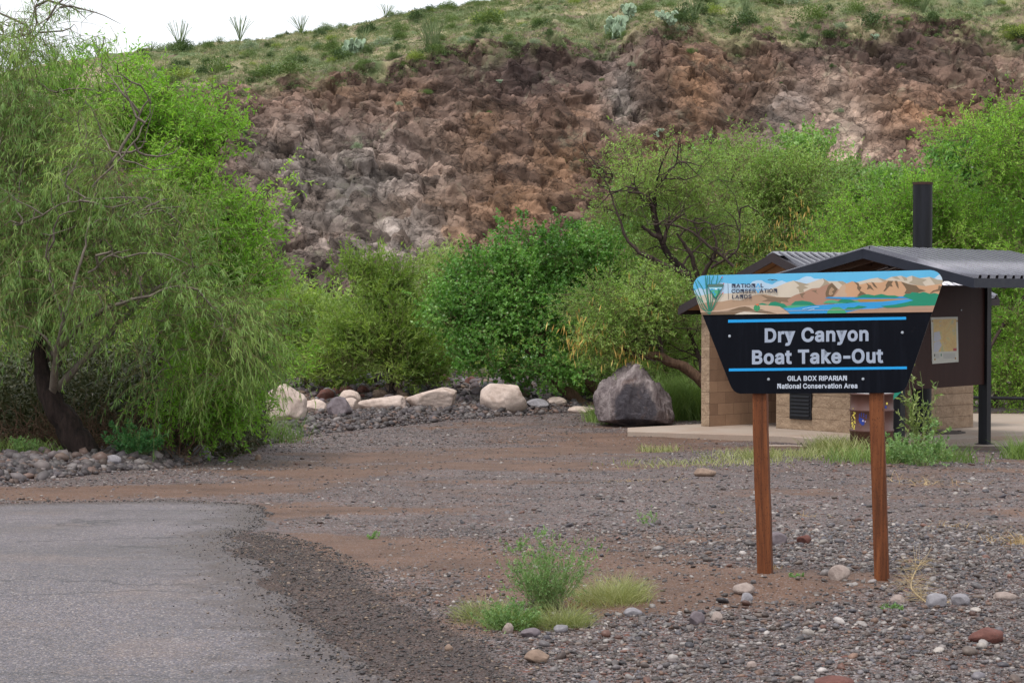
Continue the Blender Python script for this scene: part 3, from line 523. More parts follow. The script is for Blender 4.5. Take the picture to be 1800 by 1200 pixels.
ART = [  # (colour, points in survey units)
 ((92, 180, 222), BANNER),
 ((178, 205, 226), [(60, 200), (110, 172), (140, 182), (190, 165), (240, 138), (300, 142), (360, 148), (440, 152), (462, 130), (490, 122), (520, 122), (545, 138), (590, 150), (622, 130), (655, 124), (690, 138), (712, 150), (740, 126), (770, 118), (790, 104), (815, 96), (845, 98), (868, 112), (900, 112), (930, 128), (930, 250), (60, 330)]),
 ((190, 208, 222), [(1632, 120), (1660, 108), (1690, 84), (1730, 90), (1730, 160), (1650, 150)]),
 ((203, 190, 172), [(50, 205), (110, 225), (170, 212), (260, 210), (340, 206), (430, 192), (540, 190), (620, 166), (690, 135), (732, 124), (800, 150), (852, 134), (895, 118), (925, 110), (960, 128), (1010, 128), (1050, 128), (1080, 142), (1150, 134), (1185, 126), (1240, 112), (1285, 105), (1335, 118), (1375, 100), (1440, 92), (1475, 104), (1510, 92), (1562, 108), (1625, 100), (1680, 118), (1740, 122), (1740, 340), (50, 360)]),
 ((163, 148, 126), [(732, 124), (760, 132), (800, 142), (838, 150), (800, 158), (828, 172), (796, 182), (800, 200), (770, 205), (765, 182), (748, 170), (770, 158), (752, 142)]),
 ((163, 148, 126), [(925, 110), (952, 126), (975, 150), (945, 158), (905, 170), (925, 148), (934, 130)]),
 ((163, 148, 126), [(1020, 128), (1055, 128), (1080, 142), (1060, 160), (1045, 148), (1030, 136)]),
 ((168, 155, 134), [(1285, 105), (1335, 118), (1352, 132), (1320, 128)]), ((168, 155, 134), [(1378, 100), (1412, 96), (1436, 118), (1404, 112)]),
 ((168, 155, 134), [(1440, 92), (1476, 106), (1482, 124), (1462, 124)]),
 ((165, 152, 132), [(1512, 92), (1562, 108), (1610, 118), (1580, 135), (1600, 160), (1650, 172), (1600, 180), (1530, 150), (1490, 138), (1515, 122)]),
 ((168, 155, 134), [(1628, 100), (1682, 118), (1740, 122), (1740, 175), (1700, 170), (1665, 150), (1650, 132), (1640, 118)]),
 ((172, 142, 116), [(60, 290), (160, 268), (260, 262), (320, 250), (380, 256), (440, 232), (480, 218), (540, 214), (620, 232), (700, 236), (760, 226), (760, 320), (60, 340)]),
 ((168, 128, 106), [(640, 290), (690, 246), (740, 220), (800, 200), (850, 176), (900, 172), (950, 150), (985, 138), (1020, 176), (1060, 200), (1050, 260), (930, 300), (700, 312)]),
 ((127, 104, 82), [(512, 218), (560, 228), (640, 236), (720, 234), (690, 250), (700, 268), (650, 262), (640, 285), (600, 270), (575, 262), (520, 262), (560, 246), (535, 232)]),
 ((127, 104, 82), [(770, 210), (810, 205), (800, 216), (790, 228), (800, 240), (785, 236), (778, 222)]), ((127, 104, 82), [(848, 190), (885, 186), (880, 200), (898, 215), (870, 200)]),
 ((190, 160, 134), [(985, 240), (1015, 208), (1045, 160), (1070, 146), (1100, 170), (1100, 240)]),
 ((198, 154, 118), [(1072, 238), (1086, 215), (1068, 196), (1078, 165), (1066, 150), (1118, 128), (1170, 150), (1230, 136), (1300, 138), (1350, 124), (1440, 130), (1500, 150), (1600, 160), (1640, 154), (1700, 146), (1730, 160), (1700, 320), (1072, 300)]),
 ((112, 90, 66), [(944, 232), (942, 205), (958, 160), (984, 140), (1022, 178), (1005, 205), (990, 228)]), ((168, 136, 106), [(962, 215), (968, 185), (982, 166), (1002, 184), (984, 196), (994, 212), (975, 222)]),
 ((112, 90, 66), [(1128, 130), (1160, 142), (1165, 160), (1180, 168), (1168, 190), (1196, 204), (1226, 226), (1150, 226), (1170, 200), (1150, 176), (1152, 156)]),
 ((112, 90, 66), [(1208, 136), (1226, 150), (1240, 156), (1262, 190), (1236, 176), (1214, 184), (1222, 160)]), ((112, 90, 66), [(1242, 132), (1262, 140), (1286, 176), (1262, 164)]),
 ((112, 90, 66), [(1354, 126), (1388, 126), (1376, 146), (1386, 164), (1364, 160), (1336, 192), (1322, 196), (1340, 168), (1338, 154)]), ((112, 90, 66), [(1398, 126), (1414, 126), (1422, 150), (1424, 178), (1410, 160)]),
 ((112, 90, 66), [(1440, 132), (1480, 144), (1540, 158), (1560, 178), (1604, 190), (1560, 200), (1530, 212), (1486, 220), (1462, 206), (1476, 184), (1462, 160)]),
 ((112, 90, 66), [(1688, 156), (1730, 170), (1700, 190), (1660, 196), (1622, 216), (1650, 190), (1684, 180)]),
 ((40, 140, 200), [(936, 240), (960, 232), (1180, 232), (1560, 226), (1640, 240), (1560, 256), (1130, 250)]),
 ((168, 128, 68), [(1130, 262), (1160, 246), (1500, 243), (1480, 252), (1300, 266)]),
 ((44, 150, 210), [(655, 300), (740, 294), (900, 286), (1100, 270), (1320, 262), (1500, 244), (1640, 250), (1560, 280), (1300, 304), (1100, 330), (960, 350), (715, 352), (700, 335), (680, 318)]),
 ((70, 165, 120), [(640, 304), (680, 292), (720, 286), (800, 280), (860, 284), (820, 292), (720, 304)]), ((70, 165, 120), [(925, 272), (950, 258), (985, 252), (1040, 262), (1150, 256), (1172, 266), (1060, 274)]),
 ((16, 132, 100), [(1130, 236), (1160, 228), (1190, 218), (1222, 214), (1262, 222), (1310, 212), (1352, 222), (1400, 222), (1430, 232), (1400, 238)]),
 ((16, 132, 100), [(1452, 228), (1470, 212), (1500, 210), (1512, 200), (1560, 206), (1590, 198), (1630, 212), (1660, 206), (1690, 214), (1720, 208), (1700, 300), (1610, 288), (1560, 296), (1500, 290), (1420, 302), (1342, 304), (1308, 292), (1400, 282), (1470, 268), (1522, 254)]),
 ((16, 132, 100), [(560, 290), (580, 268), (612, 262), (640, 272), (668, 276), (690, 296), (640, 304), (600, 304)]), ((16, 132, 100), [(712, 284), (742, 260), (790, 256), (842, 264), (880, 286), (800, 284)]),
 ((16, 132, 100), [(498, 280), (524, 272), (566, 282), (520, 288)]), ((16, 132, 100), [(1018, 264), (1050, 246), (1110, 250), (1146, 262), (1084, 272)]), ((16, 132, 100), [(1062, 318), (1090, 300), (1130, 300), (1160, 288), (1216, 296), (1180, 306), (1110, 320)]),
 ((194, 166, 142), [(60, 330), (250, 318), (400, 288), (520, 284), (640, 294), (690, 330), (720, 352), (60, 362)]),
 ((66, 160, 110), [(948, 346), (958, 322), (990, 300), (1030, 298), (1060, 312), (1090, 344)]),
 ((172, 136, 112), [(1086, 346), (1080, 334), (1180, 312), (1300, 308), (1420, 306), (1500, 292), (1620, 290), (1720, 284), (1660, 340)]),
 ((120, 97, 74), [(60, 334), (200, 330), (300, 322), (370, 300), (410, 294), (440, 300), (480, 322), (520, 314), (560, 326), (622, 342), (500, 336), (440, 328), (380, 334), (330, 354), (60, 362)]),
 ((214, 200, 184), [(330, 352), (380, 334), (410, 328), (500, 336), (560, 344), (400, 348)]),
]
STROKES = [((20, 120, 95), 4.5, pts) for pts in ([(178, 345), (140, 280), (110, 200), (92, 150), (84, 130)], [(178, 345), (150, 290), (95, 215), (76, 175)], [(176, 345), (160, 250), (135, 180), (118, 150), (96, 118)],
   [(178, 345), (165, 240), (156, 180), (150, 92)], [(178, 345), (172, 260), (160, 150), (164, 92)], [(178, 345), (185, 240), (176, 160), (178, 92)], [(180, 345), (200, 240), (190, 130), (206, 92)],
   [(180, 345), (195, 260), (225, 130), (232, 90)], [(180, 345), (220, 250), (240, 140), (260, 104)], [(180, 345), (200, 300), (250, 180), (270, 145)], [(180, 345), (215, 280), (262, 208)], [(176, 345), (120, 300), (84, 210)],
   [(178, 345), (140, 310), (102, 230)])] + \
  [((205, 70, 60), 5, [(258, 108), (264, 98)]), ((205, 70, 60), 5, [(268, 148), (273, 140)]), ((205, 70, 60), 5, [(262, 212), (270, 200)]),
   ((60, 60, 70), 2.2, [(299, 140), (303, 250)]), ((58, 50, 46), 4, [(562, 120), (580, 116), (592, 121), (606, 117), (624, 123)]), ((58, 50, 46), 7, [(586, 119), (598, 119)]),
   ((180, 215, 235), 3.5, [(790, 312), (840, 302), (900, 296)]), ((180, 215, 235), 3.5, [(830, 318), (870, 310)]), ((190, 160, 140), 2.5, [(150, 330), (700, 322), (1640, 305)])]
art = Flat(); pal = []
def col_i(c):
    if c not in pal: pal.append(c)
    return pal.index(c)
lay = .0006
for i, (c, pts) in enumerate(ART):
    p = clip(pts, BANNER) if i else BANNER
    if len(p) > 2: art.add([p], lay, col_i(c)); lay += .00012
def stroke(pts, wd):
    L = []; Rr = []
    for i, p in enumerate(pts):
        a = pts[max(0, i - 1)]; b = pts[min(len(pts) - 1, i + 1)]; d = np.array([b[0] - a[0], b[1] - a[1]], float); d /= np.linalg.norm(d)
        L.append((p[0] - d[1] * wd / 2, p[1] + d[0] * wd / 2)); Rr.append((p[0] + d[1] * wd / 2, p[1] - d[0] * wd / 2))
    return L + Rr[::-1]
for c, wd, pts in STROKES:
    p = stroke(pts, wd)
    art.add([p], lay, col_i(c)); lay += .00004
cact = [(490 + 21 * math.cos(a), 304 + 23 * math.sin(a)) for a in np.linspace(0, 6.1, 16)]
art.add([cact], lay, col_i((60, 150, 100))); lay += .00012
for q in (-10, 0, 10): art.add([stroke([(490 + q, 286), (490 + q * 1.3, 304), (490 + q, 322)], 3)], lay, col_i((20, 120, 85)))
art.add([[(482, 284), (486, 276), (492, 282), (498, 274), (504, 284), (494, 290)]], lay, col_i((214, 110, 70)))
banner = to_sign(art.build('banner', [vinyl('banner_%d' % i, c) for i, c in enumerate(pal)])); banner['label'] = 'painted banner of desert hills, river and sky'
# triangular emblem
em = Flat(); lay2 = lay + .0006; ep = [(22, 92, 88), (150, 205, 222), (66, 150, 190), (80, 170, 120), (30, 120, 90), (225, 238, 240), (40, 150, 210), (90, 120, 110)]
for ci, pts in [(0, [(163, 158), (166, 150), (174, 147), (262, 146), (270, 149), (272, 157), (223, 240), (217, 246), (210, 240)]), (1, [(171, 168), (265, 167), (217, 236)]), (7, [(170, 151), (264, 150), (267, 156), (264, 162), (172, 163), (168, 157)]),
                (2, [(178, 184), (195, 176), (205, 182), (222, 174), (240, 180), (257, 178), (244, 198), (190, 198)]), (5, [(210, 180), (222, 174), (232, 180), (222, 184)]), (3, [(186, 190), (215, 187), (250, 188), (217, 236)]),
                (6, [(200, 196), (215, 194), (206, 204), (222, 212), (212, 226), (208, 222), (212, 212), (196, 204)]), (4, [(240, 172), (250, 206), (244, 206), (236, 222), (228, 214), (236, 204), (230, 202), (238, 190), (234, 188)])]:
    em.add([pts], lay2, ci); lay2 += .00012
em.build('emblem', [vinyl('emblem_%d' % i, c) for i, c in enumerate(ep)]).parent = banner
for o in list(COL.objects):
    if o.name == 'emblem': o.matrix_parent_inverse = (banner.parent.matrix_world).inverted() if False else Matrix.Identity(4)
def place_text(name, txt, x0, y0, x1, y1, cap, mat, off, bold=26, parent=None, track=0, fix=None, cap_units=527):
    """baseline from (x0,y0) to (x1,y1) in survey units, cap height in the same units"""
    pol, wd = text_polys(txt, bold, track); xs_ = [p[0] for g_ in pol for l in g_ for p in l]; mn, mx = min(xs_), max(xs_)
    k = (x1 - x0) / (mx - mn); kv = cap / cap_units; sl_ = (y1 - y0) / (x1 - x0)
    f = Flat()
    for g_ in pol:
        f.add([[(x0 + (p[0] - mn) * k, y0 + sl_ * (p[0] - mn) * k - p[1] * kv) for p in l] for l in g_], off, 0)
    o = f.build(name, mat); to_sign(o); return o
CAPH = max(p[1] for l in GL['D'][1] for p in l)
m_ref = vinyl('reflective_letters', (158, 168, 186), .4); m_wht = vinyl('white_letters', (190, 198, 212), .4); m_navy = vinyl('navy_letters', (44, 50, 72), .4); m_blue = vinyl('sky_blue_stripe', (0, 152, 222), .4)
place_text('lettering', 'Dry Canyon', 541, 527, 1225, 517, 94, m_ref, .0012, 30, cap_units=CAPH + 60)
place_text('lettering', 'Boat Take-Out', 457, 671, 1322, 661, 94, m_ref, .0012, 30, cap_units=CAPH + 60)
place_text('lettering', 'GILA BOX RIPARIAN', 690, 783, 1083, 781, 33, m_wht, .0012, 24, cap_units=CAPH + 48)
place_text('lettering', 'National Conservation Area', 624, 834, 1152, 831, 33, m_wht, .0012, 24, cap_units=CAPH + 48)
place_text('lettering', 'NATION', 325, 170, 480, 169, 26, m_navy, lay2 + .0003, 24, track=16, cap_units=CAPH + 48)
place_text('lettering', 'L', 515, 168, 534, 168, 26, m_navy, lay2 + .0003, 24, cap_units=CAPH + 48)
place_text('lettering', 'CONSER', 323, 206, 484, 205, 26, m_navy, lay2 + .0003, 24, track=8, cap_units=CAPH + 48)
place_text('lettering', 'ATION', 508, 204, 624, 202, 26, m_navy, lay2 + .0003, 24, track=10, cap_units=CAPH + 48)
place_text('lettering', 'LANDS', 327, 243, 456, 241, 26, m_navy, lay2 + .0003, 24, track=16, cap_units=CAPH + 48)
ch_ = Flat(); ch_.add([[(484, 168), (496, 142), (501, 142), (513, 168), (506, 168), (498.5, 150), (491, 168)]], lay2 + .0003, 0); ch_.add([[(484, 180), (491, 180), (498.5, 197), (506, 180), (513, 180), (501, 206), (496, 206)]], lay2 + .0003, 0)
to_sign(ch_.build('lettering', vinyl('chevron_blue', (60, 170, 225))))
for bar in ([(300, 382), (1473, 363), (1473, 381), (300, 401)], [(305, 703), (1478, 690), (1478, 707), (305, 721)]):
    f = Flat(); f.add([bar], .0010, 0); to_sign(f.build('stripe', m_blue))
m_bolt = paint('galvanised', lin(186, 192, 200), .35, .5, .1, 30, .6)
for bx, by in ((309, 490), (1448, 466), (566, 774), (1189, 772)):
    b = MB(); b.cyl(S3(bx, by, 0), S3(bx, by, .004), .0085, .007, 12); b.cyl(S3(bx, by, .004), S3(bx, by, .008), .0045, .004, 6)
    to_sign(b.build('bolt', m_bolt))
# posts: pressure treated 4x4 with the incised slits
t = NT('rust_stained_wood'); P = t.obj()
g1 = t.noise(t.mapping(P, (26, 26, 1.6)), 1.0, 6, .65, .6); g2 = t.noise(t.mapping(P, (90, 90, 6)), 1.0, 4, .6)
c = t.ramp(g1, [(.3, lin(72, 40, 22)), (.5, lin(108, 60, 32)), (.7, lin(134, 80, 46))])
c = t.mix(1.0, c, t.ramp(g2, [(.3, .8), (.7, 1.12)]), 'MULTIPLY')
bk = t.n('ShaderNodeTexBrick', {'Vector': t.n('ShaderNodeCombineXYZ', {0: t.n('ShaderNodeSeparateXYZ', {0: P}).outputs[2], 1: t.math('ADD', t.n('ShaderNodeSeparateXYZ', {0: P}).outputs[0], t.n('ShaderNodeSeparateXYZ', {0: P}).outputs[1])}), 'Scale': 1.0, 'Mortar Size': .0016, 'Mortar Smooth': .3, 'Brick Width': .026, 'Row Height': .008}).outputs[1]
vs_ = t.voro(t.mapping(P, (150, 150, 42)), 1.0)
sl_m = t.ramp(vs_, [(.16, 1), (.26, 0)])
c = t.mix(t.math('MULTIPLY', sl_m, .65), c, lin(56, 28, 18))
c = t.mix(t.ramp(t.noise(P, 2.2, 4, .6), [(.6, 0), (.78, .55)]), c, lin(84, 52, 36))
m_post = t.out(t.pbr(c, .72, .3, 0, t.bump(t.math('SUBTRACT', g1, sl_m), .5, .003)))
for (xt, xb) in (((1320, 1345), (1330, 1355.3)), ((1526, 1551), (1535.6, 1561))):
    T0, T1 = S(xt[0], 660, -.0175), S(xt[1], 660, -.0175)
    B0, B1 = S(xb[0] + .6, 1030, -.0175), S(xb[1] + .6, 1030, -.0175)
    dn = (B0 - T0) / np.linalg.norm(B0 - T0); ex = .25
    B0 = B0 + dn * ex; B1 = B1 + dn * ex
    mb = MB(); bk_ = -NRM * .089
    nseg = 9; r = RS(int(xt[0])); prev = None
    rings = []
    for i in range(nseg + 1):
        k = i / nseg; a = B0 * (1 - k) + T0 * k; b = B1 * (1 - k) + T1 * k; jx = AX * r.normal(0, .0012)
        rings.append([a + jx, b + jx, b + jx + bk_, a + jx + bk_])
    b0 = 0
    for rg in rings: mb.v += [tuple(p) for p in rg]
    for i in range(nseg):
        for k in range(4): mb.f.append((4 * i + k, 4 * i + (k + 1) % 4, 4 * i + 4 + (k + 1) % 4, 4 * i + 4 + k)); mb.m.append(0)
    mb.f.append((0, 3, 2, 1)); mb.m.append(0); n4 = 4 * nseg; mb.f.append((n4, n4 + 1, n4 + 2, n4 + 3)); mb.m.append(0)
    to_sign(mb.build('post', m_post, bevel=.004))

# ------------------------------------------------------------------ concrete
t = NT('concrete'); P = t.pos(); n1 = t.noise(P, 1.4, 6, .65); n2 = t.noise(P, 40, 4, .6)
c = t.mix(n1, lin(150, 134, 122), lin(176, 162, 150)); c = t.mix(1.0, c, t.ramp(n2, [(.3, .9), (.7, 1.07)]), 'MULTIPLY')
c = t.mix(t.ramp(t.noise(P, .6, 3, .6), [(.52, 0), (.7, .35)]), c, lin(146, 112, 90))
m_conc = t.out(t.pbr(c, .8, .3, 0, t.bump(n2, .3, .003)))
LO_Z, UP_Z = -.82, -.75
def slab(name, poly, z, th):
    mb = MB(); mb.prism([(p[0], p[1], z - th) for p in poly], (0, 0, th)); o = mb.build(name, m_conc, bevel=.012); return tag(o, kind='structure')
slab('concrete_pavement', SLAB_LO, LO_Z, .25); slab('concrete_pavement', SLAB_UP, UP_Z, .3)

# ------------------------------------------------------------------ shared building materials
t = NT('black_steel'); P = t.obj(); n1 = t.noise(t.mapping(P, (8, 8, .8)), 1.0, 5, .65)
c = t.mix(t.ramp(n1, [(.45, 0), (.8, .5)]), lin(12, 13, 18), lin(44, 46, 56)); m_black = t.out(t.pbr(c, t.ramp(n1, [(.3, .4), (.7, .6)]), .3, 0, t.bump(n1, .1, .003)))
m_fascia = paint('dark_fascia', lin(36, 39, 50), .5, .3, .15, 6)
m_fasciab = paint('brown_fascia', lin(52, 44, 46), .55, .3, .15, 6)
t = NT('galvanised_roofing'); P = t.obj(); n1 = t.noise(P, 2.5, 6, .65); n2 = t.noise(P, 26, 3, .6)
c = t.mix(n1, lin(128, 126, 134), lin(168, 166, 172)); c = t.mix(t.ramp(n2, [(.5, 0), (.75, .3)]), c, lin(110, 98, 96))
m_roof = t.out(t.pbr(c, .24, .5, 1.0, t.bump(n2, .08, .002)))
m_under = paint('roof_underside', lin(60, 52, 48), .7, .3, .2, 6)
m_brown = None
t = NT('brown_panel'); P = t.obj(); n1 = t.noise(t.mapping(P, (9, 9, .7)), 1.0, 5, .7)
c = t.mix(n1, lin(42, 22, 18), lin(64, 38, 32)); c = t.mix(t.ramp(t.noise(P, 5, 4), [(.6, 0), (.75, .2)]), c, lin(84, 62, 56)); m_brown = t.out(t.pbr(c, .55, .15))
def roof_sheet(par, P0, u, L, v, w_, rise, th=.02, pitch=.26):
    """ribbed sheet: starts at ridge point P0, runs L along u, spans w_ along v (down by rise)"""
    P0 = np.array(P0, float); u = np.array((*u, 0.0)); dn = np.array((*v, 0.0)) * w_ + np.array((0, 0, -rise)); ln = np.linalg.norm(dn); d = dn / ln; nn = np.cross(u, d); nn = nn if nn[2] > 0 else -nn
    prof = []; s = 0.0
    while s < L - .01:
        for q, h in ((0, 0), (.58, 0), (.62, 1), (.90, 1), (.94, 0)): 
            if s + q * pitch <= L: prof.append((s + q * pitch, h * .06))
        s += pitch
    prof.append((L, 0)); V = []
    for k in (0, .5, 1):
        for a, h in prof: V.append(P0 + u * a + d * ln * k + nn * (h + .004))
    for k in (0, .5, 1):
        for a, h in prof: V.append(P0 + u * a + d * ln * k + nn * (h - .004))
    n = len(prof); F = []
    for k in range(2):
        for i in range(n - 1):
            F.append((k * n + i, k * n + i + 1, (k + 1) * n + i + 1, (k + 1) * n + i)); F.append((3 * n + k * n + i, 3 * n + (k + 1) * n + i, 3 * n + (k + 1) * n + i + 1, 3 * n + k * n + i + 1))
    for i in range(n - 1): F.append((i, 3 * n + i, 3 * n + i + 1, i + 1)); F.append((2 * n + i, 2 * n + i + 1, 5 * n + i + 1, 5 * n + i))
    me = mesh_np('roof_sheet', np.array(V), np.array(F)); return link('roof_sheet', me, m_roof, par)
# local-frame helper: everything of a building is written relative to its Empty
def v3(*a): return np.array(a, float)

# ------------------------------------------------------------------ information kiosk
KP = v3(5.134, 29.9, 0); TH = R(40); ku = v3(math.sin(TH), math.cos(TH), 0); kv = v3(-math.cos(TH), math.sin(TH), 0)
KO = v3(KP[0] + ku[0] * 1.0, KP[1] + ku[1] * 1.0, LO_Z)
kiosk = empty('information_kiosk', KO); tag(kiosk, 'open kiosk with black posts, grey ribbed gable roof and brown map panel', 'kiosk')
def K(s, v, z): return KP + ku * s + kv * v + v3(0, 0, z) - KO
zr, ze, w_k, Lk = 2.21, 1.78, 1.75, 4.77
roof = roof_sheet(kiosk, K(0, 0, zr + .02), ku[:2], Lk, -kv[:2], w_k, zr - ze); roof.name = 'roof'
roof2 = roof_sheet(kiosk, K(0, 0, zr + .02), ku[:2], Lk, kv[:2], w_k, zr - ze); roof2.name = 'roof'

mb = MB()
ft = .14
for s0 in (-.03, Lk + .001):
    for sg in (-1, 1):
        mb.prism([K(s0, sg * -.003, zr + .035), K(s0, sg * w_k, ze + .035), K(s0, sg * w_k, ze + .035 - ft), K(s0, sg * -.003, zr + .035 - ft)], ku * (.028 + .001 * sg))
        mb.build('gable_fascia', m_fascia, kiosk); mb = MB()
mb = MB()
for sg in (-1, 1): mb.box(K(-.03, sg * w_k, ze - .105), ku * (Lk + .06), kv * sg * .03, v3(0, 0, .135)); mb.build('eave_fascia', m_fascia, kiosk); mb = MB()
mb = MB()                                          # rafters, purlins
for s0 in (.25, 1.03, 2.42, 3.81, 4.5):
    for sg in (-1, 1): mb.prism([K(s0, .0, zr - .035), K(s0, sg * (w_k - .03), ze - .035), K(s0, sg * (w_k - .03), ze - .12), K(s0, 0, zr - .15)], ku * .05)
for vv in (.45, .9, 1.35):
    for sg in (-1, 1):
        zz = zr - (zr - ze) * vv / w_k - .03; mb.box(K(.02, sg * vv, zz - .06), ku * (Lk - .04), kv * .04 * sg, v3(0, 0, .055))
mb.build('rafters', paint('rafter_brown', lin(84, 62, 48), .7), kiosk)
mb = MB(); mb.box(K(.9, -.06, 1.78), ku * 3.05, kv * .12, v3(0, 0, .16)); mb.build('beam', m_black, kiosk)
for s0 in (1.03, 3.81):
    mb = MB(); mb.box(K(s0 - .075, -.075, LO_Z), ku * .15, kv * .15, v3(0, 0, 1.78 - LO_Z)); mb.box(K(s0 - .12, -.12, LO_Z), ku * .24, kv * .24, v3(0, 0, .012))
    mb.build('post', m_black, kiosk, bevel=.006)
mb = MB(); mb.box(K(1.108, -.03, .14), ku * (3.73 - 1.108), kv * .05, v3(0, 0, 1.58)); mb.build('display_panel', m_brown, kiosk, bevel=.004)
# the framed map on the panel
KN = -kv
def KS(px, py, off=0.0):
    d = ray(px, py); p0 = KP + kv * -.03; tt = ((p0 - EYE) @ KN) / (d @ KN); return EYE + d * tt + KN * off - KO
mq = [(1635.5, 557.5), (1682.5, 556.5), (1684, 636), (1638, 639.5)]
mb = MB(); mb.prism([KS(*p) for p in mq], KN * .012); mp_ = mb.build('map_board', paint('map_frame', lin(188, 188, 178), .4, .5, .06), kiosk, bevel=.004)
mp_['label'] = 'pale framed area map screwed to the brown panel'
t = NT('printed_map'); P = t.obj(); n1 = t.noise(P, 3.0, 5, .6, 1.0); n2 = t.noise(P, 9.0, 5, .65, .6); n3 = t.noise(P, 60, 3)
c = t.ramp(n1, [(.34, lin(120, 160, 168)), (.44, lin(176, 172, 118)), (.52, lin(206, 178, 108)), (.62, lin(196, 160, 92)), (.70, lin(214, 190, 140))])
c = t.mix(t.ramp(n2, [(.58, 0), (.64, .6)]), c, lin(150, 164, 170)); c = t.mix(t.ramp(n3, [(.6, 0), (.7, .35)]), c, lin(90, 80, 66))
m_map = t.out(t.pbr(c, .4, .5))
class KF(Flat):
    def add(s, pts, off, mi):
        fl, tr_ = tess([pts]); b = len(s.v); s.v += [tuple(KS(p[0], p[1], off)) for p in fl]
        for q in tr_:
            p = [np.array(s.v[b + i]) for i in q]; nn = np.cross(p[1] - p[0], p[2] - p[0]); s.f.append(tuple(b + i for i in (q if nn @ KN > 0 else q[::-1]))); s.m.append(mi)
kf = KF(); kf.add([(1639, 561), (1679.5, 560), (1680.5, 616.5), (1640, 618.5)], .0135, 0)
kf.add([(1674, 612), (1680, 611.5), (1680.1, 616.5), (1674.2, 616.8)], .0145, 1); kf.add([(1640, 602), (1650, 598), (1654, 606), (1648, 618), (1640, 618.4)], .0143, 2)
kf.add([(1640, 584), (1650, 582), (1653, 596), (1644, 600), (1640, 600)], .0143, 2)
for (a, b_, cc) in ((1640.5, 622, 3), (1652, 621.5, 4)): kf.add([(a, b_), (a + 2.2, b_), (a + 1.8, b_ + 4.5), (a + .4, b_ + 4.5)], .0137, cc)
for i in range(5):
    kf.add([(1643.5, 622 + i * 1.6), (1650, 621.8 + i * 1.6), (1650, 622.5 + i * 1.6), (1643.5, 622.7 + i * 1.6)], .0137, 5)
    kf.add([(1657, 621.3 + i * 1.9), (1678, 620.6 + i * 1.9), (1678, 621.4 + i * 1.9), (1657, 622.1 + i * 1.9)], .0137, 5)
o = kf.build('map_sheet', [m_map, vinyl('map_red', (170, 50, 40)), vinyl('map_grey', (176, 180, 190)), vinyl('map_ink', (30, 36, 40)), vinyl('map_green', (20, 110, 80)), vinyl('map_text', (150, 150, 150))]); o.parent = mp_
for a, b_ in ((1642, 631.5), (1678, 629.5), (1681, 564), (1637.5, 564)):
    f = MB(); f.cyl(KS(a, b_, .0125), KS(a, b_, .022), .016, .012, 10); f.build('screw', paint('brass_screw', lin(170, 140, 90), .4), mp_)
f = MB(); f.cyl(KS(1689, 545, 0), KS(1689, 545, .015), .012, n=8); f.build('screw', m_bolt, kiosk)

# ------------------------------------------------------------------ restroom building
t = NT('split_face_block'); P = t.obj(); n1 = t.noise(P, 7, 6, .7, .4); n2 = t.noise(P, 26, 5, .7)
c = t.mix(n1, lin(136, 114, 94), lin(182, 158, 134)); c = t.mix(1.0, c, t.ramp(n2, [(.3, .8), (.7, 1.15)]), 'MULTIPLY')
zz = t.n('ShaderNodeSeparateXYZ', {0: P}).outputs[2]; course = t.math('ABSOLUTE', t.math('SUBTRACT', t.math('FRACT', t.math('MULTIPLY', zz, 1 / .2)), .5)); jl = t.ramp(course, [(.47, 0), (.495, 1)])
c = t.mix(t.math('MULTIPLY', jl, .35), c, lin(120, 100, 86)); h = t.math('SUBTRACT', t.math('ADD', t.math('MULTIPLY', n1, 1.2), t.math('MULTIPLY', n2, .5)), t.math('MULTIPLY', jl, .3))
m_split = t.out(t.pbr(c, .85, .25, 0, t.bump(h, 1.0, .035)))
BA = v3(.76, .65, 0); BB = v3(-.65, .76, 0); BA /= np.linalg.norm(BA); BB /= np.linalg.norm(BB)
BO = v3(5.93, 34.1, UP_Z)
bld = empty('restroom_building', BO); bld.rotation_euler = (0, 0, math.atan2(BA[1], BA[0])); tag(bld, 'tan block restroom building with ribbed metal gable roof', 'building')
# local: x along BA (to the back right), y along BB (to the back left), z up from the slab
t = NT('smooth_block'); P = t.obj(); sx = t.n('ShaderNodeSeparateXYZ', {0: P})
uv = t.n('ShaderNodeCombineXYZ', {0: sx.outputs[0], 1: sx.outputs[2]})
bk = t.n('ShaderNodeTexBrick', {'Vector': uv, 'Color1': (*lin(172, 140, 114), 1), 'Color2': (*lin(138, 110, 90), 1), 'Mortar': (*lin(122, 98, 82), 1), 'Scale': 1.0, 'Mortar Size': .004, 'Mortar Smooth': .2, 'Brick Width': .4, 'Row Height': .2, 'Bias': -.1})
c = t.mix(1.0, bk.outputs[0], t.ramp(t.noise(P, 3, 5, .6), [(.3, .86), (.7, 1.1)]), 'MULTIPLY'); c = t.mix(1.0, c, t.ramp(t.noise(P, 60, 3, .6), [(.3, .93), (.7, 1.05)]), 'MULTIPLY')
m_smooth = t.out(t.pbr(c, .8, .3, 0, t.bump(bk.outputs[1], -.4, .006)))
def lb(name, x0, x1, y0, y1, z0, z1, mat, par=bld, bevel=0):
    mb = MB(); mb.box((x0, y0, z0), (x1 - x0, 0, 0), (0, y1 - y0, 0), (0, 0, z1 - z0)); return mb.build(name, mat, par, bevel=bevel)
def rz_(y): return 3.0 - .415 * abs(y - 1.4)           # roof underside height over the slab... ridge at y=1.4
RZ = 2.25 - UP_Z                                       # ridge top above slab
def rzz(y): return RZ - .41 * abs(y - 1.4)
H1 = 2.10
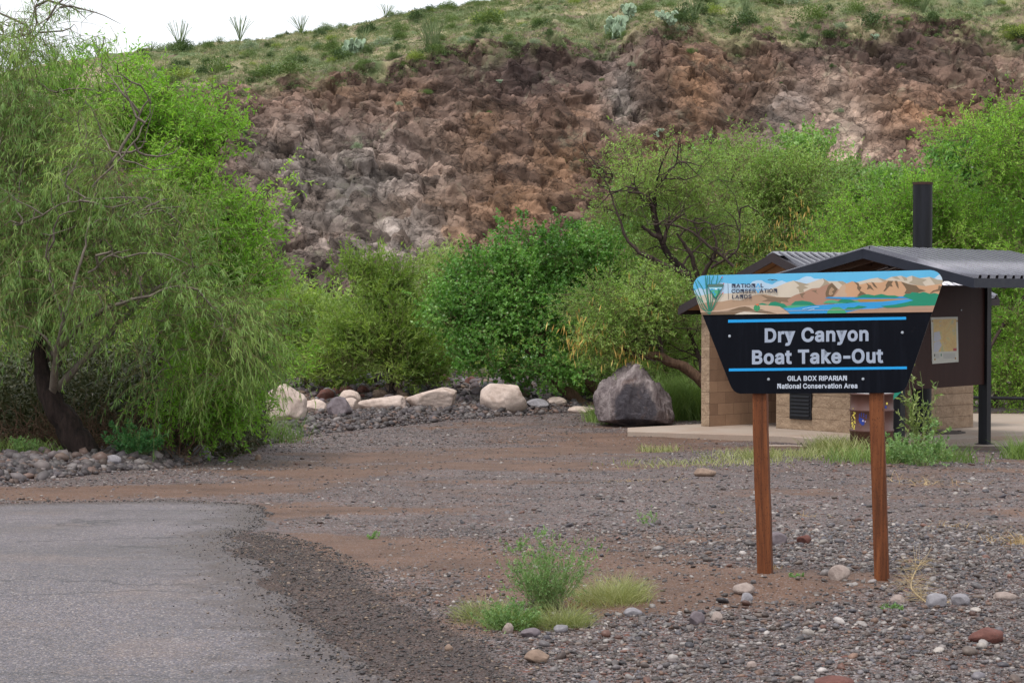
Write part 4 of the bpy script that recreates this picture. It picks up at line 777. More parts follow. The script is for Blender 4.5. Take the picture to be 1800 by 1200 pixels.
# main block: rough faces with real relief
def rough_wall(name, p0, ax, L, H, nrm_, seed, top=None, hole=None, th=.2):
    p0 = v3(*p0); ax = v3(*ax); nn = v3(*nrm_); a = np.linspace(0, L, int(L / .03) + 2); b = np.linspace(0, H, int(H / .03) + 2); A, B, F = grid(a, b)
    keep = np.ones(len(F), bool)
    if top is not None: B = np.minimum(B, top(A))
    P_ = p0 + ax * A[:, None] + v3(0, 0, 1) * B[:, None]
    d = .016 * fbm(np.stack([A * 9, B * 9, A * 0 + seed], 1), 4, seed) + .01 * (1 - np.abs(fbm(np.stack([A * 5, B * 8, A * 0 + seed], 1), 3, seed + 3)) * 2)
    cs = np.abs((B / .2) % 1 - .5); d = d - .010 * sstep(.45, .5, cs); cs = np.abs((A / .4 + .5 * (np.floor(B / .2) % 2)) % 1 - .5); d = d - .008 * sstep(.475, .5, cs)
    e = (A < 1e-6) | (A > L - 1e-6) | (B < 1e-6); d[e] = 0
    me = mesh_np(name, P_ + nn * d[:, None], F, True); o = link(name, me, m_split, bld)
    return o
lb('wall', .012, 2.84, .012, 2.02, 0, H1 + .35, m_smooth)                                   # block core
rough_wall('front_wall', (-.012, 2.03, 0), (0, -1, 0), 2.04, 3.2, (-1, 0, 0), 3, top=lambda A: RZ - .41 * np.abs((2.03 - A) - 1.4) - .06)
rough_wall('side_wall', (-.012, -.012, 0), (1, 0, 0), 2.86, rzz(0) - .06, (0, -1, 0), 5)
# privacy wall left of the recessed entry
lb('privacy_wall', -.60, 2.9, 3.06, 3.26, 0, rzz(3.26) - .06, m_smooth)
rough_wall('privacy_wall_end', (-.612, 3.26, 0), (0, -1, 0), .2, rzz(3.26) - .06, (-1, 0, 0), 8)
lb('back_wall', 2.7, 2.9, 2.03, 3.05, 0, 2.2, m_smooth)
# gable boards above the entry and soffit
mb = MB(); mb.prism([(-.46, 3.3, rzz(3.3) - .09), (-.46, -.1, rzz(-.1) - .09), (-.46, 1.4, RZ - .09)], (.03, 0, 0)); mb.build('gable_board', paint('tan_board', lin(168, 132, 96), .7, .3, .1), bld)
mb = MB()
for sg, y0, y1 in ((1, 1.4, 3.55), (-1, 1.4, -.36)):
    mb.prism([(-.78, y0, rzz(y0) - .05), (-.78, y1, rzz(y1) - .05), (-.78, y1, rzz(y1) - .075), (-.78, y0, rzz(y0) - .075)], (3.75, 0, 0))
mb.build('soffit', paint('tan_soffit', lin(150, 116, 82), .75, .3, .1), bld)
rr1 = roof_sheet(bld, (-.8, 1.4, RZ), (1, 0), 3.8, (0, 1), 2.2, .41 * 2.2, pitch=.2); rr1.name = 'roof'
rr2 = roof_sheet(bld, (-.8, 1.4, RZ), (1, 0), 3.8, (0, -1), 1.8, .41 * 1.8, pitch=.2); rr2.name = 'roof'
mb = MB(); mb.prism([(-.81, 1.25, RZ - .02), (-.81, 1.4, RZ + .055), (-.81, 1.55, RZ - .02), (-.81, 1.4, RZ + .03)], (3.82, 0, 0)); mb.build('ridge_cap', m_roof, rr2)
mb = MB()
for x0 in (-.832, 3.002):
    mb = MB(); mb.prism([(x0, 1.4, RZ + .02), (x0, 3.6, rzz(3.6) + .02), (x0, 3.6, rzz(3.6) - .13), (x0, 1.4, RZ - .13)], (.03, 0, 0)); mb.build('gable_fascia', m_fasciab, bld)
    mb = MB(); mb.prism([(x0, 1.4, RZ + .02), (x0, -.4, rzz(-.4) + .02), (x0, -.4, rzz(-.4) - .13), (x0, 1.4, RZ - .13)], (.03, 0, 0)); mb.build('gable_fascia', m_fasciab, bld)
for y0, w0 in ((3.6, .03), (-.43, .03)):
    mb = MB(); mb.box((-.83, y0, rzz(3.6 if y0 > 1 else -.4) - .13), (3.86, 0, 0), (0, w0, 0), (0, 0, .12)); mb.build('eave_fascia', m_fasciab, bld)
# louvred vent on the front face
lv = MB(); lv.box((-.05, 1.20, .18), (.04, 0, 0), (0, .49, 0), (0, 0, 1.0))
lo = lv.build('louvre_vent', m_black, bld, bevel=.004)
lv = MB()
for i in range(14): lv.prism([(-.052, 1.235, .24 + i * .065), (-.075, 1.235, .235 + i * .065), (-.052, 1.235, .28 + i * .065)], (0, .42, 0))
lv.build('slats', m_black, lo)
# vent stack at the side wall
Mi = np.linalg.inv(np.stack([BA, BB, v3(0, 0, 1)], 1))
def loc(px, py, Y): return Mi @ (W(px, py, Y) - BO)
st = MB(); q = loc(1620, 757, 34.55); rr_ = .163
st.cyl((q[0], q[1], 0.02), (q[0], q[1], 4.19), rr_, n=32, caps=False); st.cyl((q[0], q[1], 0.02), (q[0], q[1], 4.185), rr_ - .008, n=32, caps=False)
vs = st.build('vent_pipe', m_black, bld, smooth=True); vs['label'] = 'tall black vent pipe'
st = MB(); st.cyl((q[0], q[1], 4.17), (q[0], q[1], 4.215), rr_ + .006, n=32, caps=False); st.cyl((q[0], q[1], 4.165), (q[0], q[1], 4.213), rr_ - .004, n=32, caps=False)
st.build('rim', paint('rusted_rim', lin(64, 46, 38), .8, .3, .25, 14), vs, smooth=True)
st = MB(); st.cyl((q[0], q[1], 0.0), (q[0], q[1], .04), rr_ + .03, n=24); st.build('flange', m_black, vs)
for zz_ in (1.2, 2.1): lb('bracket', q[0] - .02, q[0] + .02, q[1] + rr_ - .01, -.02, zz_, zz_ + .04, m_black, vs)
# cover on the slab
cp = W(1655, 760.5, 2.35 * FPX / (760.5 - 515)); mb = MB(); mb.cyl((0, 0, 0), (0, 0, .018), .40, .395, n=40); mb.cyl((0, 0, .018), (0, 0, .026), .33, .325, n=40)
for a in (0, 2.1, 4.2): mb.box((.3 * math.cos(a) - .03, .3 * math.sin(a) - .01, .02), (.06, 0, 0), (0, .02, 0), (0, 0, .02))
o = mb.build('vault_cover', paint('cast_iron', lin(74, 66, 62), .7, .3, .2, 10)); o.location = (cp[0], cp[1], UP_Z + .001); tag(o, 'dark round metal vault cover set flat on the restroom slab', 'cover')

# ------------------------------------------------------------------ brown drum
BD = W(1532, 792, 29.2); zb = BD[2]
t = NT('brown_drum_paint'); P = t.obj(); n1 = t.noise(t.mapping(P, (6, 6, 1.5)), 1.0, 5, .7)
c = t.mix(n1, lin(70, 42, 36), lin(96, 62, 54)); c = t.mix(t.ramp(t.noise(P, 9, 4, .6), [(.62, 0), (.74, .35)]), c, lin(140, 112, 104)); m_drum = t.out(t.pbr(c, .45, .5, 0, t.bump(n1, .1, .004)))
dr = empty('trash_drum', (BD[0], BD[1], zb)); tag(dr, 'brown steel trash drum with yellow spots and blue handprint behind sign post', 'trash can')
rD = .305; prof = [(rD - .01, 0), (rD, .01), (rD, .27), (rD + .012, .285), (rD + .012, .305), (rD, .32), (rD, .56), (rD + .012, .575), (rD + .012, .595), (rD, .61), (rD, .80), (rD + .01, .805), (rD + .01, .83), (rD - .012, .83), (rD - .012, .05), (0, .05)]
n = 48; V = []; F = []
for r_, z_ in prof:
    for k in range(n): V.append((r_ * math.cos(6.28319 * k / n), r_ * math.sin(6.28319 * k / n), z_))
for i in range(len(prof) - 1):
    for k in range(n): F.append((i * n + k, i * n + (k + 1) % n, (i + 1) * n + (k + 1) % n, (i + 1) * n + k))
dbody = link('drum_body', mesh_np('drum_body', np.array(V), np.array(F), True), m_drum, dr)
mb = MB()
for k in range(n):
    a0, a1 = 6.28319 * k / n, 6.28319 * (k + 1) / n; o_ = [(rD + .004) * math.cos(a0), (rD + .004) * math.sin(a0)]; p_ = [(rD + .004) * math.cos(a1), (rD + .004) * math.sin(a1)]
    mb.poly([(o_[0], o_[1], .815), (p_[0], p_[1], .815), (p_[0] * .97, p_[1] * .97, .85), (o_[0] * .97, o_[1] * .97, .85)])
mb.build('bag_rim', paint('white_bag', lin(205, 205, 208), .5), dr, smooth=True)
def on_drum(px, z_, rad, mi, mbx, m=8, asp=1.0):
    s = (px - 1532) / (rD / 29.2 * FPX); s = max(-.985, min(.985, s)); a = math.asin(s)         # angle from the side that faces the viewer
    for q in [0]:
        pts = []
        for k in range(m):
            t_ = 6.28319 * k / m; aa = a + rad * math.cos(t_) * asp / rD; zz_ = z_ + rad * math.sin(t_)
            base_a = math.atan2(-BD[1], -BD[0]); ang = base_a + aa
            pts.append(((rD + .0025) * math.cos(ang), (rD + .0025) * math.sin(ang), zz_))
        mbx.poly(pts, mi)
mb = MB(); r = RS(5)
for k in range(46): on_drum(1497.5 + r.uniform(-1, 1) * 3.2 + 3, .34 + .27 * r.uniform(0, 1), r.uniform(.007, .014), 0, mb)
for k in range(5): on_drum(1500 + 4 * r.uniform(-1, 1), .30 + .03 * r.uniform(-1, 1), .012, 0, mb)
on_drum(1558, .69, .018, 0, mb)
mb.build('yellow_spots', vinyl('yellow_paint', (226, 206, 90)), dbody)['kind'] = 'stuff'; mb = MB()
for zz_, rr2_, xx in ((.44, .042, 1515), (.41, .03, 1516.5), (.46, .03, 1512.5)): on_drum(xx, zz_, rr2_, 1, mb, 12)
for i, (xx, z0_) in enumerate(((1511, .53), (1514.5, .545), (1518.5, .54), (1522.5, .52))): on_drum(xx, z0_, .012, 1, mb, 8, .7); on_drum(xx, z0_ - .03, .012, 1, mb, 8, .7)
on_drum(1517, .445, .014, 2, mb); on_drum(1521, .435, .010, 2, mb); mb.build('painted_handprint', [vinyl('yellow_paint', (206, 186, 80)), vinyl('blue_paint', (36, 58, 140)), vinyl('white_paint', (190, 176, 196))], dbody); mb = MB(); on_drum(1556, .64, .02, 1, mb)
mb.build('paint_dab', [m_bolt, vinyl('blue_dab', (36, 58, 140))], dbody)
# teal scrap between drum and kiosk post
a = W(1570, 703, 29.6); b = W(1584.5, 688.5, 29.6); c_ = W(1570, 689, 29.6); mb = MB(); mb.prism([a, b, c_], (0, .01, 0)); mb.cyl(a + v3(-.005, .02, -.72), c_ + v3(-.005, .02, .03), .010, n=8, mi=1)
o = mb.build('pennant', [vinyl('teal', (30, 140, 116)), paint('pale_stake', lin(190, 180, 160), .6)]); tag(o, 'small teal triangular pennant on a thin pale stake beside the drum', 'flag')
# ------------------------------------------------------------------ pipe rail fence behind the kiosk
mb0 = W(1690, 698, 40.0); mb1 = W(1990, 704, 39.0); fe = empty('pipe_fence', (mb0[0], mb0[1], -.85)); tag(fe, 'low dark pipe rail fence running right behind the kiosk post', 'fence')
f0 = v3(0, 0, mb0[2] + .85); f1 = mb1 - mb0 + f0; f1[2] = mb1[2] + .85
mb = MB(); mb.cyl(f0, f1, .035, n=10); mb.build('rail', m_black, fe)
for k in (0.02, .5, .98):
    p = f0 + (f1 - f0) * k; mb = MB(); mb.cyl((p[0], p[1], -.1), (p[0], p[1], p[2] + .02), .045, n=10); mb.build('post', m_black, fe)
# ------------------------------------------------------------------ the canyon wall and the slope above it
BROW = np.array([(-400, 250), (0, 215), (200, 178), (300, 165), (400, 150), (520, 140), (620, 124), (720, 105), (790, 84), (850, 72), (900, 78), (980, 66), (1060, 88), (1120, 52), (1200, 45), (1280, 66), (1400, 78), (1500, 42), (1600, 36), (1700, 50), (1760, 75), (1820, 60), (2300, 30)], float)
SKYL = np.array([(-400, 190), (0, 130), (130, 106), (200, 100), (290, 88), (430, 72), (560, 58), (640, 45), (720, 22), (860, 5), (1000, -22), (1200, -60), (1500, -105), (1800, -150), (2300, -200)], float)
YB, YS = 190.0, 222.0
hx = gaxis([(-160, -52, 2.0), (-52, 52, .17), (52, 160, 2.0)])
nf, nsl = 236, 90
tf = np.linspace(0, 1, nf); ts = np.linspace(0, 1, nsl + 1)[1:] ; tb = np.array([.15, .5, 1.0])
zb_ = 1.6 + (515 - np.interp(900 + FPX * hx / YB, BROW[:, 0], BROW[:, 1])) / FPX * YB
zs_ = 1.6 + (515 - np.interp(900 + FPX * hx / YS, SKYL[:, 0], SKYL[:, 1])) / FPX * YS
zb_ = zb_ + .8 * fbm2(hx, hx * 0, .35, 4, 51)
zs_ = zs_ + .35 * fbm2(hx, hx * 0, .3, 3, 52)
rows = []
gul = 3.2 * fbm2(hx, hx * 0, .07, 3, 53)
for tt in tf:
    yy = 164 + (YB - 164) * (tt ** 1.15) + gul * math.sin(math.pi * min(1, tt * 1.0)) ** .6
    rows.append(np.stack([hx, yy, -4.0 + (zb_ + 4.0) * (1 - (1 - tt) ** 1.05)], 1))
for tt in ts:
    yy = YB + (YS - YB) * tt; z = zb_ + (zs_ - zb_) * (tt ** .92); rows.append(np.stack([hx, np.full_like(hx, yy), z], 1))
for tt in tb: rows.append(np.stack([hx, np.full_like(hx, YS + 130 * tt), zs_ + (2.0 if tt < .3 else 0) - tt * tt * 60 + tt * 2], 1))
HV = np.stack(rows); nr, nc = HV.shape[:2]; V = HV.reshape(-1, 3)
row = np.repeat(np.arange(nr), nc); isf = row < nf
face_w = np.where(isf, 1.0, 0.0) * (1 - .35 * sstep(nf - 10, nf, row))
px_ = 900 + FPX * V[:, 0] / V[:, 1]; py_ = 515 - FPX * (V[:, 2] - 1.6) / V[:, 1]
def zone(lst):
    r_ = np.zeros(len(V)); wob = 18 * fbm(V * .25, 3, 61)
    for (cx, cy, ax_, ay_, wgt) in lst: r_ = np.maximum(r_, wgt * np.exp(-(((px_ + wob - cx) / ax_) ** 2 + ((py_ + wob - cy) / ay_) ** 2)))
    return r_
z_pale = zone([(600, 330, 150, 90, 1), (690, 420, 110, 70, .9), (500, 290, 80, 60, .8), (1380, 215, 45, 55, .8), (1085, 170, 35, 55, .8), (560, 420, 60, 40, .5)])
z_tan = zone([(1470, 190, 26, 50, 1.0), (1486, 235, 34, 55, 1.15), (1505, 280, 38, 40, 1.0), (1290, 265, 60, 30, .5)])
z_or = zone([(780, 420, 70, 70, .9), (900, 360, 90, 60, .8), (990, 270, 70, 80, .8), (1230, 150, 50, 90, .85), (1180, 290, 90, 60, .8), (690, 170, 60, 35, .5), (1640, 200, 110, 40, .8), (1700, 280, 60, 40, .6), (860, 240, 60, 70, .5), (590, 160, 80, 30, .4), (1340, 150, 50, 60, .4)])
z_dk = zone([(930, 150, 130, 70, 1), (560, 480, 110, 45, 1), (1040, 110, 60, 50, .8), (1170, 80, 90, 25, .7), (700, 130, 120, 25, .5), (1560, 90, 140, 35, .5), (640, 220, 100, 50, .45), (1400, 110, 90, 30, .5)])
z_sm = zone([(1450, 225, 75, 85, 1.1), (620, 400, 80, 60, .4)])
rmask = V[isf]
blk = []
d = np.zeros(len(V)); tone = np.zeros(len(V)); hue = np.zeros(len(V))
Q = V[isf]; warp = np.stack([fbm(Q * .3, 3, 71), fbm(Q * .3, 3, 72), fbm(Q * .3, 3, 73)], 1)
dq = np.zeros(len(Q)); f_s = 1 - .8 * z_sm[isf]; f_o = 1 - .6 * np.clip(z_or[isf], 0, 1)
for (sc, amp, tilt, sd_) in ((6.0, .95, .7, 201), (2.3, .66, 1.3, 202), (.95, .36, 1.7, 203)):
    f1, f2, rnd, off = worley((Q * (.8, .9, 1.35) + Q[:, [2, 0, 0]] * (.25, 0, .22) + warp * sc * .12) / sc, sd_)
    dq += amp * ((rnd[:, 0] - .5) + tilt * (off * (rnd[:, 1:4] - .5) * 2).sum(1) + .55 * off[:, 2]) * (f_s if sc < 4 else 1) * (f_o if sc > 1.5 else 1)
    dq -= (.5 if sc < 5 and sc > 1.5 else .12) * amp * (1 - sstep(0, .06, f2 - f1)) * f_s
    blk.append(rnd)
dq += 1.1 * fbm(Q * .15, 3, 75)
d[isf] = dq * face_w[isf]; tone[isf] = (blk[0][:, 1] - .5) * .30 + (blk[1][:, 1] - .5) * .40 + (blk[2][:, 1] - .5) * .36; hue[isf] = blk[1][:, 2]
nrm = np.array([0, -.78, .62]); V = V + nrm * d[:, None]
V[:, 0] += np.where(isf, .12 * fbm(V * .9, 2, 76), 0)
sl_ = ~isf & (row < nf + nsl)
V[sl_, 2] += .35 * fbm(V[sl_] * .5, 4, 77) + .12 * np.maximum(0, fbm(V[sl_] * 1.6, 3, 78)) * 2
base = np.array(lin(108, 90, 79)); pale = np.array(lin(150, 140, 133)); tan_ = np.array(lin(168, 147, 132)); orr = np.array(lin(146, 112, 86)); drk = np.array(lin(70, 58, 58)); red = np.array(lin(112, 84, 72))
C = np.tile(base, (len(V), 1)) * (1 - .35 * hue[:, None]) + red * .35 * hue[:, None]
def mx(C, w_, col): w_ = np.clip(w_, 0, 1)[:, None]; return C * (1 - w_) + col * w_
C = mx(C, z_dk * .8, drk); C = mx(C, z_or * (.45 + .55 * (hue < .6)), orr); C = mx(C, z_pale * (.5 + .5 * (hue > .3)), pale); C = mx(C, z_tan, tan_)
lich = sstep(.15, .4, fbm(V * .35, 4, 81)) * sstep(.0, .3, fbm(V * 2.2, 3, 82)); C = mx(C, lich * .35 * isf, np.array(lin(134, 134, 112)))
C = C * (.86 * np.exp(tone * 1.8))[:, None]
veg = fbm(V * .22, 4, 83); straw = np.array(lin(148, 138, 108)); grn = np.array(lin(98, 112, 74)); dirt_c = np.array(lin(108, 88, 78))
CS = mx(np.tile(straw, (len(V), 1)), sstep(-.1, .3, veg), grn); CS = mx(CS, sstep(.1, .35, fbm(V * .5, 4, 84)) * .8, dirt_c)
edge = np.where(isf, sstep(nf - 26, nf - 2, row + 14 * fbm(V * .3, 3, 85)), 1.0); edge = np.where(isf, edge * (fbm(V * .55, 3, 86) > -.05), 1 - .75 * (1 - sstep(nf, nf + 22, row)) * (fbm(V * .6, 3, 87) > .0))
C = mx(C, edge, CS) if False else C * (1 - edge[:, None]) + CS * edge[:, None]
i = np.arange(nr * nc).reshape(nr, nc); F = np.stack([i[:-1, :-1], i[:-1, 1:], i[1:, 1:], i[1:, :-1]], -1).reshape(-1, 4)
t = NT('canyon_rock'); P = t.pos(); ca = t.n('ShaderNodeAttribute', attribute_name='rock_colour').outputs[0]
n1 = t.noise(P, 1.8, 6, .7, .4); n2 = t.noise(P, 6, 5, .7); vd = t.voro(t.n('ShaderNodeVectorMath', {0: P, 1: t.n('ShaderNodeVectorMath', {0: t.n('ShaderNodeTexNoise', {'Vector': P, 'Scale': .5, 'Detail': 5.0}).outputs[1], 'Scale': 4.5}, operation='SCALE').outputs[0]}, operation='ADD').outputs[0], .42, 'DISTANCE_TO_EDGE')
vcc = t.n('ShaderNodeSeparateColor', {0: t.voro(t.mapping(P, (1, 1, 1.5)), 1.3, out=1)})
c = t.mix(1.0, ca, t.ramp(n1, [(.25, .82), (.75, 1.18)]), 'MULTIPLY'); c = t.mix(1.0, c, t.ramp(vcc.outputs[0], [(0, .8), (1, 1.16)]), 'MULTIPLY'); c = t.mix(1.0, c, t.ramp(n2, [(.3, .8), (.7, 1.18)]), 'MULTIPLY')
ck = t.ramp(vd, [(0, 1), (.03, 0)]); rn = t.math('ABSOLUTE', t.math('SUBTRACT', t.noise(t.mapping(P, (1, 1, 1.5)), .42, 5, .55, .5), .5)); rk = t.math('MULTIPLY', t.ramp(rn, [(0, 1), (.022, 0)]), t.attr('facew')); c = t.mix(t.math('MULTIPLY', rk, .5), c, (.03, .024, .022))
c = t.mix(t.math('MULTIPLY', ck, t.math('MULTIPLY', t.attr('facew'), .25)), c, (.035, .027, .025))
h = t.math('ADD', t.math('MULTIPLY', vcc.outputs[1], .5), t.math('SUBTRACT', t.math('MULTIPLY', n2, .35), t.math('ADD', t.math('MULTIPLY', ck, .4), t.math('MULTIPLY', rk, .4))))
m_cliff = t.out(t.pbr(c, .85, .25, 0, t.bump(h, .8, .2)))
me = mesh_np('hillside', V, F, False, attrs={'rock_colour': C, 'facew': isf.astype(float) * (1 - edge)})
tag(link('hillside', me, m_cliff), kind='structure')
HG = V.reshape(nr, nc, 3)

# ------------------------------------------------------------------ leaves, blades, tubes
def unit(a): return a / np.maximum(1e-9, np.linalg.norm(a, axis=-1, keepdims=True))
class Leaves:
    def __init__(s): s.P = []; s.D = []; s.L = []; s.Wd = []; s.r = []; s.c = []
    def add(s, P, D, L, Wd, r, c): s.P.append(P); s.D.append(D); s.L.append(L); s.Wd.append(Wd); s.r.append(r); s.c.append(c)
    def mesh(s, name, rs, flatup=0.0):
        P = np.concatenate(s.P); D = unit(np.concatenate(s.D)); L = np.concatenate(s.L)[:, None]; Wd = np.concatenate(s.Wd)[:, None]; r = np.concatenate(s.r); c = np.concatenate(s.c)
        rv = rs.normal(size=P.shape); rv[:, 2] *= (1 - flatup); S_ = unit(np.cross(D, unit(rv) + np.array([0, 0, flatup]))) 
        m = P + D * L * .45; V = np.stack([P, m + S_ * Wd * .5, P + D * L, m - S_ * Wd * .5], 1).reshape(-1, 3)
        n = len(P); F = (np.arange(n) * 4)[:, None] + np.arange(4)[None]
        return mesh_np(name, V, F, False, attrs={'rnd': np.repeat(r, 4), 'clump': np.repeat(c, 4)})
def tubes(segs, n=4):
    """segs: list of (p0,p1,r0,r1) arrays -> V,F"""
    p0, p1, r0, r1 = [np.concatenate([s[k] for s in segs]) for k in range(4)]
    d = unit(p1 - p0); a = np.where(np.abs(d[:, 2:3]) > .9, np.array([[1.0, 0, 0]]), np.array([[0, 0, 1.0]])); u = unit(np.cross(d, a)); v = np.cross(d, u)
    an = np.arange(n) * 2 * math.pi / n; ring = np.cos(an)[None, :, None] * u[:, None] + np.sin(an)[None, :, None] * v[:, None]
    A = p0[:, None] + ring * r0[:, None, None]; B = p1[:, None] + ring * r1[:, None, None]; V = np.concatenate([A, B], 1).reshape(-1, 3); N = len(p0)
    k = np.arange(n); q = np.stack([k, (k + 1) % n, n + (k + 1) % n, n + k], 1); F = (q[None] + (np.arange(N) * 2 * n)[:, None, None]).reshape(-1, 4); return V, F
def catmull(P, m=5):
    P = np.asarray(P, float); Q = np.vstack([2 * P[0] - P[1], P, 2 * P[-1] - P[-2]]); out = []
    for i in range(1, len(Q) - 2):
        for k in range(m):
            t_ = k / m; a, b, c_, d_ = Q[i - 1], Q[i], Q[i + 1], Q[i + 2]
            out.append(.5 * ((2 * b) + (c_ - a) * t_ + (2 * a - 5 * b + 4 * c_ - d_) * t_ * t_ + (3 * b - a - 3 * c_ + d_) * t_ ** 3))
    out.append(P[-1]); return np.array(out)
def polytube(V, F, path, rad, n=9, rs=None, rough=.12):
    b = len(V) if isinstance(V, list) else 0; d = unit(np.gradient(path, axis=0)); u = unit(np.cross(d, np.array([0.13, .99, .05])))
    v = np.cross(d, u); an = np.arange(n) * 2 * math.pi / n; base_n = rs.normal(0, rough, n)
    for i in range(len(path)):
        rr = rad[i] * (1 + base_n * .8 + rs.normal(0, rough * .5, n))
        V.extend([tuple(path[i] + rr[k] * (math.cos(an[k]) * u[i] + math.sin(an[k]) * v[i])) for k in range(n)])
    for i in range(len(path) - 1):
        for k in range(n): F.append((b + i * n + k, b + i * n + (k + 1) % n, b + (i + 1) * n + (k + 1) % n, b + (i + 1) * n + k))
def leaf_mat(name, cols, trans=.35, rough=.5, spec=.35, rv=.35, tcol=None):
    """cols: dark..light leaf colours (albedo), picked by leaf and clump"""
    t = NT(name); r = t.attr('rnd'); cl = t.attr('clump'); k = t.math('ADD', t.math('MULTIPLY', r, .36), t.math('MULTIPLY', cl, .64))
    n = len(cols); c = t.ramp(k, [(.08 + .84 * i / (n - 1), q) for i, q in enumerate(cols)])
    bs = t.pbr(c, rough, spec); tr = t.n('ShaderNodeBsdfTranslucent', {0: t.mix(1.0, c, tcol or (1.15, 1.25, .6), 'MULTIPLY')})
    return t.out(t.n('ShaderNodeMixShader', {0: trans, 1: bs, 2: tr}))
def bark_mat(name, a, b, sc=9):
    t = NT(name); P = t.pos(); n1 = t.noise(t.mapping(P, (sc * 2, sc * 2, sc * .5)), 1.0, 6, .7, .5)
    return t.out(t.pbr(t.ramp(n1, [(.3, a), (.7, b)]), .9, .2, 0, t.bump(n1, 1.0, .03)))
m_barkd = bark_mat('dark_bark', lin(44, 36, 34), lin(88, 74, 68)); m_barkg = bark_mat('grey_bark', lin(92, 80, 74), lin(142, 126, 116)); m_barkb = bark_mat('brown_bark', lin(72, 54, 44), lin(128, 102, 84)); m_barkx = bark_mat('charred_bark', lin(22, 19, 19), lin(62, 50, 46))
m_willow = leaf_mat('willow_leaves', [lin(84, 112, 62), lin(112, 144, 80), lin(142, 172, 98), lin(182, 204, 118)], .45)
m_mesq = leaf_mat('mesquite_leaves', [lin(92, 136, 50), lin(122, 168, 62), lin(150, 194, 80), lin(182, 214, 106)], .48)
m_mesqo = leaf_mat('olive_leaves', [lin(102, 134, 66), lin(128, 160, 82), lin(152, 182, 98), lin(180, 202, 124)], .46)
m_cott = leaf_mat('cottonwood_leaves', [lin(66, 104, 48), lin(92, 138, 62), lin(120, 168, 80), lin(158, 196, 112)], .4, .4, .45)
m_cottb = leaf_mat('cottonwood_leaves_pale', [lin(90, 126, 66), lin(118, 156, 84), lin(146, 182, 106), lin(180, 208, 144)], .42, .36, .5)
m_salix = leaf_mat('thicket_leaves', [lin(88, 114, 54), lin(118, 144, 68), lin(146, 170, 84), lin(172, 192, 104)], .42)
m_salixp = leaf_mat('pale_thicket_leaves', [lin(92, 120, 64), lin(122, 148, 82), lin(150, 170, 100), lin(176, 192, 126)], .35)
KINDS = dict(
 willow=dict(tw=8, tl=.85, k=7, m=19, L=.12, Wd=.011, hang=.62, along=.35, droop=.17, up=.15, spread=.6, cr=.22),
 feather=dict(tw=11, tl=.42, k=4, m=14, L=.070, Wd=.019, hang=.1, along=.3, droop=.03, up=.35, spread=1.0, cr=.20),
 cotton=dict(tw=9, tl=.36, k=3, m=16, L=.062, Wd=.052, hang=.25, along=.1, droop=.03, up=.25, spread=1.0, cr=.22),
 salix=dict(tw=9, tl=.55, k=4, m=12, L=.11, Wd=.020, hang=.0, along=.7, droop=.02, up=.7, spread=.6, cr=.20))
m_limb = {}
m_twig_br = bark_mat('twig_bark', lin(96, 92, 62), lin(138, 128, 92)); m_twig_gr = bark_mat('grey_twig', lin(92, 84, 76), lin(140, 130, 118))
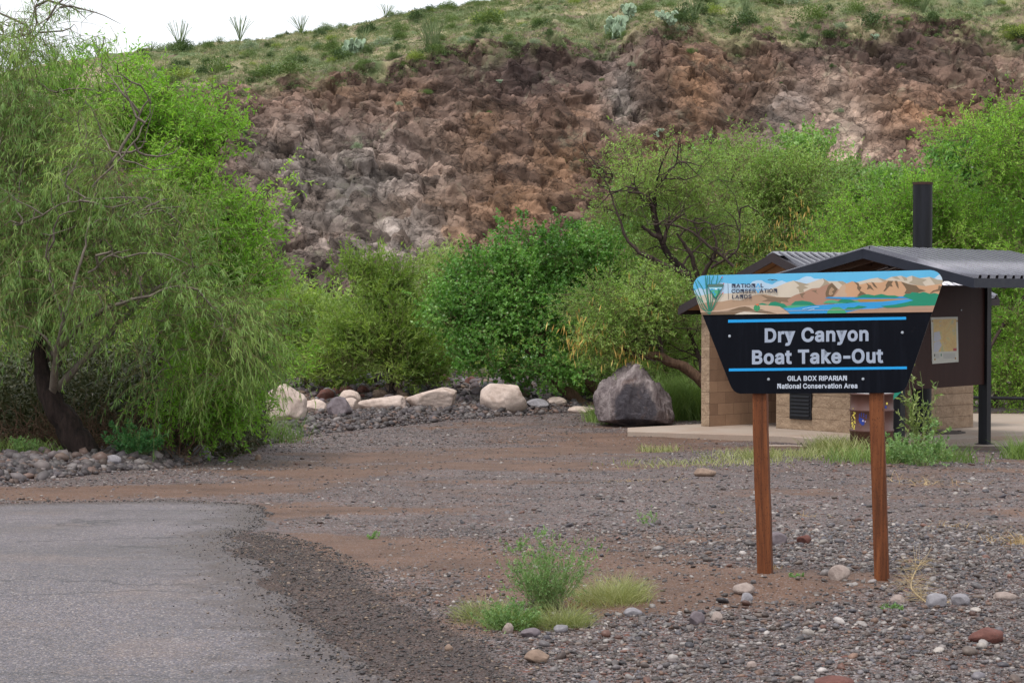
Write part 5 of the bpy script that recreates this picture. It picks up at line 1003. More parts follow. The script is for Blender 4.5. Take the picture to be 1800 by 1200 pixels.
def tree(name, label, cat, group, trunks, lobes, nclump, kind, mleaf, mbark, seed, scale=1.0, trunk_r=.10, zmin=-.6, leaf=1.0, shell=.55, parts=True, bare=0.0, mlimb=None, dead=0, wob=.12, sup=8, sr=.2):
    """trunks: list of [(px,py,Y,r)...] limb centre lines surveyed from the photo, lobes: (px,py,Y,rx,ry(depth),rz) in metres"""
    rs = RS(seed); K_ = dict(KINDS[kind]); base = W(*trunks[0][0][:3]); bz = float(hgt(base[0:1], base[1:2])[0]); root = empty(name, (base[0], base[1], bz)); tag(root, label, cat, group)
    Vt = []; Ft = []; nodes = []; nr_ = []
    for li, tr in enumerate(trunks):
        pts = np.array([W(*q[:3]) for q in tr]); 
        if li == 0: pts[0, 2] = bz - .15
        path = catmull(pts, 6); rad = np.interp(np.linspace(0, 1, len(path)), np.linspace(0, 1, len(tr)), [q[3] for q in tr])
        if li == 1: nf0 = len(Ft)
        jit = np.cumsum(rs.normal(0, .012, path.shape), 0); jit -= np.linspace(0, 1, len(path))[:, None] * jit[-1]; path = path + jit
        polytube(Vt, Ft, path, rad, 9, rs); nodes += list(path[max(2, len(path) // 4):] if li == 0 else path[2:]); nr_ += list(rad[max(2, len(path) // 4):] if li == 0 else rad[2:])
    if len(trunks) < 2: nf0 = len(Ft)
    nodes = np.array(nodes); nr_ = np.array(nr_)
    vol = np.array([l[3] * l[4] * l[5] for l in lobes]) ** .67; ck = rs.choice(len(lobes), nclump, p=vol / vol.sum())
    lc = np.array([W(*l[:3]) for l in lobes]); lr = np.array([l[3:6] for l in lobes])
    u = unit(rs.normal(size=(nclump, 3))); rad = (shell + (1 - shell) * rs.uniform(0, 1, nclump)) * (1 - wob + 2 * wob * rs.uniform(0, 1, nclump)); inner = rs.uniform(0, 1, nclump) < .22; rad = np.where(inner, rad * .6, rad)
    ns_ = max(5, nclump // sup); SU = unit(rs.normal(size=(ns_, 3))); sk = rs.choice(len(lobes), ns_, p=vol / vol.sum()); SCn = lc[sk] + SU * lr[sk] * rad[:ns_, None]; q_ = rs.randint(0, ns_, nclump)
    C_ = SCn[q_] + rs.normal(0, sr * scale, (nclump, 3)) * (1, 1, .55); u = unit(SU[q_] + rs.normal(0, .35, (nclump, 3))); ok = C_[:, 2] > bz + .12; C_ = C_[ok]; u = u[ok]; n = len(C_)
    order = np.argsort(np.linalg.norm(C_ - nodes.mean(0), axis=1)); segs = []; nbr = 0
    NL = [nodes]; NRr = [nr_]; allN = nodes; allR = nr_
    for q in order:
        c_ = C_[q]; dist = np.linalg.norm(allN - c_, axis=1) + .9 * np.maximum(0, allN[:, 2] - c_[2] + .1); j = int(np.argmin(dist)); p = allN[j]; Ld = np.linalg.norm(c_ - p)
        m_ = max(2, int(Ld / .22) + 1); tt_ = np.linspace(0, 1, m_ + 1)[:, None]; bend = np.array([0, 0, 1.0]) * Ld * .12 * (1 if kind != 'willow' else 1.4)
        pth = p * (1 - tt_) + c_ * tt_ + bend * np.sin(tt_ * math.pi) + rs.normal(0, .03 * Ld, (m_ + 1, 3)) * np.sin(tt_ * math.pi)
        r0 = min(allR[j] * .62, .012 + .018 * Ld); rr = np.linspace(r0, .006, m_ + 1)
        segs.append((pth[:-1], pth[1:], rr[:-1], rr[1:])); nbr += len(pth) - 1; allN = np.vstack([allN, pth[1:]]); allR = np.concatenate([allR, rr[1:]])
    if dead:
        k_ = rs.randint(len(nodes) // 4, len(nodes), dead); p = nodes[k_] + 0; d_ = unit(rs.normal(0, 1, (dead, 3)) * (1, .8, .7) + (0, 0, .35)); r_ = rs.uniform(.010, .020, dead)
        for a in range(6):
            q = p + d_ * rs.uniform(.08, .24, (dead, 1)); segs.append((p, q, r_ * (1 - a * .14), r_ * (1 - (a + 1) * .14))); nbr += dead; p = q; d_ = unit(d_ + rs.normal(0, .42, d_.shape))
            if a == 2: p = np.concatenate([p, p]); d_ = np.concatenate([d_, unit(d_ + rs.normal(0, .7, d_.shape))]); r_ = np.concatenate([r_, r_ * .7]); dead = len(p)
    # twigs
    T = n * K_['tw']; ci = np.repeat(np.arange(n), K_['tw']); sc = scale
    p = C_[ci] + rs.normal(0, K_['cr'] * .45 * sc, (T, 3)); dr_ = unit(u[ci] * .8 + rs.normal(0, K_['spread'] * .7, (T, 3)) + np.array([0, 0, K_['up']])); Lt = K_['tl'] * sc * rs.uniform(.5, 1.25, T); st = (Lt / K_['k'])[:, None]
    pts = [p]; dirs = [dr_]
    for _ in range(K_['k']):
        p = p + dr_ * st; pts.append(p); dr_ = unit(dr_ + np.array([0, 0, -K_['droop']]) + rs.normal(0, .07, (T, 3))); dirs.append(dr_)
    tk = .0028 * sc
    for a in range(K_['k']): segs.append((pts[a], pts[a + 1], np.full(T, tk * (1.3 - a / K_['k'])), np.full(T, tk * (1.15 - a / K_['k']))))
    V2, F2 = tubes(segs, 4 if parts else 3); nv = len(Vt)
    VV = np.vstack([np.array(Vt), V2]); FF = np.vstack([np.array(Ft), F2 + nv]); mi_ = np.full(len(FF), 2); mi_[:len(Ft)] = 1; mi_[:nf0] = 0; mi_[len(Ft):len(Ft) + nbr * (4 if parts else 3)] = 1
    o = link('trunk', mesh_np('trunk', VV, FF, True, mi=mi_), [mbark, mlimb or mbark, m_twig_br], root); o.matrix_parent_inverse = Matrix.Translation(-Vector(root.location))
    # leaves
    lv = Leaves(); PT = np.stack(pts, 1); DT = np.stack(dirs, 1); M = K_['m']; cr_ = np.clip(rs.uniform(0, 1, ns_)[q_[ok]] * .75 + .25 * rs.uniform(0, 1, n), 0, 1)
    f = rs.uniform(.08, 1, (T, M)) * K_['k']; a = np.minimum(K_['k'] - 1, f.astype(int)); fr = (f - a)[..., None]; ti = np.arange(T)[:, None]
    PP = PT[ti, a] * (1 - fr) + PT[ti, a + 1] * fr; DD = DT[ti, a] * K_['along'] + np.array([0, 0, -1.0]) * K_['hang'] + rs.normal(0, .42, (T, M, 3)) * (1 - .5 * K_['hang'])
    keep = (rs.uniform(0, 1, (T, 1)) > bare) & np.ones((T, M), bool)
    LL = K_['L'] * leaf * rs.uniform(.6, 1.2, (T, M)); WW = K_['Wd'] * leaf * rs.uniform(.75, 1.2, (T, M)); rr = np.broadcast_to(np.clip(rs.uniform(0, 1, (T, 1)) * .5 + rs.uniform(0, .5, (T, M)), 0, 1), (T, M))
    lv.add(PP[keep], DD[keep], LL[keep], WW[keep], rr[keep], np.broadcast_to(cr_[ci][:, None], (T, M))[keep])
    o = link('crown', lv.mesh('crown', rs, {'cotton': .45, 'feather': .7, 'salix': .55, 'willow': .3}[kind]), mleaf, root); o.matrix_parent_inverse = Matrix.Translation(-Vector(root.location))
    return root, C_
# ------------------------------------------------------------------ trees, placed from the survey
tree('desert_willow', 'large drooping grey green willow filling the left side, charred leaning trunk', 'tree', None,
     [[(158, 815, 26.1, .21), (124, 750, 26.1, .19), (92, 695, 26.1, .15), (70, 610, 26.1, .09), (100, 480, 26, .06), (110, 400, 26, .04)], [(92, 695, 26.1, .06), (105, 600, 25.3, .03), (118, 530, 25.0, .024), (145, 440, 24.9, .016), (158, 380, 24.9, .007)], [(112, 560, 25.0, .018), (90, 500, 24.9, .012), (86, 440, 24.9, .005)], [(150, 480, 25.0, .014), (190, 446, 24.9, .01), (230, 438, 24.9, .004)], [(92, 695, 26.1, .05), (180, 600, 25.8, .035), (260, 520, 25.6, .025), (340, 470, 25.5, .02)], [(160, 330, 25.3, .016), (222, 262, 25.1, .011), (256, 205, 25.1, .006), (270, 160, 25.1, .003)], [(20, 395, 25.2, .014), (60, 382, 25.1, .011), (130, 354, 25.0, .007), (190, 350, 25.0, .004)],
      [(100, 640, 26.2, .07), (40, 520, 26.5, .05), (10, 380, 26.7, .035)], [(75, 640, 26.3, .05), (160, 560, 25.5, .032), (250, 520, 25.2, .018), (330, 500, 25.1, .008)], [(105, 440, 26, .05), (160, 330, 25.8, .035), (215, 250, 25.7, .022), (262, 175, 25.6, .01)],
      [(30, 460, 26.5, .03), (26, 300, 26.6, .022), (40, 160, 26.6, .014), (48, 60, 26.6, .008), (66, -10, 26.6, .004)], [(44, 150, 26.6, .009), (20, 80, 26.6, .006), (0, 45, 26.6, .004)], [(48, 90, 26.6, .008), (90, 25, 26.6, .006), (135, -5, 26.6, .004)], [(110, 480, 25.9, .03), (200, 400, 25.5, .02), (290, 350, 25.3, .01)]],
     [(80, 330, 26.4, .85, .8, .8), (230, 290, 26, .7, .7, .7), (20, 450, 26.2, .7, .8, .65), (180, 430, 25.5, .85, .7, .65), (320, 430, 25.6, .5, .6, .6), (265, 540, 25.6, .85, .6, .5), (365, 560, 25.6, .5, .5, .45), (300, 610, 25.8, .6, .5, .35), (-60, 400, 26.6, .7, .8, 1.1), (20, 160, 26.8, .3, .3, .35), (110, 205, 26.6, .6, .5, .35), (-30, 260, 26.6, .6, .6, .8), (60, 180, 26.6, .5, .5, .4), (20, 560, 25.9, .5, .4, .4), (95, 500, 25.5, .4, .35, .4), (210, 620, 25.6, .35, .3, .25), (420, 600, 26.2, .35, .4, .4), (400, 650, 26.6, .4, .4, .3), (70, 30, 26.6, .36, .3, .2), (5, 60, 26.6, .36, .3, .25), (110, 10, 26.6, .3, .2, .12), (20, 115, 26.6, .36, .3, .25), (-60, 600, 26.2, .6, .6, .5)],
     600, 'willow', m_willow, m_barkx, 1, 1.0, dead=60, wob=.34, sup=6, sr=.24, bare=.06, mlimb=m_twig_gr)
tree('mesquite', 'bright green mesquite showing behind the right side of the big willow', 'tree', None,
     [[(250, 800, 28.5, .12), (270, 650, 28.5, .1), (300, 480, 28.4, .07), (330, 340, 28.3, .05)], [(290, 540, 28.4, .05), (370, 430, 28.2, .035), (430, 330, 28.1, .02)], [(310, 440, 28.3, .04), (350, 320, 28.2, .025), (400, 240, 28.1, .012)], [(280, 620, 28.3, .05), (380, 600, 27.8, .03), (460, 610, 27.6, .015)]],
     [(300, 205, 28.6, .85, .8, .35), (360, 300, 28.2, .6, .6, .5), (398, 400, 28, .5, .6, .55), (400, 245, 28.2, .3, .3, .18), (380, 520, 28, .6, .6, .6), (415, 600, 27.6, .5, .6, .5), (370, 700, 27.4, .45, .5, .3), (180, 200, 28.8, .8, .8, .45), (440, 480, 28.2, .2, .3, .5)],
     430, 'feather', m_mesq, m_barkd, 3, 1.15, leaf=1.15, wob=.2)
shr = 'willow thickets along the river'
tree('willow_thicket', 'yellow green willow thicket nearest the big left tree, behind the road', 'tree', shr,
     [[(540, 690, 47, .06), (536, 600, 47, .04), (530, 520, 47, .02)]], [(520, 560, 47, .8, .7, .75), (560, 630, 46.5, .8, .7, .6), (490, 630, 47, .7, .7, .75), (535, 510, 47, .45, .5, .4), (595, 600, 47, .5, .5, .7)], 230, 'salix', m_salix, m_barkd, 4, 1.25, leaf=1.35, wob=.2)
tree('willow_thicket', 'tall green willow in the middle of the thicket, left of the cottonwood', 'tree', shr,
     [[(690, 698, 45.5, .07), (684, 610, 45.5, .045), (668, 500, 45.5, .02)], [(690, 660, 45.5, .04), (640, 600, 45.3, .02)]], [(665, 540, 45.5, .65, .6, .75), (690, 600, 45, .9, .7, .75), (650, 630, 44.6, .7, .7, .55), (720, 640, 45, .6, .6, .6), (668, 495, 45.5, .4, .4, .35), (700, 520, 46, .5, .5, .5)], 300, 'salix', m_salix, m_barkd, 5, 1.2, leaf=1.35, wob=.22)
tree('willow_thicket', 'pale hazy willow thicket farther back, between green willow and cottonwood', 'tree', shr,
     [[(770, 690, 54, .05), (760, 580, 54, .04), (750, 490, 54, .02)]], [(750, 500, 54, .8, .7, .55), (780, 560, 54, .9, .8, .9), (730, 590, 53, .8, .8, .9), (800, 640, 53, .9, .8, .7), (745, 650, 52, .8, .6, .7)], 230, 'salix', m_salixp, m_barkd, 6, 1.4, leaf=1.5, wob=.2)
tree('willow_thicket', 'low olive willow thicket at the riverbank behind the first two', 'tree', shr,
     [[(600, 690, 52, .05), (600, 600, 52, .03)]], [(600, 640, 52, 1.2, .8, .9), (480, 600, 52, 1.2, .8, 1.1), (440, 560, 52, 1.0, .8, 1.3), (640, 560, 53, .8, .8, .8)], 220, 'salix', m_salixp, m_barkd, 7, 1.4, leaf=1.5)
tree('cottonwood', 'round dense cottonwood with shiny leaves behind the pale boulders', 'tree', None,
     [[(1030, 715, 43.5, .13), (985, 680, 43.5, .11), (950, 640, 43.8, .10), (955, 560, 44, .08), (965, 470, 44, .04)], [(1060, 700, 44, .10), (1010, 640, 44, .07), (1000, 560, 44, .05)], [(950, 640, 43.8, .06), (880, 580, 43.6, .04), (830, 520, 43.6, .02)]],
     [(960, 440, 44, 1.15, 1.0, .65), (880, 500, 43.8, 1.0, .9, .7), (1050, 470, 44.2, .8, .8, .7), (830, 560, 43.4, .65, .8, .75), (950, 540, 43.5, 1.0, .8, .8), (860, 640, 43, .9, .8, .55), (960, 640, 43.2, .9, .7, .5), (1060, 580, 44, .75, .8, .8), (790, 540, 43.6, .3, .4, .5), (1080, 420, 45, .5, .5, .4)],
     640, 'cotton', m_cott, m_barkb, 8, 1.2, leaf=1.05, wob=.16)
tree('mesquite', 'olive mesquite hung with yellow pods, left of the restroom', 'tree', None,
     [[(1330, 715, 38, .11), (1225, 665, 38, .10), (1165, 632, 38, .09), (1120, 625, 38, .06), (1080, 590, 38, .03)], [(1165, 632, 38, .05), (1150, 560, 38.2, .03), (1130, 520, 38.2, .015)], [(1240, 672, 38, .05), (1220, 600, 38.2, .03), (1190, 540, 38.3, .015)]],
     [(1060, 540, 38.2, .6, .6, .35), (1130, 540, 38.2, .7, .7, .45), (1200, 560, 38.2, .6, .6, .5), (1080, 590, 38, .45, .5, .3), (1170, 610, 38.5, .6, .5, .35)], 210, 'feather', m_mesqo, m_barkb, 9, 1.2, dead=30, mlimb=m_barkd, leaf=1.0, shell=.45, bare=.08)
tree('mesquite', 'olive mesquite with bare dark forking limbs above the restroom roof, left', 'tree', None,
     [[(1290, 700, 41, .12), (1250, 560, 41, .11), (1205, 480, 41, .085), (1165, 430, 41, .06), (1150, 370, 41, .045), (1152, 310, 41, .022), (1180, 255, 41, .008)], [(1210, 485, 40.8, .06), (1150, 455, 40.6, .045), (1108, 430, 40.6, .032), (1085, 390, 40.6, .022), (1068, 330, 40.6, .014), (1062, 300, 40.6, .007)],
      [(1290, 470, 40.2, .03), (1240, 430, 40.2, .026), (1200, 400, 40.2, .02), (1165, 392, 40.2, .012), (1150, 396, 40.2, .006)], [(1230, 426, 40.2, .018), (1215, 395, 40.2, .012), (1180, 378, 40.2, .006)], [(1160, 330, 40.8, .02), (1175, 300, 40.7, .014), (1196, 285, 40.7, .006)], [(1150, 365, 40.8, .02), (1128, 345, 40.7, .015), (1110, 300, 40.7, .008)], [(1250, 470, 40.3, .03), (1290, 440, 40.3, .02), (1300, 400, 40.3, .012), (1296, 360, 40.3, .006)],
      [(1160, 420, 40.9, .05), (1128, 398, 40.7, .03)], [(1150, 390, 41, .045), (1140, 350, 40.8, .035), (1105, 338, 40.6, .02)], [(1240, 530, 40.8, .06), (1215, 450, 40.5, .045), (1190, 410, 40.4, .02)], [(1165, 430, 41, .04), (1175, 395, 41, .03), (1205, 375, 41, .012)],
      [(1230, 500, 40.6, .05), (1262, 440, 40.4, .03), (1250, 400, 40.3, .015)]],
     [(1160, 300, 41.6, 1.1, .9, .45), (1110, 330, 41.4, .55, .6, .45), (1180, 380, 42, .8, .6, .6), (1240, 330, 42, .7, .7, .6), (1120, 420, 42, .6, .6, .7), (1230, 430, 42.2, .8, .6, .7), (1180, 500, 42.4, .9, .6, .5)],
     250, 'feather', m_mesqo, m_barkx, 10, 1.3, mlimb=m_barkd, dead=60, leaf=1.0, shell=.4, bare=.22, wob=.25, sr=.26)
grp = 'trees behind the restroom'
tree('mesquite', 'broad light green mesquite behind the restroom ridge', 'tree', grp,
     [[(1370, 720, 47, .12), (1350, 560, 47, .10), (1330, 420, 47, .07), (1300, 310, 47, .03)], [(1340, 480, 47, .05), (1400, 380, 46.8, .03), (1430, 320, 46.8, .015)]],
     [(1310, 290, 47, .7, .8, .4), (1340, 340, 46.6, 1.1, .9, .75), (1420, 330, 46.8, .9, .8, .6), (1300, 420, 46.4, 1.1, .8, .9), (1400, 430, 46.2, 1.0, .8, .8), (1340, 520, 46, 1.2, .8, .9), (1260, 290, 47.4, .6, .6, .35)], 400, 'feather', m_mesqo, m_barkd, 11, 1.5, leaf=1.2, wob=.2)
tree('cottonwood', 'shiny leaved cottonwood crown left of the black vent pipe', 'tree', grp,
     [[(1480, 720, 50, .14), (1480, 520, 50, .12), (1470, 380, 50, .06), (1450, 300, 50, .03)]], [(1400, 290, 50.5, .5, .6, .35), (1460, 330, 50, 1.0, .9, .55), (1530, 340, 49.8, .8, .8, .5), (1490, 400, 49.4, 1.1, .8, .8), (1580, 350, 50, .5, .6, .5), (1260, 310, 51, .6, .6, .5), (1150, 360, 51.5, .9, .6, .9)], 360, 'cotton', m_cottb, m_barkb, 12, 1.4, leaf=1.3)
tree('acacia', 'vivid light green acacia on both sides of the vent pipe', 'tree', grp,
     [[(1600, 720, 42.5, .11), (1590, 560, 42.5, .09), (1570, 450, 42.5, .05), (1560, 390, 42.5, .02)], [(1590, 560, 42.5, .06), (1650, 460, 42.3, .04), (1690, 390, 42.2, .02)]],
     [(1500, 410, 42.6, .65, .7, .4), (1570, 390, 42.4, .7, .7, .4), (1640, 370, 42.2, .6, .7, .35), (1700, 400, 42.2, .65, .7, .5), (1740, 430, 42.4, .35, .5, .3), (1620, 440, 42, 1.1, .8, .5), (1500, 470, 42.2, .8, .7, .5), (1700, 520, 42.4, .9, .6, .7)], 430, 'feather', m_mesq, m_barkd, 13, 1.35, leaf=1.15, wob=.2)
tree('cottonwood', 'large cottonwood rising to the right of the vent pipe', 'tree', grp,
     [[(1790, 730, 49, .16), (1780, 560, 49, .13), (1770, 400, 49, .08), (1760, 300, 49, .03)]], [(1700, 300, 49, .75, .8, .5), (1740, 260, 49.3, .6, .7, .4), (1690, 360, 48.6, .6, .7, .4), (1780, 300, 49, .9, .8, .8), (1760, 400, 48.4, .9, .8, .7), (1660, 320, 49, .35, .4, .3), (1860, 350, 49, 1.0, .8, 1.2)], 330, 'cotton', m_cott, m_barkb, 14, 1.4, leaf=1.25)
tree('mesquite', 'tall mesquite at the right edge with grey bare twigs', 'tree', grp,
     [[(1850, 760, 41, .14), (1830, 600, 41, .12), (1810, 420, 41, .08), (1800, 300, 41, .04), (1790, 240, 41, .015)], [(1820, 500, 41, .06), (1770, 560, 40.6, .04), (1720, 650, 40.4, .02)]],
     [(1770, 250, 41, .75, .7, .35), (1820, 230, 41, .6, .7, .4), (1740, 290, 41.2, .4, .5, .15), (1830, 350, 41, .7, .7, .8), (1790, 440, 41.2, .5, .6, .5), (1840, 560, 41, .9, .7, .9), (1780, 600, 41, .65, .6, .7), (1770, 680, 40.6, .5, .5, .4), (1720, 580, 42, .6, .5, .8)], 380, 'feather', m_mesq, m_barkd, 15, 1.35, leaf=1.1, wob=.2)
tree('mesquite', 'shaded mesquite scrub with dark crooked stems behind the kiosk post', 'tree', grp,
     [[(1740, 735, 44, .09), (1760, 680, 44, .08), (1790, 620, 44, .06), (1830, 560, 44, .03)], [(1745, 725, 44, .05), (1720, 650, 44, .03)]], [(1730, 640, 44.6, .7, .6, .8), (1800, 640, 44.6, .8, .6, .8), (1860, 680, 44.6, .8, .6, .7), (1750, 720, 45, .8, .6, .3)], 190, 'feather', m_mesqo, m_barkd, 16, 1.4, leaf=1.2, shell=.4)
tree('mesquite', 'olive mesquite undergrowth left of the restroom wall, behind the dark rock', 'tree', grp,
     [[(1180, 720, 43, .06), (1170, 660, 43, .04), (1160, 600, 43, .02)]], [(1120, 660, 43.5, .9, .6, .6), (1200, 650, 43, .7, .6, .7), (1060, 670, 45, .9, .6, .5), (1200, 570, 44, .8, .6, .7)], 190, 'feather', m_mesqo, m_barkd, 17, 1.4, leaf=1.2, shell=.35)
# far bank woodland that closes the gaps under and between the crowns
def far_wood():
    rs = RS(40); lv = Leaves(); n = 2600
    y = rs.uniform(58, 74, n); x = rs.uniform(-.30, .34, n) * y; top = 1.0 + 1.6 * (fbm2(x, y * 0, .25, 3, 91) * .5 + .5) + np.where(x / y > .03, 1.6, 0) * (fbm2(x, y * 0, .4, 3, 92) * .5 + .7)
    z = -1.3 + (top + 1.0) * rs.uniform(0, 1, n) ** .8; C_ = np.stack([x, y, z], 1); ci = np.repeat(np.arange(n), 34); P = C_[ci] + rs.normal(0, .38, (len(ci), 3)); cr = rs.uniform(0, 1, n)
    lv.add(P, rs.normal(size=P.shape) + (0, 0, .6), rs.uniform(.14, .28, len(P)), rs.uniform(.05, .10, len(P)), rs.uniform(0, 1, len(P)), cr[ci])
    tag(link('far_woodland', lv.mesh('far_woodland', rs), m_salix), kind='stuff')
far_wood()
# yellow seed pods
def pods(root, spots, n, seed):
    rs = RS(seed); lv = Leaves(); k = rs.choice(len(spots), n); P = np.array([W(s[0] + rs.normal(0, s[3]), s[1] + rs.normal(0, s[4]), s[2] + rs.normal(0, .2)) for s in [spots[i] for i in k]])
    lv.add(P, np.array([0, 0, -1.0]) + rs.normal(0, .22, (n, 3)), rs.uniform(.12, .22, n), rs.uniform(.016, .026, n), rs.uniform(0, 1, n), rs.uniform(0, 1, n))
    o = link('seed_pods', lv.mesh('seed_pods', rs), m_pod, root); o['kind'] = 'stuff'; o.matrix_parent_inverse = Matrix.Translation(-Vector(root.location))
m_pod = leaf_mat('pods', [lin(176, 140, 72), lin(206, 170, 92), lin(222, 196, 120)], .2, .5, .3, tcol=(1, .9, .6))
for o in list(COL.objects):
    if o.get('label', '').startswith('olive mesquite hung'): pods(o, [(1020, 570, 37.6, 22, 22), (1060, 590, 37.6, 30, 20), (1010, 600, 37.6, 12, 12), (1120, 520, 37.8, 40, 18), (1100, 620, 37.6, 25, 10)], 260, 1)
    if o.get('label', '').startswith('broad light green'): pods(o, [(1300, 440, 45.2, 40, 30), (1380, 410, 45.2, 30, 20), (1420, 380, 45.4, 25, 25)], 200, 2)

# ------------------------------------------------------------------ boulders
def boulder(name, label, cat, group, px, py, wpx, hpx, mat, seed, depth=.9, cuts=11, sub=5, nz=.06, sink=.22, shape=None, Y=None, ridge=0.0, rot=None):
    rs = RS(seed); g = G(px, py) if Y is None else W(px, py, Y)[:2]; mp = g[1] / FPX; wd, hh = wpx * mp, hpx * mp; g = g + np.array([0, wd * depth * .35])
    v, f = ico(sub); v = v.copy()
    for _ in range(cuts):
        n_ = unit(rs.normal(size=3)); d_ = rs.uniform(.62, .9); s_ = v @ n_ - d_; v = v - np.outer(np.maximum(0, s_), n_) * .92
    if shape is not None: v = shape(v)
    v = v * (1 + nz * fbm(v * 2.2, 4, seed)[:, None] * 1.6) + unit(v) * (.018 * fbm(v * 9, 3, seed + 1))[:, None]
    if ridge: v = v + unit(v) * (ridge * (1 - 2 * np.abs(fbm(v * (5, 5, 2.0) + 3, 4, seed + 2))))[:, None]
    lo, hi = v.min(0), v.max(0); v = (v - lo) / (hi - lo); v = (v - (.5, .5, 0)) * (wd, wd * depth, hh / (1 - sink))
    v[:, 2] -= sink * hh / (1 - sink); z0 = gz1(*g)
    me = mesh_np(name, v, f, True); o = link(name, me, mat); o.location = (g[0], g[1], z0)
    return tag(o, label, cat, group)
def rockmat(name, a, b, c3=None, sc=3.0, bmp=.4, dist=.03, rough=.8):
    t = NT(name); P = t.obj(); n1 = t.noise(P, sc, 6, .7, .3); n2 = t.noise(P, sc * 7, 5, .7); c = t.ramp(n1, [(.3, lin(*a)), (.68, lin(*b))])
    c = t.mix(1.0, c, t.ramp(n2, [(.3, .82), (.7, 1.12)]), 'MULTIPLY')
    if c3: c = t.mix(t.ramp(t.noise(P, sc * .7, 4, .6, 1.0), [(.54, 0), (.64, .8)]), c, lin(*c3))
    return t.out(t.pbr(c, rough, .3, 0, t.bump(t.math('ADD', n1, t.math('MULTIPLY', n2, .4)), bmp, dist)))
m_pale = rockmat('pale_rock', (172, 152, 140), (200, 182, 172), (150, 130, 118), 2.6, .5)
m_dark = rockmat('dark_rock', (88, 78, 82), (126, 116, 120), (104, 82, 74), 4)
m_red = rockmat('red_rock', (88, 56, 50), (118, 78, 70), (96, 82, 78), 9); m_grey = rockmat('grey_rock', (112, 108, 112), (154, 150, 154), (92, 86, 88), 6)
m_pinkish = rockmat('pinkish_rock', (128, 112, 106), (164, 150, 142), (100, 88, 84), 9); m_brnrock = rockmat('brown_rock', (116, 96, 84), (150, 128, 112), (92, 78, 70), 6)
bg = 'pale boulders lining the far side of the road'
for (lab, px, py, wp, hp, sd_, dp, cuts) in [
    ('largest pale boulder, upright, half behind the green shrub', 500, 752, 76, 66, 1, .9, 9), ('small low pale boulder just right of the largest one', 553, 738, 44, 24, 2, .8, 7), ('rounded pale boulder behind the dark rock', 613, 726, 42, 30, 3, .8, 8),
    ('small pale stone wedged right of the dark rock', 607, 733, 46, 22, 4, .7, 8), ('long flat pale boulder in the middle of the row', 671, 731, 88, 24, 5, .6, 6), ('steep pale boulder with sloping right side, mid row', 758, 730, 90, 37, 6, .7, 10),
    ('broad twin humped pale boulder at right of the row', 885, 731, 84, 47, 7, .75, 9), ('small pale boulder below the leaning cottonwood trunk', 979, 723, 36, 14, 8, .8, 7), ('flat pale slab of rock beside the big dark boulder', 1022, 727, 48, 12, 9, .8, 6)]:
    boulder('boulder', lab, 'boulder', bg, px, py, wp, hp, m_pale, 300 + sd_, dp, cuts)
boulder('boulder', 'dark purple grey rock sitting among the pale boulders', 'boulder', None, 595, 745, 48, 35, m_dark, 321, .9, 9)
boulder('boulder', 'low blue grey rock right of the twin humped pale boulder', 'boulder', None, 945, 726, 40, 16, m_grey, 322, .8, 7)
boulder('boulder', 'small upright pinkish rock perched on the cobble heap', 'boulder', None, 621, 690, 20, 24, m_pinkish, 323, .8, 8)
t = NT('weathered_boulder'); P = t.obj(); n1 = t.noise(t.mapping(P, (4, 4, 1.3), (0, .5, 0)), 1.0, 7, .72, .8); n2 = t.noise(P, 16, 5, .7)
c = t.ramp(n1, [(.3, lin(84, 74, 76)), (.5, lin(124, 112, 112)), (.66, lin(160, 148, 146))]); c = t.mix(1.0, c, t.ramp(n2, [(.3, .75), (.7, 1.2)]), 'MULTIPLY')
sp = t.n('ShaderNodeSeparateXYZ', {0: P}); ml = t.ramp(t.math('ADD', t.math('DIVIDE', t.n('ShaderNodeVectorMath', {0: P, 1: (-.05, -.75, .32)}, operation='DISTANCE').outputs[1], 1.05), t.math('MULTIPLY', t.math('SUBTRACT', t.noise(P, 3.5, 4, .6), .5), .5)), [(.40, 1), (.50, 0)])
c = t.mix(t.math('MULTIPLY', ml, .8), c, lin(56, 55, 64)); c = t.mix(t.ramp(t.noise(P, 2.4, 4, .6), [(.6, 0), (.72, .5)]), c, lin(118, 92, 78))
m_big = t.out(t.pbr(c, .78, .35, 0, t.bump(t.math('ADD', n1, t.math('MULTIPLY', n2, .5)), .9, .07)))
def bigshape(v):
    v = v.copy(); rr = np.where(v[:, 2] < 0, (1 / np.sqrt(np.maximum(.2, 1 - np.clip(v[:, 2], -1, 0) ** 2))) ** .9, 1.0); v[:, 0] *= rr; v[:, 1] *= rr; v[:, 0] = np.clip(v[:, 0], -1, 1); tt_ = (v[:, 2] + 1) / 2; x = v[:, 0]
    zn = np.sqrt(np.clip(tt_, 0, 1)); side = np.sqrt(np.maximum(.3, 1 - np.clip(x, -.9, .9) ** 2))
    top = np.interp(x, [-1, -.8, -.5, -.25, -.05, .12, .35, .6, .8, 1], [.56, .70, .86, .98, 1.03, .99, .85, .66, .47, .28]); v[:, 2] = zn ** 1.15 / side ** .25 * top
    lowr = 1 - np.clip(v[:, 2], 0, 1); v[:, 0] = v[:, 0] + .10 * lowr * np.sign(x) * (np.abs(x) ** .5); v[:, 1] *= 1 + .15 * lowr; return v
boulder('boulder', 'huge rugged dark grey boulder with black patch beside the concrete pad', 'boulder', None, 1116, 752, 146, 114, m_big, 341, .8, 2, 6, .12, .06, bigshape, None, .06)
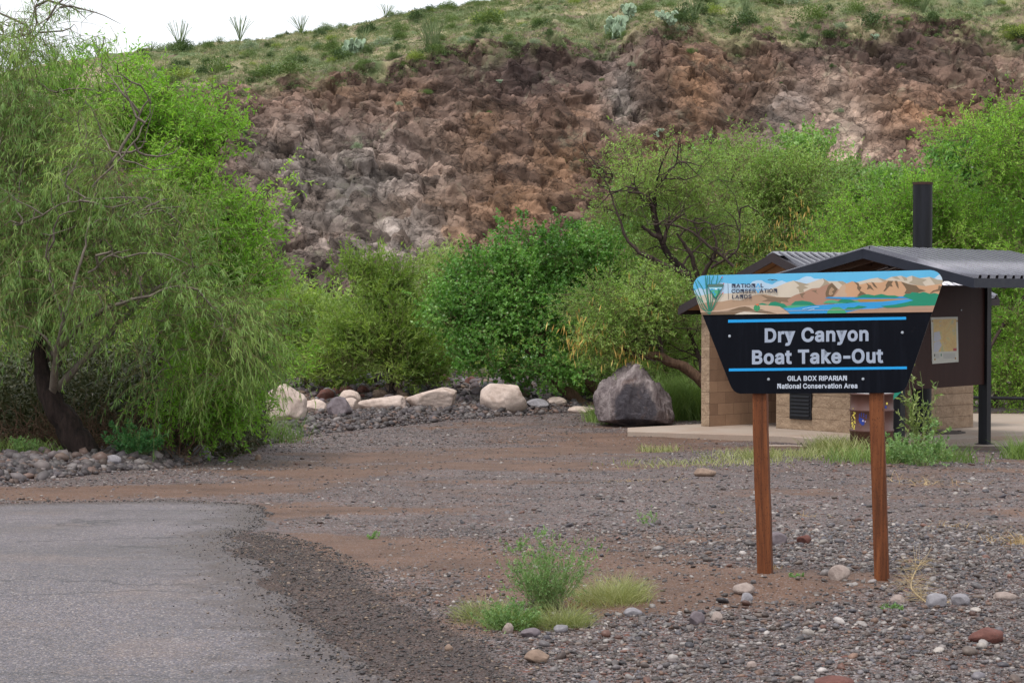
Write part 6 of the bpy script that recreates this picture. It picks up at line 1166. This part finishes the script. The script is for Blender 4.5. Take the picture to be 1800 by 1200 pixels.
# cobbles heaped behind the pale boulders
rs = RS(77); lab = 'rough dark cobble in the heap behind the pale boulders'; vmesh = []
for k in range(6):
    v, f = ico(3); v = v.copy(); r2 = RS(500 + k)
    for _ in range(9):
        n_ = unit(r2.normal(size=3)); s_ = v @ n_ - r2.uniform(.6, .85); v = v - np.outer(np.maximum(0, s_), n_)
    v = v * (1, .8, .7) * (1 + .06 * fbm(v * 3, 3, k)[:, None]); me = mesh_np('cobble', v, f, True); me.materials.append([m_dark, m_red, m_grey, m_dark, m_brnrock, m_dark][k]); vmesh.append(me)
for k in range(150):
    px, py = rs.uniform(515, 930), 0; c_ = W(px, 712, 45)[:2]; x = c_[0]; y = rs.uniform(43.2, 48.6); 
    o = bpy.data.objects.new('cobble', vmesh[rs.randint(6)]); COL.objects.link(o); s = float(np.clip(.13 * math.exp(rs.normal(0, .38)), .07, .26)); o.scale = (s, s, s); o.rotation_euler = (rs.uniform(-.4, .4), rs.uniform(-.4, .4), rs.uniform(0, 6.28)); o.location = (x, y, gz1(x, y) + s * .25); tag(o, lab, 'cobble', 'cobbles heaped behind the pale boulders')
# single stones one notices
for (lab, px, py, wp, hp, mt, sd_, dp) in [
    ('pale rounded stone on bare soil between the two sign posts', 1478, 1026, 40, 27, m_pinkish, 1, .9), ('large flat dark red rock in the gravel at lower right', 1735, 1132, 60, 25, m_red, 2, .7), ('dark grey oval stone with pale streaks right of the dry twig', 1648, 1070, 40, 25, m_grey, 3, .8),
    ('flat brown rock at the edge of the crumbled asphalt', 944, 1166, 46, 22, m_brnrock, 4, .7), ('mottled pale stone left of the left sign post foot', 1308, 1047, 40, 20, m_pinkish, 5, .8), ('small round grey stone below the mottled one', 1313, 1062, 22, 18, m_grey, 6, .9),
    ('red stone behind the left sign post', 1414, 960, 26, 16, m_red, 7, .8), ('dark blue grey stone touching the left sign post at knee level', 1367, 962, 36, 22, m_dark, 8, .8), ('grey oval pebble with rounded top below the grass tufts', 986, 1113, 26, 14, m_grey, 9, .8),
    ('dark stone at the foot of the lower grass tuft', 933, 1120, 36, 16, m_dark, 10, .8), ('rounded pinkish stone under the lower grass tuft', 893, 1113, 20, 18, m_pinkish, 11, .8), ('flat pale stone on soil right of the grass tufts', 1113, 1084, 34, 15, m_grey, 12, .8),
    ('blue grey angular stone right of the tuft, on edge', 1226, 1100, 28, 24, m_dark, 13, .8), ('small cream stone on the dark asphalt crumbs', 789, 1144, 16, 11, m_brnrock, 14, .9), ('tan stone behind the leafy weed', 932, 976, 16, 12, m_brnrock, 15, .9),
    ('brown clod of earth at the near end of the green grass strip', 1240, 836, 40, 14, m_brnrock, 16, .8), ('grey white boulder on the verge under the willow', 354, 806, 32, 26, m_grey, 17, .9), ('small tan stone on the verge right of the grey white one', 453, 806, 12, 11, m_brnrock, 18, .9),
    ('grey stone at the foot of the green creeper under the willow', 196, 826, 32, 20, m_grey, 19, .9), ('dark stone left of the charred willow trunk', 74, 815, 20, 14, m_dark, 20, .9), ('pale stone with flat top in the lower middle gravel', 1260, 1094, 22, 18, m_pinkish, 21, .9),
    ('pale small stone at right sign post, under the twig', 1580, 1062, 28, 15, m_pinkish, 22, .8), ('long pink flat stone near the right edge', 1770, 1052, 44, 14, m_pinkish, 23, .7), ('grey broad stone right of the oval one', 1690, 1066, 34, 20, m_grey, 24, .8),
    ('dull red slab stone cut by the bottom edge of the photo', 1470, 1206, 70, 18, m_red, 25, .7), ('white stone at the bottom among pebbles, left of centre gravel', 1322, 1176, 18, 14, m_pinkish, 26, .9)]:
    boulder('stone', lab, 'stone', None, px, py, wp, hp, mt, 600 + sd_, dp, 6, 4, .05, .2)

# ------------------------------------------------------------------ grasses and weeds
def blades(P, H, lean, Wd, rs, curl=.6, aim=None):
    """bent tapering blades; P roots (n,3)"""
    n = len(P); a = rs.uniform(0, 6.283, n)
    if aim is not None: a = np.where(rs.uniform(0, 1, n) < .75, aim + rs.normal(0, .7, n), a)
    out = np.stack([np.cos(a), np.sin(a), np.zeros(n)], 1); d = unit(out * lean[:, None] + (0, 0, 1.0)); S_ = unit(np.cross(d, rs.normal(size=(n, 3)))) * Wd[:, None] * .5
    L = H[:, None] / 3; pts = [P]; p = P
    for k in range(3): p = p + d * L; pts.append(p); d = unit(d + out * curl * .35 + np.array([0, 0, -curl * .35]) + rs.normal(0, .05, (n, 3)))
    V = np.stack([pts[0] - S_, pts[0] + S_, pts[1] + S_ * .9, pts[1] - S_ * .9, pts[2] + S_ * .6, pts[2] - S_ * .6, pts[3] + S_ * .12, pts[3] - S_ * .12], 1).reshape(-1, 3)
    q = np.array([(0, 1, 2, 3), (3, 2, 4, 5), (5, 4, 6, 7)]); F = (q[None] + (np.arange(n) * 8)[:, None, None]).reshape(-1, 4); return V, F
def rootz(x, y): return hgt(x, y)
m_grass = leaf_mat('fresh_grass', [lin(104, 116, 68), lin(132, 140, 88), lin(158, 160, 110), lin(182, 176, 134)], .3)
m_grassd = leaf_mat('green_grass', [lin(88, 114, 58), lin(118, 142, 76), lin(148, 168, 98)], .32)
m_straw = leaf_mat('dry_straw', [lin(140, 110, 72), lin(176, 148, 104), lin(204, 182, 138)], .15, .6, .2, tcol=(1, .9, .6))
m_weed = leaf_mat('weed_leaves', [lin(92, 124, 76), lin(118, 152, 94), lin(150, 180, 120)], .35)
def tuft(name, label, group, px, py, rx, ry, n, h, mat, seed, Wd=.004, lean=.7, kind=None, cat='grass tuft'):
    rs = RS(seed); g = G(px, py); r_ = np.sqrt(rs.uniform(0, 1, n)); a = rs.uniform(0, 6.283, n); cl = rs.normal(0, 1, (9, 2)) * .45; k = rs.randint(0, 9, n)
    ox = np.where(rs.uniform(0, 1, n) < .6, cl[k, 0] + rs.normal(0, .18, n), r_ * np.cos(a)) * rx; oy = np.where(rs.uniform(0, 1, n) < .6, cl[k, 1] + rs.normal(0, .18, n), r_ * np.sin(a)) * ry
    dens = np.exp(-((ox / rx) ** 2 + (oy / ry) ** 2)) if kind is None else np.full(n, 1.0)
    x = g[0] + ox * (.75 if kind is None else 1); y = g[1] + oy; P = np.stack([x, y, rootz(x, y) - .01], 1); V, F = blades(P, h * rs.uniform(.4, 1.3, n) * (.55 + .6 * dens), rs.uniform(.1, lean, n), np.full(n, Wd) * rs.uniform(.6, 1.3, n), rs, aim=np.arctan2(oy, ox) if kind is None else None)
    me = mesh_np(name, V - (g[0], g[1], 0), F, False, attrs={'rnd': np.repeat(rs.uniform(0, 1, n), 8), 'clump': np.repeat(rs.uniform(0, 1, 9)[k], 8)}); o = link(name, me, mat); o.location = (g[0], g[1], 0)
    return tag(o, None if kind else label, None if kind else cat, group, kind)
tuft('grass_tuft', 'pale wispy grass tuft right of the leafy weed in the foreground', None, 1080, 1056, .25, .30, 1900, .15, m_grass, 1, .0020, 1.3)
tuft('grass_tuft', 'yellow green grass tuft at the edge of the gravel, lowest in the foreground clump', None, 985, 1098, .20, .18, 1100, .14, m_grass, 2, .0020, 1.4)
tuft('grass_tuft', 'dry yellowish grass tuft spilling over the asphalt crumbs on the left', None, 850, 1082, .2, .22, 1000, .11, m_grass, 3, .0020, 1.8)
tuft('grass_tuft', 'green low grass in front of the leafy weed', None, 900, 1098, .17, .14, 1500, .11, m_grassd, 4, .003, .9)
def weed(name, label, px, py, n, h, spread, mat, seed, lsz=.014, lpm=26, stem_r=.0016, cat='weed', ratio=.38, droop=.0, group=None, up=1.0):
    """bushy weed: fine branching stems with small leaves"""
    rs = RS(seed); g = G(px, py); z0 = gz1(*g); root = empty(name, (g[0], g[1], z0)); tag(root, label, cat, group)
    a = rs.uniform(0, 6.283, n); l = rs.uniform(0, 1, n) ** .6 * spread; d = unit(np.stack([np.cos(a) * l, np.sin(a) * l, np.full(n, up)], 1)); p = np.stack([g[0] + rs.normal(0, .03, n), g[1] + rs.normal(0, .03, n), np.full(n, z0 - .02)], 1); H = h * rs.uniform(.55, 1.1, n)
    segs = []; pts = [p]; dd = [d]; ns = 6
    for k in range(ns):
        q = p + d * (H / ns)[:, None]; segs.append((p, q, np.full(n, stem_r * (1.4 - k / ns)), np.full(n, stem_r * (1.2 - k / ns)))); p = q; d = unit(d + rs.normal(0, .12, (n, 3)) + (0, 0, .05 - droop)); pts.append(p); dd.append(d)
    PT = np.stack(pts, 1); DT = np.stack(dd, 1); nb = 7; bi = np.repeat(np.arange(n), nb); f = rs.uniform(1, ns - .01, len(bi)); ai = f.astype(int); fr = (f - ai)[:, None]; bp = PT[bi, ai] * (1 - fr) + PT[bi, ai + 1] * fr
    bd = unit(DT[bi, ai] + rs.normal(0, .55, (len(bi), 3))); bl = h * ratio * rs.uniform(.3, 1, len(bi)) * (1.15 - f / ns); bp1 = bp + bd * bl[:, None] * .5; bd2 = unit(bd + (0, 0, .25 - droop * 2)); bp2 = bp1 + bd2 * bl[:, None] * .5
    segs.append((bp, bp1, np.full(len(bi), stem_r * .6), np.full(len(bi), stem_r * .5))); segs.append((bp1, bp2, np.full(len(bi), stem_r * .5), np.full(len(bi), stem_r * .3)))
    V, F = tubes(segs, 4); o = link('stem', mesh_np('stem', V, F, True), m_stem, root); o.matrix_parent_inverse = Matrix.Translation(-Vector(root.location))
    lv = Leaves(); m = lpm // 3; t1 = rs.uniform(0, 1, (len(bi), m, 1)); P = np.where(t1 < .5, bp[:, None] + (bp1 - bp)[:, None] * t1 * 2, bp1[:, None] + (bp2 - bp1)[:, None] * (t1 * 2 - 1)).reshape(-1, 3); D = (bd[:, None] + rs.normal(0, .7, (len(bi), m, 3))).reshape(-1, 3)
    N = len(P); lv.add(P, D, lsz * rs.uniform(.6, 1.3, N), lsz * .38 * rs.uniform(.7, 1.2, N), rs.uniform(0, 1, N), np.repeat(rs.uniform(0, 1, len(bi)), m))
    o = link('leaves', lv.mesh('leaves', rs), mat, root); o.matrix_parent_inverse = Matrix.Translation(-Vector(root.location)); return root
m_stem = paint('green_stem', lin(120, 132, 84), .7, .3, .2, 10); m_twig = paint('straw_twig', lin(170, 150, 116), .7, .3, .2, 20)
weed('leafy_weed', 'bushy fine leaved green weed in the foreground between road and sign', 960, 1070, 120, .42, 1.1, m_weed, 11, .013, 33, .0011)
weed('leafy_weed', 'low spreading green weed in front, touching the asphalt crumbs', 895, 1104, 70, .20, 1.7, m_weed, 12, .013, 24, .0011)
weed('tall_weed', 'tall yellow green weed standing right behind the right sign post', 1612, 818, 9, 1.30, .28, leaf_mat('amaranth', [lin(96, 120, 62), lin(134, 152, 90), lin(168, 178, 116)], .3), 13, .06, 33, .005, ratio=.42, droop=.05)
weed('spreading_weed', 'low dark green spreading weed with feathery leaves below the tall one', 1625, 822, 30, .62, 2.2, m_weed, 14, .045, 30, .003)
weed('spreading_weed', 'dark green feathery weed left of the tall weed at the right post', 1575, 818, 22, .45, 1.8, m_weed, 15, .04, 27, .003)
weed('creeper', 'dark green leafy creeper under the willow at the road verge', 240, 815, 40, .55, 1.6, leaf_mat('creeper_leaves', [lin(54, 100, 56), lin(78, 130, 74), lin(110, 156, 96)], .3), 16, .05, 33, .003)
weed('creeper', 'small green weed at the far left verge by the dark stone', 40, 815, 18, .28, 1.5, m_weed, 17, .035, 24, .003)
weed('dry_bush', 'straw coloured dead bush under the willow, right of the creeper', 285, 800, 44, .5, 1.3, m_straw, 18, .04, 18, .003)
for i, (px, py, h, lab) in enumerate([(1140, 925, .18, 'tiny leafy sprout in the gravel left of the left post'), (1398, 1024, .05, 'low bright green sprout between the two sign posts'), (912, 968, .12, 'yellowish sprout behind the leafy weed'), (1575, 1073, .05, 'tiny sprout under the dry twig at the right post'), (655, 945, .06, 'single green tuft on the dirt by the road edge')]):
    weed('sprout', lab, px, py, 7, h, .9, m_weed, 30 + i, .018, 15, .0012, cat='sprout')
for i, (px, py, rx, ry, n, h, m_, sd_) in enumerate([(1420, 806, 1.5, 1.6, 1700, .13, m_grass, 1), (1500, 798, .6, 1.1, 1500, .26, m_grass, 2), (1230, 818, 1.0, 1.2, 520, .09, m_grass, 3), (1570, 814, .8, .9, 1200, .22, m_grassd, 5), (1200, 735, .9, 1.2, 5200, .75, m_grassd, 6), (1060, 742, .35, .5, 600, .3, m_grassd, 7),
                                                    (380, 775, 1.0, 1.0, 3000, .45, m_grassd, 8), (1110, 748, .6, .2, 400, .2, m_grassd, 9), (1160, 795, .35, .35, 250, .12, m_grass, 10), (30, 812, 1.2, .8, 600, .2, m_grassd, 12), (1790, 808, .25, .4, 300, .3, m_grassd, 13)]):
    tuft('grass', None, None, px, py, rx, ry, n, h, m_, 60 + sd_, .009, .6, 'stuff')
for i, (px, py, rx, ry, n, h) in enumerate([(1640, 850, .45, .5, 120, .12), (1120, 843, .5, .3, 90, .07), (1270, 900, .2, .15, 40, .06), (1430, 905, .18, .12, 40, .06), (1690, 925, .35, .2, 90, .07), (1790, 955, .25, .25, 200, .12), (1430, 1147, .12, .05, 60, .04), (1580, 915, .4, .1, 60, .05), (1000, 1065, .2, .15, 120, .06), (1360, 1000, .06, .05, 40, .05)]):
    tuft('dry_straw', None, None, px, py, rx, ry, n, h, m_straw, 90 + i, .004, 2.5, 'stuff')
# the dead twig by the right sign post
def dry_twig():
    rs = RS(3); g = G(1600, 1060); z0 = gz1(*g); root = empty('dry_twig', (g[0], g[1], z0)); tag(root, 'dry straw coloured branching twig lying at the right sign post', 'twig')
    segs = []; cpts = catmull([W(1668, 1068, 10.55) + (0, 0, .03), W(1640, 1074, 10.5) + (0, 0, .03), W(1618, 1060, 10.55) + (0, 0, .03), W(1602, 1040, 10.6) + (0, 0, .02), W(1606, 1010, 10.7), W(1620, 985, 10.8)], 6)
    r_ = np.linspace(.006, .0025, len(cpts)); segs.append((cpts[:-1], cpts[1:], r_[:-1], r_[1:])); V, F = tubes(segs, 6); o = link('main_stem', mesh_np('main_stem', V, F, True), m_twig, root); o.matrix_parent_inverse = Matrix.Translation(-Vector(root.location))
    segs = []; p = cpts[rs.randint(10, len(cpts), 110)]; d = unit(rs.normal(0, 1, (110, 3)) * (1.3, .8, .45) + (0, 0, .3))
    for k in range(4):
        q = p + d * rs.uniform(.015, .055, (110, 1)); segs.append((p, q, np.full(110, .0012 - k * .0002), np.full(110, .0010 - k * .0002))); p = q; d = unit(d + rs.normal(0, .35, d.shape))
    V, F = tubes(segs, 4); o = link('side_twigs', mesh_np('side_twigs', V, F, True), m_twig, root); o.matrix_parent_inverse = Matrix.Translation(-Vector(root.location))
dry_twig()
# brush under the willow: dead stems in the shade
def brush():
    rs = RS(8); n = 900; x = rs.uniform(-7.5, -4.2, n); y = rs.uniform(26.6, 29.5, n); p = np.stack([x, y, hgt(x, y)], 1); d = unit(rs.normal(0, .7, (n, 3)) + (0, 0, .8)); segs = []
    for k in range(4): q = p + d * rs.uniform(.08, .28, (n, 1)); segs.append((p, q, np.full(n, .006 - .001 * k), np.full(n, .005 - .001 * k))); p = q; d = unit(d + rs.normal(0, .35, d.shape))
    V, F = tubes(segs, 4); tag(link('dead_brush', mesh_np('dead_brush', V, F, True), m_barkb), kind='stuff')
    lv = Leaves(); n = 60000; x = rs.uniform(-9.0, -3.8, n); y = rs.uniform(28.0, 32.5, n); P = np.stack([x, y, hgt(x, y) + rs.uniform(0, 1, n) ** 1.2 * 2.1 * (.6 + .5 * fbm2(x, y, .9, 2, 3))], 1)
    lv.add(P, rs.normal(size=P.shape), rs.uniform(.06, .14, n), rs.uniform(.02, .04, n), rs.uniform(0, 1, n), rs.uniform(0, 1, n)); tag(link('understory', lv.mesh('understory', rs), leaf_mat('shade_toned_brush', [lin(52, 58, 40), lin(72, 78, 50), lin(92, 88, 62)], .15)), kind='stuff')  # leaf colours darkened to stand in for dense shade the thin foliage lacks
brush()

# ------------------------------------------------------------------ desert scrub on the slope
def shrub_mesh(name, seed, n, mat, L=.13, Wd=.06, flat=.72):
    rs = RS(seed); lv = Leaves(); nb = 26; c_ = unit(rs.normal(size=(nb, 3))) * rs.uniform(.35, .85, (nb, 1)) * (1, 1, flat); c_[:, 2] = np.abs(c_[:, 2]) + .12; k = rs.randint(0, nb, n); P = c_[k] + rs.normal(0, .15, (n, 3)); P[:, 2] = np.maximum(.02, P[:, 2])
    lv.add(P, P - (0, 0, .1) + rs.normal(0, .4, P.shape), rs.uniform(.7, 1.2, n) * L, rs.uniform(.7, 1.2, n) * Wd, rs.uniform(0, 1, n), rs.uniform(0, 1, nb)[k]); me = lv.mesh(name, rs); me.materials.append(mat); return me
m_s1 = leaf_mat('creosote', [lin(72, 94, 50), lin(96, 118, 64), lin(124, 142, 82)], .22); m_s2 = leaf_mat('brittlebush', [lin(120, 136, 112), lin(146, 160, 132), lin(172, 182, 156)], .2); m_s3 = leaf_mat('palo_verde', [lin(112, 130, 58), lin(142, 158, 76), lin(168, 178, 100)], .25); m_s4 = leaf_mat('dark_shrub', [lin(54, 74, 42), lin(74, 96, 54), lin(100, 120, 70)], .2)
SM = [shrub_mesh('desert_shrub', 700 + i, 1500, m, .12, w_) for i, (m, w_) in enumerate([(m_s1, .05), (m_s2, .06), (m_s3, .045), (m_s4, .055), (m_s1, .05)])]
SLAB_ = ['olive green shrub on the grassy slope above the cliff', 'silvery grey green shrub on the grassy slope above the cliff', 'yellow green shrub on the grassy slope above the cliff', 'dark green shrub on the grassy slope above the cliff', 'olive green shrub on the grassy slope above the cliff']
rs = RS(55); vis = np.where((hx > -40) & (hx < 50))[0]
def put(me_, r_, c_, s, lab, cat, group, name, sz=None):
    p = HG[r_, c_]; o = bpy.data.objects.new(name, me_); COL.objects.link(o); o.location = (p[0], p[1], p[2] - .06 * s); o.rotation_euler = (0, 0, rs.uniform(0, 6.28)); o.scale = (s, s * rs.uniform(.85, 1.15), s * (sz or rs.uniform(.75, 1.15))); return tag(o, lab, cat, group)
def vis_ok(p): u_, v_ = 900 + FPX * p[0] / p[1], 515 - FPX * (p[2] - 1.6) / p[1]; return 120 < u_ < 1810 and v_ > -12
cnt = 0
while cnt < 225:
    r_ = nf + int(nsl * rs.uniform(0, 1) ** 1.35) - 4; c_ = rs.choice(vis); r_ = min(r_, nf + nsl - 1)
    if not vis_ok(HG[r_, c_]): continue
    if fbm2(HG[r_, c_, 0:1], HG[r_, c_, 1:2], .12, 3, 95)[0] + rs.uniform(-.5, .5) < -.12: continue
    k = rs.choice(5, p=[.27, .13, .12, .3, .18]); put(SM[k], r_, c_, float(np.clip(.78 * math.exp(rs.normal(0, .42)), .35, 1.9)), SLAB_[k], 'shrub', 'shrubs on the slope above the cliff', 'desert_shrub'); cnt += 1
for _ in range(52):
    r_ = nf + nsl - 1 - rs.randint(0, 10); c_ = rs.choice(vis)
    if vis_ok(HG[r_, c_]): put(SM[rs.choice(5)], r_, c_, float(np.clip(.7 * math.exp(rs.normal(0, .4)), .3, 1.4)), 'green shrub standing along the skyline of the slope', 'shrub', 'shrubs on the skyline', 'desert_shrub')
def scrub_mass():
    rs_ = RS(67); n = 3600; r_ = (nf - 16 + (nsl + 15) * rs_.uniform(0, 1, n) ** 1.1).astype(int); c_ = rs_.choice(vis, n); p = HG[r_, c_]; s = np.clip(.38 * np.exp(rs_.normal(0, .45, n)), .15, 1.0); m = 70
    q = unit(rs_.normal(size=(n, m, 3))) * rs_.uniform(.4, 1, (n, m, 1)) * s[:, None, None]; q[..., 2] = np.abs(q[..., 2]) * .8; P = (p[:, None] + q).reshape(-1, 3); N = len(P); lv = Leaves()
    lv.add(P, q.reshape(-1, 3) + rs_.normal(0, .2, (N, 3)), rs_.uniform(.08, .18, N), rs_.uniform(.03, .06, N), rs_.uniform(0, 1, N), np.repeat(rs_.uniform(0, 1, n), m))
    tag(link('slope_scrub', lv.mesh('slope_scrub', rs_), leaf_mat('scrub', [lin(60, 80, 46), lin(88, 106, 62), lin(116, 132, 84), lin(148, 160, 122)], .22)), kind='stuff')
scrub_mass()
cnt = 0
while cnt < 52:
    r_ = int(nf * rs.uniform(.5, 1)); c_ = rs.choice(vis)
    if not vis_ok(HG[r_, c_]) or rs.uniform(0, 1) > .25 + ((r_ / nf) ** 4): continue
    k = rs.choice([0, 1, 3]); put(SM[k], r_, c_, float(np.clip(.42 * math.exp(rs.normal(0, .4)), .2, .9)), 'small shrub rooted in the rock face of the cliff', 'shrub', 'shrubs growing on the cliff face', 'cliff_shrub'); cnt += 1
def pick(px, py):
    """grid cell of the hillside nearest to a surveyed direction"""
    sub = HG[:nf + nsl]; u_ = 900 + FPX * sub[..., 0] / sub[..., 1]; v_ = 515 - FPX * (sub[..., 2] - 1.6) / sub[..., 1]; k = np.argmin((u_ - px) ** 2 + (v_ - py) ** 2); return divmod(int(k), sub.shape[1])
def ocotillo_mesh(seed):
    rs_ = RS(seed); n = 22; a = rs_.uniform(0, 6.28, n); l = rs_.uniform(.08, .55, n); d = unit(np.stack([np.cos(a) * l, np.sin(a) * l, np.ones(n)], 1)); p = np.zeros((n, 3)); segs = []
    for k in range(6): q = p + d * (rs_.uniform(.45, .6, (n, 1))); segs.append((p, q, np.full(n, .035 - .002 * k), np.full(n, .033 - .002 * k))); p = q; d = unit(d + rs_.normal(0, .06, d.shape) + np.stack([np.cos(a), np.sin(a), np.zeros(n)], 1) * .03)
    V, F = tubes(segs, 5); me = mesh_np('ocotillo', V, F, True); me.materials.append(m_oco); return me
m_oco = paint('ocotillo_wand', lin(108, 124, 84), .8, .2, .2, 4); OM = [ocotillo_mesh(800 + i) for i in range(4)]
for i, (px, py, s, lab) in enumerate([(175, 104, .85, 'ocotillo on the skyline, first from the left, low and wide'), (318, 88, 1.0, 'big ocotillo on the skyline left of centre, clearest silhouette'), (268, 92, .6, 'faint small ocotillo left of the big one'), (424, 74, .95, 'thin ocotillo on the skyline right of the big one'), (388, 78, .5, 'very small ocotillo between two taller ones on the skyline'),
                                     (530, 60, .8, 'ocotillo on the skyline above the brown cliff'), (680, 34, .7, 'ocotillo on the skyline near the top centre'), (100, 112, .8, 'ocotillo at far left, half hidden by the top of the willow'), (750, 85, .9, 'green ocotillo on the slope, left of two'), (766, 88, 1.0, 'green ocotillo on the slope, right of two'), (640, 82, .8, 'ocotillo on the slope above the reddish rock'), (1220, 40, .9, 'wide ocotillo on the slope left of top right'), (1310, 30, 1.0, 'leaning ocotillo on the slope at the top'), (1620, 26, 1.0, 'large ocotillo on the slope near the upper right corner'), (1040, 55, .7, 'short ocotillo at the brow above dark rock'), (1410, 70, .7, 'pale ocotillo at the cliff brow')]):
    r_, c_ = pick(px, py); put(OM[i % 4], r_, c_, s, lab, 'ocotillo', 'ocotillos on the slope', 'ocotillo', s)
def pear_mesh(seed):
    rs_ = RS(seed); V = []; F = []; n = 64; pts = [np.array([0, 0, .08])]
    for i in range(n):
        pa = pts[rs_.randint(max(0, len(pts) - 30), len(pts))]; c_ = pa + unit(np.array([rs_.normal(0, .9), rs_.normal(0, .7), .55])) * .24; c_[2] = min(max(c_[2], .1), 1.0); pts.append(c_); a = rs_.uniform(0, 3.14); u = np.array([math.cos(a), math.sin(a), 0]); w_ = unit(np.array([rs_.normal(0, .4), rs_.normal(0, .4), 1.0])); nn = unit(np.cross(u, w_)); u = np.cross(w_, nn); b = len(V)
        for sgn in (-1, 1):
            for k in range(8): V.append(c_ + .17 * (u * math.cos(k * .785) * .8 + w_ * math.sin(k * .785)) + nn * .03 * sgn)
        F += [[b + k for k in range(8)][::-1], [b + 8 + k for k in range(8)]] + [[b + k, b + (k + 1) % 8, b + 8 + (k + 1) % 8, b + 8 + k] for k in range(8)]
    me = bpy.data.meshes.new('prickly_pear'); me.from_pydata([tuple(p) for p in V], [], F); me.materials.append(m_pear); me.update(); return me
m_pear = paint('prickly_pear_pad', lin(150, 170, 142), .7, .3, .2, 3); PM = [pear_mesh(900 + i) for i in range(3)]
for i, (px, py, s, lab) in enumerate([(605, 106, 1.5, 'pale green prickly pear clump at the brow, left part'), (1085, 72, 1.6, 'wide pale prickly pear clump above the dark crag'), (1105, 42, 1.4, 'pale prickly pear clump higher on the slope'), (1175, 48, 1.2, 'prickly pear clump right of the wide clump'), (1160, 240, .9, 'single cactus clump low on the cliff face'), (880, 148, .6, 'small cactus on the dark rock near the brow'), (1530, 72, .8, 'small cactus among brown rocks, right')]):
    r_, c_ = pick(px, py); put(PM[i % 3], r_, c_, s, lab, 'cactus', None, 'prickly_pear', s * .8)
def slope_grass():
    rs_ = RS(66); n = 26000; r_ = (nf - 6 + (nsl + 5) * rs_.uniform(0, 1, n)).astype(int); c_ = rs_.choice(vis, n); p = HG[r_, c_] + rs_.normal(0, .1, (n, 3)) * (1, 1, 0); k = fbm(p * .3, 3, 96) > -.25; p = p[k]; n = len(p)
    lv = Leaves(); q = np.repeat(p, 5, 0) + rs_.normal(0, .07, (n * 5, 3)) * (1, 1, 0); N = len(q); lv.add(q, rs_.normal(0, .5, (N, 3)) + (0, 0, 1), rs_.uniform(.15, .38, N), rs_.uniform(.03, .06, N), rs_.uniform(0, 1, N), np.clip(np.repeat(fbm(p * .25, 3, 97) * 1.2 + .5, 5), 0, 1))
    tag(link('slope_grass', lv.mesh('slope_grass', rs_), leaf_mat('slope_grass', [lin(104, 116, 78), lin(140, 144, 104), lin(172, 166, 128)], .2)), kind='stuff')
slope_grass()
